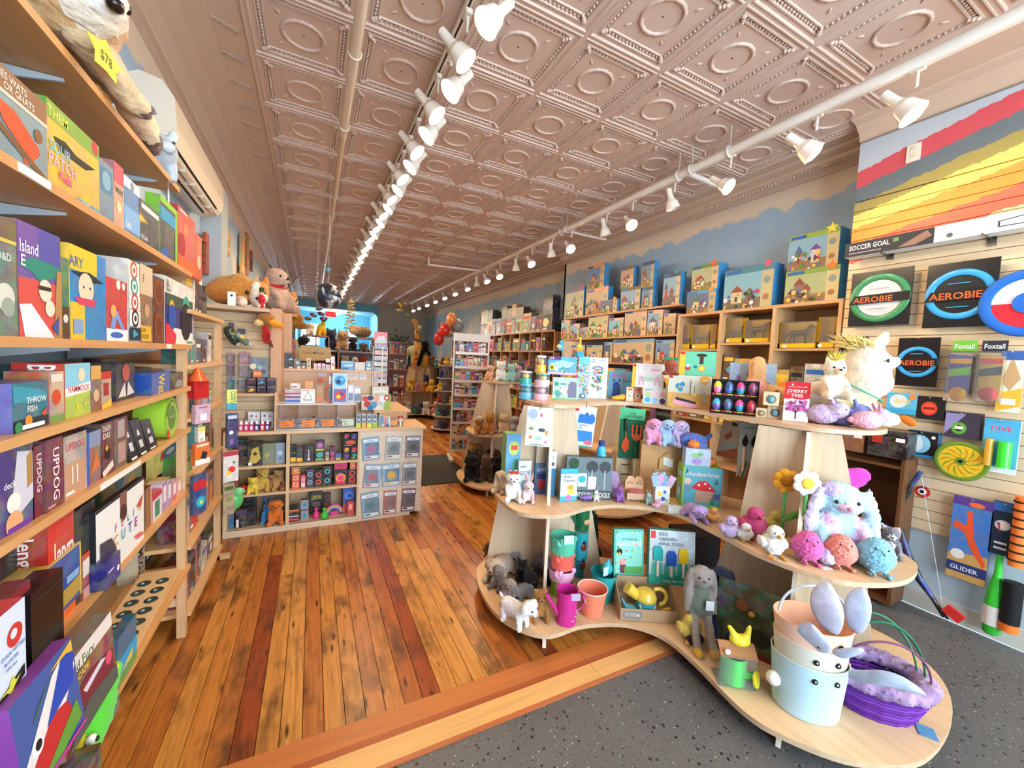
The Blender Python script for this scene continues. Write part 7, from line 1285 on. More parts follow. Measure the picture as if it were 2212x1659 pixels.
for hh,rr,c,lab,sp in ((.12,.72,'2f9ab4','deep teal cup at the foot of the ladybird can',False),(.20,1.0,'30a8b4','teal watering can with a ladybird picture',False),(.20,.98,'1f6a44','dark green watering can topping the stack',True)):
    t = can((bx,by,z),r*rr,hh,c,lab,0,sp,hh > .15,cat='watering can')
    if 'ladybird' in lab: MB().ell(-.01,-r*.97,.10,.022,.008,.028,'8a2a20',10,8).ell(-.01,-r*.97,.135,.012,.008,.012,'141414',8,6).build('ladybird','gloss',t)
    if sp: MB().torus(-.01,0,hh+.0,r*.95,.008,'1f6a44',20,6,rotm(90,0,0),0,180).build('top_handle','gloss',t); MB().ell(0,-r,.07,.03,.012,.02,'d8a878',10,6).build('motif','gloss',t)
    z += hh+.008
# garden boxes
F = fit(1195,1448,555,905,-25,Y=1.80); GB = TB+.16
carton((Vector((F[0].x,1.84,GB)),F[1],at(1320,555,Y=1.84).z-GB,-22),.04,'58c8b0','2f9a84','mint boxed Gathering GARDEN card game with leafy border','board game','game_box',[('r',.06,.05,.94,.95,'8ce0cc'),('t',.5,.76,.05,'GATHERING','2c6a5c','c',.5),('t',.5,.64,.10,'GARDEN','f4f8f0','c',.85),('c',.28,.3,.12,'f0a8a0'),('r',.2,.06,.4,.24,'6a3a4c'),('c',.18,.52,.10,'1c2c2c'),('r',.35,.05,.95,.2,'58a858')] + blob(34,44,['2f8a5c','e85a6c','f0d048','48a068','f4f0f0'],.04,.96,.03,.97,(.015,.035)),tilt=8)
F = fit(1440,1820,565,1040,-32,Y=1.68); hh = at(1630,565,Y=1.70).z-GB+.02
o = carton((Vector((F[0].x,1.68,GB-.02)),F[1],hh,-30),.06,'d4e4ec','2fa08c','KIDS GARDEN HAND TOOLS boxed set with three small tools','toy box','gift_box',[('r',.02,.84,.13,.98,'d83a34'),('t',.2,.90,.06,'KIDS','2c3844','l',.3),('t',.2,.81,.06,'GARDEN','2c3844','l',.4),('t',.2,.72,.06,'HAND TOOLS','2c3844','l',.56),('r',0,0,1,.18,'2fa890'),('t',.3,.05,.05,'Trowel, Rake and Shovel','d8f0e8','l',.6)] + [('p',[(.04+.14*i,.18),(.16+.14*i,.18),(.14+.14*i,.4),(.06+.14*i,.4)],'48b8a8') for i in range(7)],tilt=8)
w = F[1]
for x,hc,zz,nm in ((-.32,'2fb0ac',.44,'trowel'),(-.02,'3060c0',.36,'rake'),(.24,'ecc830',.42,'shovel')):
    MB().prism([(x*w-.028,hh*zz),(x*w+.028,hh*zz),(x*w+.03,hh*(zz+.2)),(x*w+.018,hh*(zz+.27)),(x*w-.018,hh*(zz+.27)),(x*w-.03,hh*(zz+.2))],'y',-.014,-.004,hc).build(nm,'gloss',o); MB().cyl((x*w,-.010,hh*.16),(x*w,-.010,hh*zz),.009,'ece4d8',10).build(nm+'_handle','gloss',o)
# cardboard tray with toy watering can
F = fit(1215,1690,1000,1300,-28,Z=TB); loc,w,_,fa = F; hh = .075; t = thing('cardboard_tray','open cardboard display tray with a grey label','tray',(loc.x,loc.y,TB),fa)
for a in ((-w/2,0,0,w/2,.004,hh),(-w/2,.19,0,w/2,.194,hh*2.3),(-w/2,0,0,w/2,.194,.004)): MB().box(*a,'b89a78').build('panel','matte',t)
for s in (-1,1): MB().prism([(0,0),(.194,0),(.194,hh*2.3),(0,hh)],'x',s*w/2-.002,s*w/2+.002,'ae9070').build('panel','matte',t)
m = MB(); art(m,(-w/2,0,0),(1,0,0),(0,0,1),w,hh,[('r',.03,.2,.36,.85,'8a8a84'),('t',.07,.4,.3,'TOY SHED','d8d4cc','l',.2),('c',.3,.52,.03,'d0ccc4')]); m.build('lettering','paper',t)
n,uu = fdir(fa); c0 = Vector((loc.x,loc.y,TB+.006))+(-n)*.09
t = can((c0.x+uu.x*.0,c0.y+uu.y*.0,TB+.006),.062,.085,'48a0a8','toy watering can with a yellow top and teal base in the cardboard tray',fa,False,False)
MB().lathe([(.064,.085),(.066,.10),(.05,.135),(.03,.145),(.0,.146)],'ecc84c',22).build('top','gloss',t); MB().cyl((-.05,0,.10),(-.115,0,.15),.03,'ecc84c',14,.036).build('spout','gloss',t); MB().torus(.075,0,.10,.05,.012,'ecc84c',16,8,rotm(90,0,0),-80,120).build('handle','gloss',t); MB().torus(0,-.04,.07,.045,.004,'e8e8e4',18,6,rotm(60,0,0),180,360).build('bail','gloss',t)
a = c0+uu*(-.10)+n*.03; t = thing('toy_scoop','teal toy scoop in the cardboard tray','toy',(a.x,a.y,TB+.006),fa); put('scoop',sculpt('scoop',[E_(0,0,.03,.045,.03,.03,'4aa0a8'),K_((-.02,0,.04),(-.05,0,.09),.012,.01,'4aa0a8')],vox=.008,fuzz=0,mt='gloss'),t)
a = c0+uu*.10+n*.05; t = thing('toy_rake','yellow toy hand rake in the cardboard tray','toy',(a.x,a.y,TB+.006),fa+20); MB().box(-.05,-.008,.0,.05,.008,.022,'ecb83c').cyl((0,0,.02),(.01,0,.05),.009,'ecb83c',8).cyl((-.015,0,.05),(.04,0,.052),.009,'ecb83c',8).build('rake','gloss',t)
for k in range(4): MB().cyl((-.04+.027*k,-.01,.003),(-.04+.027*k,-.03,.003),.005,'ecb83c',6).build('tooth','gloss',t)
# dolls
chickp('duckling','f4dc6c','e8a048','f4dc6c','f0b060',fuzz=.014,tuft='f4dc6c')
pl_('duckling',1765,1430,1190,TB,'yellow plush duckling sitting at the tray corner',None,'plush_duckling',face=-30)
def lopdoll(key,c,dress,foot):
    P = [E_(0,0,.62,.105,.09,.10,c),K_((0,0,.34),(0,0,.50),.11,.065,dress),E_(0,0,.30,.135,.10,.07,dress)]
    for s in (-1,1): P += [E_(s*.115,.0,.53,.036,.05,.17,c,(0,s*-6,0)),K_((s*.08,0,.48),(s*.13,-.04,.30),.032,.028,c),K_((s*.06,-.06,.25),(s*.07,-.24,.06),.042,.036,c),E_(s*.07,-.27,.04,.045,.065,.035,foot)]
    proto(key,P,eyes(.042,-.082,.63,.010,n=(0,-.095,.60),nr=(.012,.008,.008)),vox=.016,fuzz=.002,sm=4)
lopdoll('dollgrey','9a8f88','6f7a6c','d8a830'); lopdoll('dollnavy','2c3448','343048','4a2c38')
view(1400,1180,3.16)
p = at(440,700,Z=TB); toy('dollgrey',(p.x,p.y+.10,TB),-35,.58,'grey lop-eared plush bunny doll in a green dress with mustard feet','plush toy','plush_doll')
p = at(600,690,Z=TB); toy('dollnavy',(p.x+.02,p.y+.13,TB),-40,.54,'navy lop-eared plush bunny doll with white tags','plush toy','plush_doll')
for k,(nm,x,z) in enumerate((('plush_doll',.05,.40),('plush_doll.001',-.03,.36),('plush_doll.001',.06,.34))): MB().box(x-.035,-.135,z-.045,x+.035,-.132,z+.045,('e4ecf0','e0d8cc','dce8f0')[k]).build('swing_tag','paper',bpy.data.objects[nm])
p = at(340,680,Z=TB); put('plush_slipper',sculpt('x',[E_(0,0,.03,.05,.035,.03,'3c2c3c')],vox=.008,fuzz=.001),None,(p.x,p.y+.02,TB),-30,label='dark plum plush slipper lying beside the grey doll',cat='slipper')
F = fit(660,890,480,860,-72,Z=TB); p = at(860,850,Z=TB); hh = .36
carton((Vector((p.x-.02,p.y+.14,TB)),.30,hh,-68),.02,'3f4a2c','30381f','dark green woodland picture box standing behind the dolls','toy box','gift_box',[('c',.4,.7,.1,'8a5a3a'),('c',.55,.62,.05,'e0a04c'),('c',.3,.3,.14,'5a6a34'),('c',.7,.3,.16,'2c2c20'),('r',0,0,1,.08,'7a2c24')],mt='printbig')
# bagged green watering can
p = at(690,990,Z=TB); t = can((p.x-.01,p.y+.08,TB+.004),.058,.13,'5ad06a','bright green toy watering can with a yellow rose in a clear bag',-35,False,False); MB().cyl((.02,-.03,.05),(.075,-.06,.075),.022,'5ad06a',12,.012).build('spout','gloss',t); MB().cyl((.075,-.06,.06),(.083,-.066,.062),.036,'e8d83c',20).build('rose','gloss',t)
MB().box(-.08,-.055,0,.085,.06,.15,'e8f0e8').build('bag','clear',t); MB().prism([(-.057,.145),(.0,.19),(.062,.145),(0,.18)],'x',-.08,.085,'a8764c').build('card_header','matte',t); MB().ell(-.05,-.05,.165,.014,.006,.014,'f0ece4',10,6).build('badge','paper',t)
put('scoop',sculpt('scoop',[E_(.02,0,.20,.05,.035,.028,'e8d83c'),K_((.0,0,.21),(-.03,0,.26),.02,.012,'e8d83c'),K_((.05,0,.21),(.06,0,.27),.018,.012,'e8d83c')],vox=.008,fuzz=0,mt='gloss'),t)
# ---------------------------------------------------------------- nested bunny buckets and basket
p = at(1185,1262,Z=TB); cx,cy = p.x+.075,p.y+.105
def bbucket(z,h,r0,r1,cin,cout,lab,eye=True,ry=.82):
    t = thing('bunny_bucket',lab,'bucket',(cx,cy,z),-40)
    MB().lathe([(0,0),(r0*.96,0),(r0,.004),(r1,h)],cout,40,sy=ry,cap=False).build('wall','matte',t)
    MB().lathe([(r1-.003,h),(r0*.97,.01),(0,.008)],cin,40,sy=ry,cap=False).build('lining','matte',t); MB().torus(0,0,h,r1-.001,.0022,cin,40,6,Matrix(((1,0,0),(0,ry,0),(0,0,1)))).build('rim','matte',t)
    if eye:
        for a in (-.18,.42): x = r1*.97*math.sin(a); y = -r1*.97*ry*math.cos(a); MB().ell(x,y,h*.80,.012,.012,.012,'141414',12,8).ell(x-.002,y-.010,h*.80+.004,.004,.003,.004,'f0f0f0',6,4).build('eye','gloss',t)
    return t
def bear(t,z,pts,wd,c1,wv=(.75,-.5,0)):
    """flat fabric ear following a spine of points"""
    m = MB(); n_ = len(pts); V = []
    for i,(x,y,z_) in enumerate(pts):
        w_ = wd*math.sin(math.pi*(.12+.86*i/(n_-1)))**.8; V += [(x+w_*wv[0]*s_,y+w_*wv[1]*s_-.012*(1-s_*s_),z_+w_*wv[2]*s_) for s_ in (-1,-.5,0,.5,1)]
    m.add(V,[(5*i+j,5*i+j+1,5*i+j+6,5*i+j+5) for i in range(n_-1) for j in range(4)],c1,True)
    o = m.build('ear','printsoft',t); s = o.modifiers.new('t','SOLIDIFY'); s.thickness = .006; s = o.modifiers.new('u','SUBSURF'); s.levels = 1; s.render_levels = 1
    return o
t = bbucket(TB,.25,.128,.148,'dcd8cc','b8d8e4','pale blue oval bunny bucket at the bottom of the nest'); 
bear(t,0,[(.10,-.09,.25),(.13,-.14,.28),(.16,-.17,.31),(.20,-.19,.325),(.24,-.21,.325),(.28,-.22,.315)],.032,'b8c8e0',(.2,.2,.9))
MB().ell(-.145,-.03,.12,.03,.03,.03,'f6f4f0',14,10).build('tail','plush',t)
t = bbucket(TB+.078,.255,.120,.145,'e8d4bc','d8d4c4','cream oval bunny bucket nested in the blue one')
bear(t,0,[(-.02,-.10,.25),(-.04,-.115,.285),(-.055,-.12,.315),(-.06,-.12,.345),(-.065,-.118,.38)],.075,'c4cce4'); bear(t,0,[(.06,-.13,.26),(.065,-.14,.29),(.075,-.145,.31),(.09,-.15,.33)],.08,'c0cce8',(.6,-.3,.3))
t = bbucket(TB+.155,.26,.114,.152,'e8b08c','f0c8b0','peach oval bunny bucket on top of the nest')
bear(t,0,[(.02,-.10,.26),(.0,-.11,.32),(-.01,-.11,.38),(-.012,-.10,.44),(-.005,-.09,.48)],.07,'d4d0ea'); bear(t,0,[(.13,-.06,.26),(.125,-.07,.32),(.125,-.07,.38),(.135,-.06,.43),(.145,-.05,.46)],.055,'c4d0f0')
MB().torus(0,0,.27,.135,.006,'c8d0dc',26,6,rotm(90,0,0),0,180).build('handle','gloss',t)
p = at(1660,1260,Z=TB); bx,by = p.x+.09,p.y+.10; t = thing('easter_basket','purple woven basket with a lilac fleece lining and thin hoops','basket',(bx,by,TB),-45)
m = MB()
for k in range(9):
    z = .008+.017*k; r = .118+.006*k; m.torus(0,0,z,r,.010,('6a2c98','5a2488','7a38a8')[k % 3],44,6,Matrix(((1.18,0,0),(0,.86,0),(0,0,1))),wob=.25)
m.build('weave','matte',t)
MB().lathe([(.0,.006),(.115,.006),(.118,.02)],'4a1c70',30,sx=1.18,sy=.86).build('floor','matte',t)
put('lining',sculpt('lining',[E_(.17*math.cos(a)*1.02,.135*math.sin(a)*.98,.165,.05,.045,.032,('a88ab4','9c80ac','b498bc')[i % 3]) for i,a in enumerate([k*2*math.pi/18 for k in range(18)])],vox=.012,fuzz=.006),t)
for R_,tilt_,c,h_ in ((.17,4,'2c6a4c',.10),(.165,-9,'3a7a54',.11),(.175,14,'7a4a68',.06)):
    MB().torus(0,0,.15,R_,.0045,c,30,6,rotm(90,0,0) @ Matrix(((1,0,0),(0,1.55-.3*(h_ < .08),0),(0,0,1))),0,180).build('hoop','matte',t,rot=(math.radians(tilt_),0,0))
p = at(1900,1270,Z=TB); MB().box(-.035,-.03,0,.035,.03,.004,'4a98c8').build('card_tag','print',None,(p.x,p.y,TB),30,label='blue card tag lying beside the purple basket',cat='tag')
# crocodile plush standing behind the stand
view(1020,1000,3.77)
p = at(1290,700,Z=0); critter('croc','1f3a22','2c4a2c','24402a','none',pose='sit',extra=[E_(-.12,-.12,.92,.07,.07,.07,'2c4a2c'),E_(.12,-.12,.92,.07,.07,.07,'2c4a2c')]); toy('croc',(2.1,2.75,0),-30,.62,'dark green plush crocodile sitting on the floor behind the stand',name='plush_crocodile')
MB().box(0,0,0,.3,.25,.3,'17161a').build('storage_cube','matte',None,(2.6,2.05,0),-20,label='black storage cube on the floor behind the stand',cat='box')
view(0,0,1)
# ================================================================ right side: slat wall goods
view(1780,380,3.19)
def wf(x0,x1,y0,y1,X=3.79):
    """centre-bottom point, width, height of a flat pack hanging in plane X"""
    a = at(x0,(y0+y1)/2,X=X); b = at(x1,(y0+y1)/2,X=X); return Vector((X,(a.y+b.y)/2,at((x0+x1)/2,y1,X=X).z)),abs(a.y-b.y),at((x0+x1)/2,y0,X=X).z-at((x0+x1)/2,y1,X=X).z
def wp(x0,x1,y0,y1,c,side,lab,items,X=3.79,d=.02,name='toy_pack',cat='toy pack',mt='paper',tilt=0):
    L_,w,h = wf(x0,x1,y0,y1,X); o = carton((L_,w,h,-90),d,c,side,lab,cat,name,items,mt=mt)
    MB().tube([(0,3.85-X,h-.012),(0,-.03,h-.010),(0,-.03,h-.002)],.0022,'b8bcc0',6).build('hook','metal',o)
    if tilt: o.rotation_euler.y = math.radians(tilt)
    return o,w,h
a = at(160,520,X=3.70); zz = a.z-.05
o = carton((Vector((3.70,.75,zz)),1.85,.105,-90),.10,'1c2030','e0e4e4','long SOCCER GOAL box resting on slat hooks','toy box','sports_box',[('r',.27,0,.72,1,'d8dce0'),('r',.72,0,1,1,'c0d84a'),('t',.015,.45,.34,'SOCCER GOAL','f4f4f4','l',.13),('r',.015,.2,.12,.25,'a8acb4'),('p',[(.17,.1),(.2,.4),(.25,.9),(.265,.5),(.22,.1)],'8a6a5c'),('r',.155,.55,.172,.8,'5a8a4c'),('p',[(.42,.25),(.56,.2),(.56,.9),(.42,.6)],'3a4046'),('p',[(.425,.3),(.555,.26),(.555,.82),(.425,.56)],'d8dce0'),('c',.31,.3,.008,'50585c')],mt='paper')
for y in (1.45,.95): MB().cyl((.02 if False else 3.85,y,zz-.006),(3.66,y,zz-.004),.004,'7a7a78',6).box(3.845,y-.02,zz-.05,3.852,y+.02,zz+.01,'8a8478').build('slat_hook','metal',None,label='metal slat hook under the soccer goal box, %s' % ('inner one' if y > 1 else 'outer one'),cat='hook')
def ringpack(x0,x1,y0,y1,rc,lab,txt=True,inner='1c1c22'):
    L_,w,h = wf(x0,x1,y0,y1); t = thing('ring_pack',lab,'flying ring',L_,-90)
    MB().box(-w*.46,0,0,w*.46,.012,h,'17171b').build('card','gloss',t); r = min(w,h)*.46
    MB().torus(0,-.006,h*.5,r*.88,r*.13,rc,40,8,rotm(90,0,0) @ Matrix(((1,0,0),(0,1,0),(0,0,.35)))).build('ring','gloss',t)
    MB().cyl((0,-.004,h*.5),(0,.0,h*.5),r*.74,inner,32).build('disc','gloss',t)
    m = MB(); its = [('p',[(0,.40),(1,.42),(1,.58),(.1,.56)],'141418')]
    if txt: its.append(('t',.08,.43,.105,'AEROBIE','e8642c','l',.86))
    for q_ in (.30,.66): its.append(('r',.34,q_,.66,q_+.012,'3aa0d0' if inner == '1c1c22' else '8a8a90'))
    art(m,(-w*.46,-.016,0),(1,0,0),(0,0,1),w*.92,h,its); m.build('cover_print','paper',t)
    MB().cyl((0,.06,h-.01),(0,-.03,h-.006),.0022,'b8bcc0',6).build('hook','metal',t)
ringpack(165,620,650,1030,'3f8a5c','black AEROBIE flying ring pack with a clear disc and green rim',True,'c8ccd0')
ringpack(680,1215,590,1040,'3aa0e0','large black AEROBIE flying ring pack with a sky blue ring')
ringpack(100,300,1110,1420,'24242a','AEROBIE flying disc pack with a silver disc behind the cream horse',True,'b0b8c4')
ringpack(490,800,1115,1450,'3aa0e0','smaller AEROBIE flying ring pack with a sky blue ring below the large one')
p = at(1400,870,X=3.74); t = thing('flying_disc','big soft disc in blue, white and red at the picture edge','flying disc',(3.76,p.y,p.z),-90); r = .20
MB().torus(0,0,0,r*.86,r*.14,'2468c8',40,8,rotm(90,0,0) @ Matrix(((1,0,0),(0,1,0),(0,0,.3)))).build('rim','matte',t)
for k in range(4):
    a0 = k*90; V = [(0,0,0)]+[(r*.80*math.cos(math.radians(a0+15*i)),0,r*.80*math.sin(math.radians(a0+15*i))) for i in range(7)]; MB().add(V,[tuple(range(8))],('e8ecf4','d8d8e4','d82c3c','e8ecf4')[k]).build('panel','matte',t)
MB().cyl((0,-.012,0),(0,.01,0),r*.3,'2468c8',24).build('hub','matte',t)
for x0,x1,c1,c2,c3,lab in ((858,1045,'6ab83c','3f3c98','e8a028','green, purple and orange Foxtail throwing toy in a clear pack'),(1060,1258,'2c3440','b8923c','c83038','dark, gold and red Foxtail throwing toy in a clear pack')):
    L_,w,h = wf(x0,x1,1135,1555); t = thing('foxtail_pack',lab,'toy pack',L_,-90)
    MB().box(-w*.45,0,h*.8,w*.45,.006,h,c1).build('header','gloss',t); m = MB(); art(m,(-w*.45,0,h*.8),(1,0,0),(0,0,1),w*.9,h*.2,[('t',.5,.35,.4,'Foxtail','f4f4f0','c',.8)]); m.build('lettering','paper',t)
    MB().prism([(-w*.4,h*.12),(w*.4,h*.12),(w*.42,h*.74),(-w*.42,h*.78)],'y',-.03,0,c2).box(-w*.41,-.034,h*.62,w*.41,.0,h*.70,c3).prism([(-w*.4,h*.4),(w*.4,h*.44),(w*.4,h*.58),(-w*.4,h*.52)],'y',-.033,0,c1).build('tail','matte',t); MB().ell(0,-.02,h*.12,w*.36,.04,h*.12,c3,16,10).build('ball','matte',t)
    MB().box(-w*.46,-.06,0,w*.46,0,h*.82,'e8f0f0').build('bubble','clear',t)
wp(1200,1372,1205,1630,'e8e0d0','c8a878','white and blue wooden slingshot pack with yellow panels',[('p',[(.1,.5),(.5,.9),(.9,.55),(.5,.35)],'c8a070'),('r',0,.85,1,1,'3a62a8'),('p',[(0,.3),(1,.4),(1,.1),(0,.0)],'e8b83c'),('r',.2,.12,.8,.22,'f4f0e4')])
wp(430,640,1495,1640,'58b0d8','e8f0f0','blue and white paddle ball pack with orange balls',[('c',.4,.6,.3,'d8dce0'),('t',.3,.5,.2,'BANG','e8c83c','l',.5),('c',.85,.85,.12,'f08a3c'),('r',0,0,1,.25,'38a0d0')])
wp(640,832,1520,1680,'1c1a1e','141214','black throwing ring pack with a red oval',[('c',.45,.48,.3,'d83a28',.3),('c',.45,.48,.22,'f05a3c',.2),('r',.25,.42,.65,.54,'8a1c14')])
p = at(560,1650,X=3.70); t = thing('foam_dart','orange foam paddle hanging beside the paddle pack','toy',(3.76,p.y,p.z-.04),-90); MB().ell(0,0,0,.05,.014,.028,'f07a28',14,8,rotm(0,30,0)).build('paddle','matte',t)
view(1780,860,2.963)
wp(772,1000,92,258,'3a3444','1c1a20','black boxed disc toy with a lilac triangle and green ring',[('p',[(0,.1),(.0,.95),(.6,.95)],'8a84b0'),('c',.42,.38,.22,'5a9a3c',.24),('c',.42,.38,.12,'1c1c20',.12),('r',.3,.34,.54,.46,'d8e0d0')],d=.06)
wp(530,728,212,378,'16181c','3a8ac0','black boxed pool toy with a pale blue oval',[('c',.42,.5,.36,'8ac4e0',.36),('c',.34,.5,.2,'e0e8ec',.3),('r',0,.0,1,.1,'2c8ac8'),('c',.85,.8,.07,'e0e4e4')],d=.06)
p = at(870,405,X=3.76); t = thing('pinwheel_disc','yellow and green woven flying disc with a dark swirl hub','flying disc',(3.775,p.y,p.z),-90); r = .125
MB().torus(0,0,0,r*.9,r*.12,'6a8a2c',36,8,rotm(90,0,0) @ Matrix(((1,0,0),(0,1,0),(0,0,.4)))).cyl((0,-.004,0),(0,.006,0),r*.9,'e0b828',36).build('disc','matte',t)
for k in range(14):
    a_ = k*2*math.pi/14; V = [(r*q_*math.cos(a_+e),-.0055,r*q_*math.sin(a_+e)) for q_,e in ((.3,0),(.62,.30),(.80,.62),(.58,.42))]; MB().add(V,[(0,1,2,3)],'7a9a30' if k % 2 else 'c88a20').build('blade','matte',t)
for k in range(9): a_ = k*2*math.pi/9; MB().add([(r*q_*math.cos(a_+e),-.0075,r*q_*math.sin(a_+e)) for q_,e in ((.18,0),(.42,.35),(.28,.3))],[(0,1,2)],'2c2414').build('hub_swirl','matte',t)
MB().cyl((0,-.008,0),(0,0,0),r*.2,'6a8a34',20).cyl((0,-.010,0),(0,0,0),r*.09,'141410',14).build('hub','matte',t)
o,w,h = wp(1012,1245,135,480,'58b0d0','b8d4dc','clear hanging pack of diving toys with a neon green tube',[('r',0,.62,1,1,'4aa8d4'),('t',.2,.78,.09,'DIVE','d83a6c','l',.6),('r',0,0,1,.1,'e8f0f4')]); MB().cyl((w*.2,-.035,h*.12),(w*.2,-.035,h*.6),w*.2,'3ce03c',18).build('tube','gloss',o); MB().cyl((-w*.25,-.03,h*.12),(-w*.25,-.03,h*.62),w*.13,'d8a83c',14).build('stick','gloss',o)
# archery bow with arrows
t = thing('toy_bow','curved blue and black camouflage toy bow leaning on the slat wall','toy bow',(0,0,0)); pts = [at(x,y,X=3.70) for x,y in ((620,470),(560,560),(500,690),(475,790),(505,900),(545,1020),(610,1150),(690,1270),(770,1400))]
for k,(a_,b_) in enumerate(zip(pts,pts[1:])): MB().cyl(a_,b_,.020 if 1 < k < 6 else .014,('2c3a78','1c2034','34489c','181820')[k % 4],10).build('limb','printsoft',t)
MB().cyl(pts[0],pts[-1],.0018,'c8ccd0',5).build('string','matte',t); a_ = pts[-1]
MB().box(-.01,-.04,0,.01,.05,.06,'d03028').build('fletching','matte',t,(3.69,a_.y-.03,a_.z+.02),rot=(.5,0,0))
for k in (0,1): MB().cyl((3.70,pts[6].y+.03*k,pts[6].z),(3.69,a_.y-.02*k,a_.z),.008,'1a1a1e',8).build('arrow','matte',t)
p = at(620,600,X=3.72); t = thing('target_tag','clear bag with a red and white target tag on the bow','tag',(3.74,p.y,p.z),-90); MB().cyl((0,0,0),(0,.004,0),.04,'c83028',16).cyl((0,-.002,0),(0,.0,0),.022,'f0f0ec',14).cyl((0,-.004,0),(0,.0,0),.012,'17171b',12).build('target','paper',t); MB().box(-.03,-.005,.03,.03,.005,.12,'f0f4f4').build('bag','clear',t)
wp(800,1065,640,1180,'3f78c8','2c5aa0','blue boxed glider plane with an orange aircraft',[('p',[(0,0),(1,0),(1,.35),(0,.3)],'c89a58'),('p',[(.05,.62),(.35,.58),(.55,.40),(.9,.2),(.95,.26),(.62,.52),(.5,.85),(.38,.84),(.4,.66),(.1,.70)],'e8562c'),('c',.25,.3,.18,'e8e0d8',.06),('r',0,.08,1,.2,'2c3a6c'),('t',.1,.11,.05,'GLIDER','e8ecf4','l',.7),('r',0,.9,1,1,'5a3c8c'),('c',.6,.93,.2,'e8702c',.03)],mt='printsoft')
o,w,h = wp(1065,1235,665,1010,'1c2a44','16202c','black backing card with a baseball and lime foam bat',[('r',0,.82,1,1,'2f68b0'),('c',.45,.56,.32,'b8c8d8'),('c',.45,.56,.24,'f0ece8'),('p',[(.2,.6),(.4,.4),(.35,.6)],'d03c44'),('r',.2,.1,.7,.14,'d8dce0'),('r',.2,.2,.7,.24,'d8dce0')])
pa = at(1125,1010,X=3.76); pb = at(1085,1520,X=3.76)
MB().lathe([(.014,0),(.016,-.12),(.034,-.22),(.042,-.30),(.042,-.32)],'3cc83c',18).lathe([(.044,-.32),(.044,-.44)],'e8e0d8',18).lathe([(.042,-.44),(.040,-.49),(.03,-.5),(0,-.5)],'34b034',18).build('bat','gloss',o)
t = thing('dart_tube','orange and black striped toy blaster tube at the picture edge','toy',(3.77,at(1240,1000,X=3.77).y,.12),-90); MB().lathe([(.04,0),(.042,.05)],'f07a30',16).lathe([(.042,.05),(.042,.30)],'17171a',16).lathe([(.036,.40),(.036,.82)],'f0803c',16).build('tube','matte',t)
for k in range(8): MB().torus(0,0,.44+.05*k,.037,.006,'2a2018',16,6).build('stripe','matte',t)
# shelf of brown boxes under the wall edge
u = thing('box_shelf','dark wooden box shelf tucked at the end of the slat wall','shelf',(3.62,1.42,0),-90)
for s in (-1,1): MB().box(s*.24-.01,0,.02,s*.24+.01,.2,1.05,'6a4428').build('side','woodz',u)
for z in (.02,.42,.98): MB().box(-.23,0,z,.23,.2,z+.02,'6a4428').build('shelf_board','woodx',u)
MB().box(-.23,.19,.02,.23,.2,1.05,'4a3020').build('back_panel','woodx',u)
carton((Vector((3.60,1.50,1.05)),.20,.17,-90),.15,'8a5a38','6a4428','brown carton with a red corner on the box shelf','box','carton',[('r',.0,.4,.35,.9,'9a3424'),('r',.7,.6,.95,.75,'f0ece4')])
carton((Vector((3.60,1.27,1.05)),.21,.19,-90),.15,'1f1a1a','2c2422','black carton printed with Two Bros Bows and a red square','box','carton',[('r',.1,.5,.38,.85,'a83428'),('r',.72,.62,.95,.76,'e8e8e4'),('t',.15,.3,.13,'TWO-BROS','5a4c44','l',.75),('t',.3,.12,.13,'BOWS','5a4c44','l',.5)])
q = random.Random(6)
for k in range(9): MB().ell(0,0,.034,.036,.034,.034,q.choice(['2c50c0','3a78d8','e8b82c','d84a28','2448a8']),12,8).build('toy_ball','gloss',None,(3.66,1.22+.055*(k % 5)+.03*(k//5),.442+.06*(k//5)),label='small %s toy ball in the box shelf, %s in the heap' % ('coloured',ORD[k]),cat='ball',group='balls in the box shelf')
# ================================================================ wall shelves and cubbies behind the stand
u = thing('cubby_unit','honey wood wall cubby unit stacked with playset boxes','cubby shelf',(0,0,0))
MB().box(3.85,1.72,2.205,4.19,3.36,2.235,'c99a6a').build('top_board','woody',u)
for y in (1.72,2.245,2.79,3.33): MB().box(3.85,y,.02,4.19,y+.03,2.205,'d2a878').build('upright','woodz',u)
MB().box(4.17,1.72,.02,4.19,3.36,2.2,'b08860').build('back_panel','woodz',u)
CBZ = {0: (1.83,1.45,1.05,.6,.1),1: (1.89,1.5,1.05,.6,.1),2: (1.83,1.4,1.0,.6,.1)}
for i,(y0,y1) in enumerate(((2.82,3.33),(2.275,2.79),(1.75,2.245))):
    for z in CBZ[i]: MB().box(3.855,y0,z-.02,4.17,y1,z,'cda070').build('shelf_board','woody',u)
u = thing('playset_shelf','three long wooden wall shelves of doll playsets','shelf',(0,0,0))
for z,dp in ((2.37,3.87),(2.01,3.86),(1.64,3.86),(1.25,3.85),(.85,3.85),(.4,3.85)): MB().box(dp,3.37,z-.025,4.19,5.78,z,'c09068').build('shelf_board','woody',u)
for y in (3.5,4.3,5.1,5.7): MB().prism([(4.19,2.34),(3.95,2.34),(4.19,2.25)],'y',y-.004,y+.004,'3a3430').build('bracket','matte',u)
view(1180,440,3.16)
def rb(x0,x1,yt,Z,c,side,lab,items,X=3.90,d=.1,name='playset_box',mt='print',dz=0):
    a = at(x0,yt,X=X); b = at(x1,yt,X=X); m_ = at((x0+x1)/2,yt,X=X); return carton((Vector((X,(a.y+b.y)/2,Z)),abs(a.y-b.y)-.004,m_.z-Z,-90),d,c,side,lab,'toy box',name,items,mt=mt)
BLU = '2c9ad8'
PQ = random.Random(77)
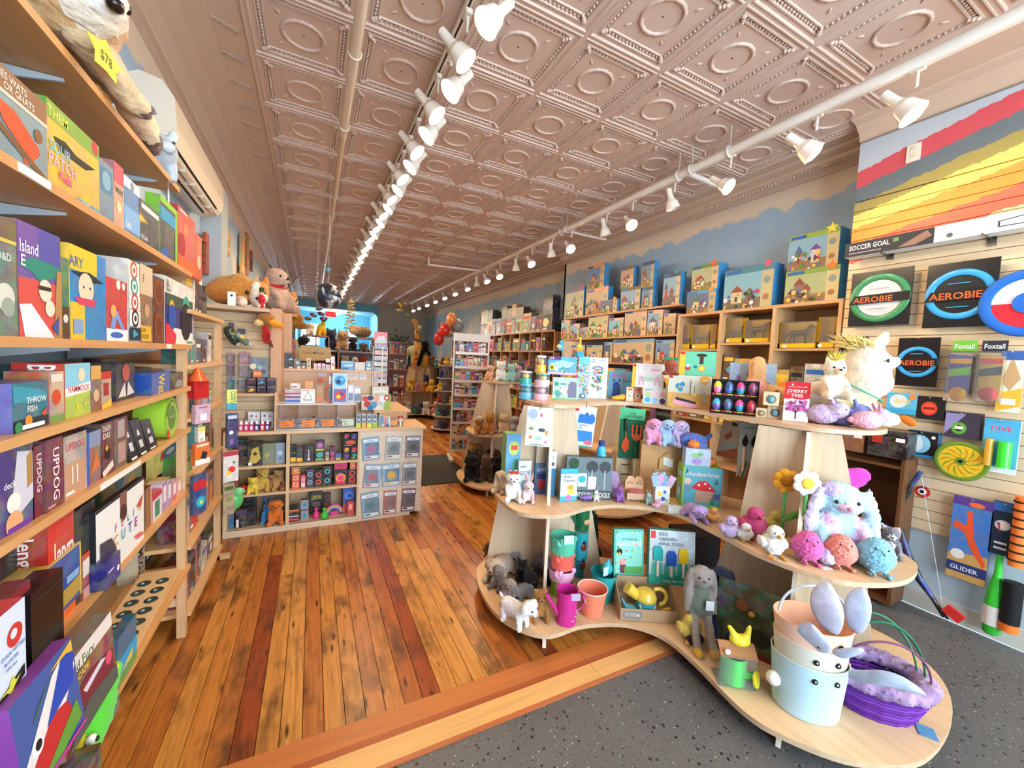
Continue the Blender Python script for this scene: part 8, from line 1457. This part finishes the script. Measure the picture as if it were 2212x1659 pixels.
def psc(c):
    q = PQ; it = [('r',0,.25,.78,.86,vary(q.choice(['8ab4cc','7a9ab8','a8b08c','c8a88c','5a6a8c']),q)),('r',0,0,.78,.27,vary(q.choice(['8a8a50','6a8a44','9a7a50','7a6a5c']),q)),('r',0,.86,1,1,c),('r',.04,.88,.36,.97,'2c6ab0'),('r',.78,0,1,.86,vary('cdb98c',q)),('c',.88,.64,.07,'8a9a90'),('c',.88,.25,.06,'a8744c')]
    for k in range(q.choice((2,3,3))):
        x = q.uniform(.08,.5); w_ = q.uniform(.12,.26); h_ = q.uniform(.2,.4); it += [('r',x,.16,x+w_,.16+h_,vary(q.choice(['d8c0a0','c88a68','b85a44','e0d4c0','8a6a58']),q)),('p',[(x-.03,.16+h_),(x+w_+.03,.16+h_),(x+w_/2,.2+h_+q.uniform(.1,.2))],vary(q.choice(['a83a30','6a4a88','3f6a94','8a4a3c','4a7a5c']),q)),('r',x+w_*.35,.2,x+w_*.6,.2+h_*.45,'4a3c38')]
    return it + [('c',q.uniform(.05,.72),q.uniform(.06,.55)**1.4,q.uniform(.012,.05),vary(q.choice(['5a8a3c','e8c050','c84a4c','f0e8e0','4a6ab0','3a2c28']),q)) for _ in range(26)]
PS = [(140,265,575,'7a5a80','purple fairy'),(275,430,575,'e8a888','peach princess castle'),(370,490,655,'6a6a64','grey carriage'),(512,650,570,'6a6038','brown mountain'),(655,735,570,'4a5a6a','slate knights'),(805,925,470,'3a4a68','dark blue pirate ship')]
LOW = {}
for k,(x0,x1,yt,c,nm) in enumerate(PS): LOW[k] = rb(x0,x1-4,yt,2.37,c,BLU,nm+' playset box with blue side on the top wall shelf',psc(c),X=3.92 if k != 2 else 3.88)
UP = {1: (285,400,415,'f0a878','peach castle'),3: (515,600,430,'7a6a3c','golden desert'),4: (655,740,395,'5a5a5c','grey fortress')}
for k,(x0,x1,yt,c,nm) in enumerate(PS):
    if k in UP: q_ = UP[k]; rb(q_[0],q_[1],q_[2],2.371+hgt(LOW[k]),q_[3],BLU,q_[4]+' playset box stacked as the upper one on the top wall shelf',psc(q_[3]),X=3.93)
for k,(x0,x1,yt,on,c,nm) in enumerate(((965,1160,590,None,'b09a78','cream farmhouse'),(1000,1180,415,0,'c0a070','tan stable'),(1225,1560,430,None,'a0a888','large green-roofed mansion'),(1640,2010,440,None,'b09060','wide barn'),(1665,2010,190,3,'b85a40','red barn'))):
    LOW[k+10] = rb(x0,x1,yt,2.235 if on is None else 2.236+hgt(LOW[on+10]),c,BLU,nm+' playset box on top of the cubby unit',psc(('58a0c8','6a8a3c','4a8a98','88a848','98b048')[k]),X=3.93,d=.16,mt='printsoft')
for k,(i,c,nm) in enumerate(((14,'f0dc50','yellow'),(13,'f0803c','orange'),(12,'f05a70','pink'),(11,'f0604c','coral'),(10,'f09a3c','amber'),(0,'e8506a','rose'),(5,'3a9aa8','teal'),(2,'f08a3c','tangerine'))):
    h = hgt(LOW[i]); w = max(v.co.x for v in LOW[i].data.vertices); MB().prism([(w-.06+math.cos(math.radians(90+36*i_))*(.05 if i_ % 2 == 0 else .022),h+math.sin(math.radians(90+36*i_))*(.05 if i_ % 2 == 0 else .022)) for i_ in range(10)],'y',-.004,-.002,c).build('price_star','paper',LOW[i])
for k,(x0,x1,yt,c,nm) in enumerate(((105,165,795,'b09088','dusty pink cottage'),(165,230,820,'d08a8c','rose animal'),(232,288,845,'88806c','olive picnic'),(292,425,755,'8a7a50','treehouse'),(430,530,780,'b8a878','cream bakery'),(540,690,725,'7a8a5c','green garden'),(695,800,725,'9a8468','tan house'),(805,888,750,'d8a8b0','pale pink nursery'))): rb(x0,x1,yt,2.01,c,'c89a9c',nm+' dollhouse box on the second wall shelf',psc('d8b8a8'),d=.12)
for k,(x0,x1,yt,c,nm) in enumerate(((170,265,965,'c0a078','tan nursery'),(275,385,965,'b08c74','brown kitchen'),(395,455,945,'a89060','olive shop'),(460,740,925,'a85a50','wide red country house'),(750,880,930,'b08a70','cream bathroom'))): rb(x0,x1,yt,1.64,c,'a87a70',nm+' dollhouse box on the third wall shelf',psc('88b0c8'),d=.12)
for z,sd,nm in ((1.25,70,'fourth'),(.85,71,'fifth')): row((3.90,5.7),(3.90,3.45),z,-90,(.22,.33),.12,(.16,.3),['sky blue','red','tan','pink','yellow','brown','navy'],sd,'boxed toy','%s wall shelf' % nm,end='far end')
# toy horses in yellow boxes
HM = sculpt('horse',[K_((-.10,0,.16),(.08,0,.165),.045,.042,'ffffff'),K_((.08,0,.18),(.15,0,.26),.032,.026,'ffffff'),K_((.15,0,.265),(.20,0,.235),.022,.014,'ffffff'),K_((-.14,0,.17),(-.19,0,.09),.014,.008,'ffffff')] + [K_((x,y,.14),(x+dx,y,.0),.018,.011,'ffffff') for x,y,dx in ((-.10,-.02,-.03),(-.09,.02,.02),(.07,-.02,.04),(.08,.02,-.01))],vox=.009,fuzz=0,mt='gloss')
for k,(x0,x1,yt,Z,hc,lab) in enumerate(((920,988,825,1.83,'5a4030','narrow yellow horse figure box with a brown horse'),(992,1120,825,1.83,'9a9a98','yellow horse figure box with a grey horse in the left cubby'),(1125,1165,820,1.83,'2c2c34','slim yellow horse figure box with a black horse'),(1225,1345,775,1.89,'8a8074','yellow horse figure box with a pale horse in the middle cubby'),(1350,1530,790,1.89,'4a4a4c','wide yellow horse figure box with a dark grey horse'),(1590,1850,805,1.83,'34302c','wide yellow horse figure box with a black horse in the right cubby'),(1860,1980,770,1.83,'7a5a3c','plain yellow horse figure box at the cubby end'))):
    a = at(x0,yt,X=3.92); b = at(x1,yt,X=3.92); h = at((x0+x1)/2,yt,X=3.92).z-Z; w = abs(a.y-b.y)-.006; t = thing('horse_box',lab,'toy box',(3.92,(a.y+b.y)/2,Z),-90)
    MB().box(-w/2,.09,0,w/2,.10,h,'d8b020').box(-w/2,0,0,w/2,.10,.008,'e8b818').box(-w/2,0,0,w/2,.004,h*.2,'ecc020').box(-w/2,0,0,-w/2+.02,.1,h,'ecc020').build('carton','matte',t); MB().box(-w/2,.0,h*.2,w/2,.003,h,'f0f0e8').build('window','clear',t)
    put('horse',HM,t,(0,.05,h*.2),scale=min(1.0,w/.42,h*.7/.28),color=hc); m = MB(); art(m,(-w/2,0,0),(1,0,0),(0,0,1),w,h,[('c',.2,.1,min(.14,.02/w),'f4f4ec',.06)]); m.build('label_print','paper',t)
for i,(y0,y1) in enumerate(((3.31,2.83),(2.77,2.29),(2.23,1.77))):
    for j,z in enumerate(CBZ[i][1:3]): row((3.90,y0),(3.90,y1),z,-90,(.18,.30),.1,(.1,.2),['yellow','black','sky blue','red','brown','cream'],80+i*5+j,'boxed figure','%s shelf, %s cubby column' % (('second','third','fourth','lowest')[j],('left','middle','right')[i]),end='far end')
view(0,0,1)
# ================================================================ deeper in the shop
MB().box(1.12,4.77,0,1.96,6.22,.008,'1a1817').build('floor_mat','matte',None,label='black rectangular floor mat beside the counter',cat='mat')
DS = bpy.data.objects['display_stand']
dup(DS,(.66,2.38,0),0,'boomerang display stand behind the front one with plush bears'); dup(DS,(1.0,8.4,0),0,'third boomerang display stand near the far right shelves'); dup(DS,(.75,11.2,0),0,'fourth boomerang display stand at the back with giraffe toys')
def pt(key,x,y,z,rz,s,lab,c=None,name=None): return toy(key,(x,y,z),rz,s,lab,'plush toy',name or 'plush_'+lab.split('plush ')[1].split()[0],c)
for a in (('pup',1.78,4.52,.1,-20,.34,'black plush bear at the edge of the second stand','17151a'),('cub',1.95,4.45,.1,-25,.30,'dark brown plush bear with a tan muzzle on the second stand','4a3428'),('pup',2.1,4.42,.1,-30,.32,'black plush panther on the second stand floor tier','141214'),('cub',1.95,4.85,.1,-20,.42,'tawny plush lion at the back of the second stand','a87838'),('pup',2.15,4.7,.1,-30,.36,'brown plush moose on the second stand','5a3c28'),('bunlop',1.9,4.62,.68,-20,.22,'mint round plush cat on the second stand','c8d8c4'),('cub',2.05,4.55,.68,-20,.20,'pink plush axolotl on the second stand','f098a8'),('kitty',2.18,4.5,.68,-25,.26,'tan plush cat on the second stand','d0b088'),('pup',2.3,4.42,.68,-25,.24,'grey plush seal on the second stand','a8a0a4'),('bunlop',2.42,4.35,.68,-25,.25,'rose plush bunny on the second stand','d8a0a4'),('cub',2.24,4.78,1.32,-20,.28,'white plush cub wearing a red hat on the second stand top','f0eee8'),('pup',2.44,4.7,1.32,-25,.24,'grey plush kitten with a white tag on the second stand top','b8a8a4'),('kitty',2.6,4.62,1.32,-30,.22,'black and orange plush toucan on the second stand top','3c2c28')): pt(*a[:7],c=a[7])
q = random.Random(21)
for z,zn,pts in ((.10,'bottom',((1.86,4.72),(2.02,4.62),(2.2,4.58),(2.32,4.5),(2.08,4.98),(2.3,4.9),(2.46,4.55),(2.5,4.78))),(.68,'middle',((1.84,4.5),(1.97,4.44),(2.36,4.30))),(1.32,'top',((2.13,4.86),(2.34,4.66)))):
    for i,(x,y) in enumerate(pts): cn,cc = q.choice([('ginger','b87838'),('charcoal','2c2a2c'),('oatmeal','d0b894'),('rose','d898a0'),('chocolate','5a3a24'),('silver','a8a4a4')] if z < 1 else [('cream','e8dcc8'),('peach','e8b090'),('aqua','98ccc8')]); pt(q.choice(['cub','pup','bunlop','kitty']),x,y,z,q.uniform(-60,20),q.uniform(.2,.3) if z > .5 else q.uniform(.26,.38),'%s plush toy, %s in the rear row, %s tier of second stand' % (cn,ORD[i],zn),cc,'plush_toy')
# white spinner rack of cards and books
u = thing('book_rack','white wire rack of small books and cards','rack',(2.22,5.85,0),-12)
for s in (-1,1): MB().cyl((s*.27,0,0),(s*.27,0,1.88),.014,'f0ece6',8).build('post','gloss',u); MB().box(s*.27-.03,-.22,0,s*.27+.03,.22,.05,'e8e0d8').build('foot','gloss',u)
MB().box(-.29,-.01,1.86,.29,.01,1.98,'e8e2da').build('header','paper',u)
for k in range(8): MB().box(-.26,-.10,.15+.215*k,.26,.0,.155+.215*k,'e4dcd4').box(-.26,-.10,.155+.215*k,.26,-.097,.19+.215*k,'e4dcd4').build('wire_tray','gloss',u)
n_,uu = fdir(-12)
for k in range(8):
    A = Vector((2.22,5.85,0))-uu*.25+n_*.08; B = Vector((2.22,5.85,0))+uu*.25+n_*.08
    row((A.x,A.y),(B.x,B.y),.157+.215*k,-12,(.13,.18),.02,(.035,.085),['lilac','purple','pink','white','peach','tan','red','sky blue','cream','maroon'],100+k,'small book','tray %s of white rack' % ('one','two','three','four','five','six','seven','eight')[k],'book','book',mt='printsoft',end='aisle side')
u = thing('curved_display','grey rounded shelf display filled with little plush toys','display stand',(2.66,8.3,0))
for k in range(6):
    z = .08+.27*k; r = .36-.022*k; MB().prism([(r*math.cos(math.radians(a_)),r*math.sin(math.radians(a_))) for a_ in range(0,360,20)],'z',z-.018,z,'c8b8b0').build('shelf_board','matte',u)
MB().prism([(-.32,0),(.32,0),(.16,1.65),(-.16,1.65)],'y',-.01,.01,'b0a09a').prism([(-.32,0),(.32,0),(.16,1.65),(-.16,1.65)],'x',-.01,.01,'b0a09a').build('panel','matte',u)
q = random.Random(9); KN = ['cub','pup','bunlop','kitty','bird']; CL = [('white','f0ece6'),('yellow','ecc848'),('red','c83c34'),('slate','5a6070'),('pink','e8a0b4'),('navy','2c3a68'),('brown','7a5434'),('grey','9a9894'),('orange','e08038'),('teal','48a098')]
for k in range(6):
    for i in range(5):
        cn,cc = q.choice(CL); a_ = math.radians(-165+37*i); r = (.36-.022*k)*.72; pt(q.choice(KN),2.66+r*math.cos(a_),8.3+r*math.sin(a_),.08+.27*k,-20,.17,'%s little plush toy, %s on the %s curved display shelf' % (cn,ORD[i],ORD[k]),cc,'plush_toy')
for bx,by,nm,sd in ((1.0,8.4,'third stand',1),(.75,11.2,'fourth stand',2)):
    for z,zn,sp in ((.10,'bottom',.9),(.68,'middle',.8),(1.32,'top',.7)):
        for i in range(9):
            cn,cc = q.choice(CL); t_ = i/8; pt(q.choice(KN),q.uniform(-.04,.1)+bx+1.28+.95*t_+(.1 if z > .5 else 0)+(.18 if z > 1 else 0),by+2.1-1.2*t_+(.08 if z > .5 else 0)+(.2 if z > 1 else 0),z,-25+q.uniform(-30,30),q.uniform(.22,.38),'%s plush toy, %s from aisle, %s tier of the %s' % (cn,ORD[i],zn,nm),cc,'plush_toy')
def giraffe(key,c,s):
    proto(key,[E_(0,.05,.42,.13,.22,.13,c),K_((0,-.08,.48),(0,-.18,1.0),.07,.05,c),E_(0,-.25,1.04,.06,.11,.06,c)]+[K_((sx*.08,y,.38),(sx*.08,y,.03),.045,.04,c) for sx in (-1,1) for y in (-.08,.2)]+[K_((sx*.04,-.19,1.08),(sx*.05,-.18,1.16),.014,.014,'6a4420') for sx in (-1,1)],[('spot',MB().ell(x,y,z,.03,.03,.035,s,6,4),'plush') for x,y,z in ((.05,-.13,.6),(-.05,-.15,.7),(.0,-.17,.62),(.045,-.17,.8),(-.04,-.19,.88),(.1,0,.45),(-.11,.05,.42),(.11,.16,.42))],vox=.035)
giraffe('giraffe','e0a858','7a4420'); giraffe('giraffepale','b8c8a0','d8783c')
pt('giraffe',2.60,10.8,1.32,-50,1.14,'tall orange and brown plush giraffe rising above the back stands'); pt('giraffepale',2.52,11.15,1.32,20,1.02,'pale green plush giraffe beside the orange one')
proto('monkey',[K_((-.15,0,.0),(.0,0,.55),.07,.07,'141214'),K_((0,0,.55),(.28,0,.12),.07,.06,'141214'),E_(.02,-.02,.6,.12,.11,.12,'17141a'),E_(.30,-.02,.08,.05,.04,.05,'c89a78')],vox=.03); pt('monkey',2.66,10.55,1.32,-10,.9,'long-armed black plush monkey hanging beside the giraffes')
u = thing('book_shelf','low red-brown book shelf at the far side of the aisle','shelf',(1.62,9.9,0))
MB().box(0,0,0,.45,.02,1.9,'8a4a34').build('back_panel','woodz',u)
for z in (.05,.45,.85,1.25,1.62,1.9): MB().box(0,-.25,z-.02,.45,0,z,'b06a4c').build('shelf_board','woodx',u)
for k,z in enumerate((.05,.45,.85,1.25,1.62)): row((1.64,9.66),(2.05,9.66),z,0,(.2,.3),.15,(.05,.12),['tan','orange','brown','maroon','cream'],130+k,'book','shelf %s of red-brown book shelf' % ('one','two','three','four','five')[k],'book','book')
# far right wall shelving
u = thing('shelving_unit','long wooden wall unit of boxed toys along the far right wall','shelf',(0,0,0))
for z in (.12,.55,.98,1.40,1.82,2.22): MB().box(4.08,6.4,z-.025,4.44,12.6,z,'c08c60').build('shelf_board','woody',u)
for k in range(14): MB().box(4.09,6.4+.475*k,0,4.44,6.425+.475*k,2.22,'bb8a60').build('upright','woodz',u)
DK_ = ['black','brown','dark green','gold','tan','maroon','grey','navy','orange','lime','red']
for k,z in enumerate((.55,.98,1.40,1.82)): row((4.12,12.5),(4.12,6.5),z,-90,(.2,.32),.15,(.14,.3),DK_ if k > 1 else list(CN),150+k,'boxed toy','%s shelf of far wall unit' % ('second','third','fourth','fifth')[k],end='far end')
row((4.12,10.2),(4.12,6.5),2.22,-90,(.28,.42),.2,(.2,.36),DK_,160,'boxed model','top of far wall unit',end='far end',two=.5)
row((4.12,14.5),(4.12,12.7),2.45,-90,(.2,.3),.2,(.2,.34),DK_,161,'boxed model','white shelf at far wall',end='far end',two=.5)
MB().box(4.05,12.6,2.42,4.44,14.6,2.448,'e8e0d4').build('white_shelf','matte',None,label='white wall shelf far along the right wall',cat='shelf')
for k in range(12): p = (4.114,6.7+.29*k,2.38+.03*(k % 3)); MB().prism([(math.cos(math.radians(90+36*i))*(.06 if i % 2 == 0 else .027),math.sin(math.radians(90+36*i))*(.06 if i % 2 == 0 else .027)) for i in range(10)],'y',0,.002,('f0c83c','f0803c','e8506a')[k % 3]).build('price_star','paper',None,p,-90,label='%s star price sticker, %s from front, far wall unit boxes' % (('yellow','orange','pink')[k % 3],ORD[k]),cat='price tag')
# left wall book shelves beyond the gondola
u = thing('shelving_unit','dark wooden wall shelves along the left wall behind the plush dogs','shelf',(0,0,0))
for z in (.4,.9,1.4,1.9): MB().box(-.94,7.4,z-.025,-.58,15,z,'8a5c3c').build('shelf_board','woody',u)
for k,z in enumerate((1.4,1.9)): row((-.60,7.5),(-.60,14.5),z,90,(.2,.38),.2,(.2,.4),list(CN),170+k,'boxed toy','%s shelf of dark left wall unit' % ('middle','upper')[k])
# centre hutch with soft toys on three levels
u = thing('toy_hutch','open wooden hutch of soft toys behind the till','shelf',(0,0,0))
for z,x0,x1 in ((1.86,-.15,.25),(1.62,-.35,1.1),(1.30,-.35,1.1),(.9,-.35,1.1),(.4,-.35,1.1)): MB().box(x0,7.3,z-.025,x1,7.75,z,'a86c4c').build('shelf_board','woodx',u)
for x in (-.35,.38,1.08): MB().box(x,7.3,0,x+.025,7.75,1.62,'a0684a').build('upright','woodz',u)
for x in (-.15,.04,.23): MB().box(x,7.3,1.62,x+.02,7.75,1.86,'a0684a').build('upright','woodz',u)
MB().box(-.35,7.74,0,1.1,7.76,1.6,'6a4430').build('back_panel','woodx',u)
for a in (('bunlop',-.04,7.5,1.86,0,.22,'cream woolly plush sheep on the hutch top','ece0c8'),('bird',.40,7.5,1.62,10,.30,'pale plush penguin on the hutch','e8e0d4'),('kitty',.28,7.5,1.62,10,.38,'blue-black plush cat on the hutch','2c3444'),('kitty',.46,7.4,1.62,-10,.36,'tall tan plush kangaroo on the hutch','b88a5c'),('pup',.62,7.4,1.62,-5,.26,'black plush gorilla on the hutch','1c181a'),('puplie',.80,7.4,1.62,-10,.26,'brown plush lizard on the hutch','6a543c'),('kitty',.98,7.4,1.62,-10,.28,'grey plush wolf on the hutch','8a847c'),('puplie',-.2,7.3,1.62,30,.34,'black and white plush cow lying on the hutch','201c1e'),('cub',.5,7.35,1.30,0,.26,'beige plush llama on the hutch middle shelf','c8a888'),('bird',.66,7.35,1.30,0,.24,'white and red plush rooster on the hutch middle shelf','e8e0d8'),('cub',.80,7.35,1.30,-10,.26,'red plush crab on the hutch middle shelf','c83428'),('puplie',.95,7.35,1.30,-10,.24,'orange plush tiger on the hutch middle shelf','e08434'),('pup',-.1,7.35,1.30,0,.25,'brown plush otter on the hutch middle shelf','6a4834'),('cub',.1,7.35,1.30,0,.25,'maroon plush owl on the hutch middle shelf','7a3434'),('cub',.28,7.35,1.30,0,.27,'russet plush fox on the hutch middle shelf','b8642c')): pt(*a[:7],c=a[7])
proto('hopper',[E_(0,.02,.3,.17,.24,.2,'f0c020'),K_((0,-.12,.42),(0,-.22,.62),.09,.08,'f0c020'),E_(0,-.28,.66,.08,.12,.08,'f0c020')]+[K_((sx*.1,y,.2),(sx*.12,y,.05),.07,.07,'f0c020') for sx in (-1,1) for y in (-.1,.16)]+[K_((sx*.05,-.2,.72),(sx*.07,-.18,.86),.03,.02,'f0c020') for sx in (-1,1)],eyes(.07,-.33,.68,.018),fuzz=0,mt='gloss')
toy('hopper',(.13,7.5,1.86),20,.40,'yellow inflatable hopping animal on the hutch top','toy','hopping_toy')
proto('hippo',[E_(0,.1,.3,.5,.4,.3,'9a7c54'),E_(-.4,-.2,.34,.3,.26,.24,'b89468'),E_(-.5,-.4,.26,.2,.14,.15,'c8a478')],eyes(.1,-.44,.5,.03),fuzz=.01); toy('hippo',(.80,7.7,1.88),5,.34,'big tan plush hippo on a high ledge behind the till','plush toy','plush_hippo')
MB().box(.35,7.55,1.855,1.1,7.9,1.88,'a06848').box(.36,7.86,1.6,.40,7.9,1.86,'a06848').box(1.05,7.86,1.6,1.09,7.9,1.86,'a06848').build('high_ledge','woodx',None,label='narrow high ledge carrying the plush hippo',cat='shelf')
t = thing('sign_board','tan wooden sign board leaning at the hutch front','sign',(.02,7.05,1.42),0); MB().prism([(-.28,0),(.26,.04),(.24,.24),(-.18,.26)],'y',0,.02,'d8b878').build('board','woodx',t); m = MB(); art(m,(-.2,0,.04),(1,0,0),(0,0,1),.4,.2,[('t',.5,.45,.2,'Local Makers','8a6a3c','c',.8)]); m.build('lettering','paper',t); MB().box(-.02,.02,-.54,.02,.06,.1,'8a5c3c').build('prop','woodz',t)
row((-.33,7.32),(1.05,7.32),.9,0,(.2,.34),.15,(.1,.22),['red','brown','tan','maroon','cream','orange','black'],191,'boxed toy','lower hutch shelf')
# tower of blocks, back plants, mobiles, globe
t = thing('block_tower','tapering tower of pale wooden blocks hung near the back','toy',(.62,8.0,2.02)); q = random.Random(12)
for k in range(26): z = .022*k; r = .13*(1-k/34); a_ = k*2.4; MB().box(-.045,-.02,0,.045,.02,.02,vary('d8bc80',q)).build('block','matte',t,(r*.6*math.cos(a_),r*.6*math.sin(a_),z),math.degrees(a_)+90)
MB().cyl((0,0,.0),(0,0,1.57),.002,'d8d0c0',5).build('cord','matte',t)
t = thing('globe_ball','dark earth globe ball with white clouds hanging from the ceiling','globe',(.148,5.0,2.225)); MB().ell(0,0,0,.142,.142,.142,'ffffff',32,20).build('ball','earth',t); MB().cyl((0,0,.14),(0,0,1.365),.0018,'c8c0b0',5).build('cord','matte',t)
MB().prism([(math.cos(math.radians(90+36*i))*(.03 if i % 2 == 0 else .013),.30+math.sin(math.radians(90+36*i))*(.03 if i % 2 == 0 else .013)) for i in range(10)],'y',-.002,.002,'3a9ab0').build('star','paper',t)
for k,(x,y,z,c,lab) in enumerate(((.05,6.6,2.15,'4a4a58','small grey aeroplane mobile hanging under the globe'),(1.95,13,2.2,'2c3444','dark fish mobile hanging in the alcove mouth'),(1.9,9.6,2.75,'c8a030','yellow bird mobile hanging above the giraffes'))):
    t = thing('mobile',lab,'mobile',(x,y,z)); q = random.Random(k); MB().cyl((0,0,.1),(0,0,ZC-z),.002,'c8c0b0',5).build('cord','matte',t)
    for i in range(6): MB().ell(q.uniform(-.12,.12),q.uniform(-.05,.05),q.uniform(-.2,.1),.05,.015,.03,vary(c,q,.3),8,6,rotm(0,q.uniform(-40,40),0)).build('ornament','gloss',t)
def plant(x,y,z,h,lab,sd,n=90,spr=.5):
    q = random.Random(sd); t = thing('potted_plant',lab,'plant',(x,y,z)); MB().lathe([(.10,0),(.13,.2),(.115,.2),(.1,.05),(0,.05)],'8a5a40',16).build('pot','matte',t); m = MB(); st = MB()
    for i in range(7):
        a_ = q.uniform(0,6.28); e = (spr*math.cos(a_)*q.uniform(.3,1),spr*math.sin(a_)*q.uniform(.3,1),h*q.uniform(.6,1)); st.tube([(0,0,.15),(e[0]*.3,e[1]*.3,e[2]*.6),e],.007,'4a3c24',5)
        for k in range(n//7): f_ = q.uniform(.3,1.05); m.ell(e[0]*f_+q.uniform(-.08,.08),e[1]*f_+q.uniform(-.08,.08),e[2]*f_+q.uniform(-.1,.1),.055,.03,.008,vary('33502a',q,.2),6,4,rotm(q.uniform(-50,50),q.uniform(-50,50),q.uniform(0,360)))
    st.build('stem','matte',t); o = m.build('foliage','matte',t); o['kind'] = 'stuff'
plant(2.9,15.6,1.6,1.0,'leafy green plant high by the far back wall',1,110,.7); plant(2.9,12.4,1.32,.9,'bushy dark plant beside the far giraffes',2,100,.45); plant(2.5,13.55,1.32,1.0,'tall dark plant behind the orange giraffe',3,90,.3)
u = thing('back_cabinet','dark cabinet row along the far back wall','cabinet',(0,0,0)); MB().box(2.45,15.2,0,4.4,16.6,1.35,'6a4834').build('body','woodz',u)
for k in range(4): MB().box(2.5+.48*k,15.18,.1,2.94+.48*k,15.2,1.25,'7a5640').build('door','woodz',u)
MB().box(2.6,15.3,1.35,3.3,15.9,1.6,'8a5c40').build('plant_box','woodx',None,label='wooden box under the far leafy plant',cat='box')
t = thing('balloon_bunch','orange and red balloons tied above the white rack','balloons',(2.66,8.3,0))
for x,z,c in ((.0,2.42,'f0904c'),(-.14,2.18,'e0382c'),(-.26,1.98,'d0302c'),(.16,2.3,'8a8c90')): MB().ell(x,0,z,.11,.11,.14,c,16,12).build('balloon','gloss',t)
for x,z in ((.0,2.28),(-.14,2.04)): MB().cyl((x,0,z),(0,0,1.7),.002,'c8c0b0',5).build('ribbon','matte',t)
m = MB(); art(m,(-.19,0,0),(1,0,0),(0,0,1),.38,.2,[('t',.5,.25,.5,'EXIT','f8e0d8','c',.8)]); m.build('lettering','paper',bpy.data.objects['exit_sign'])
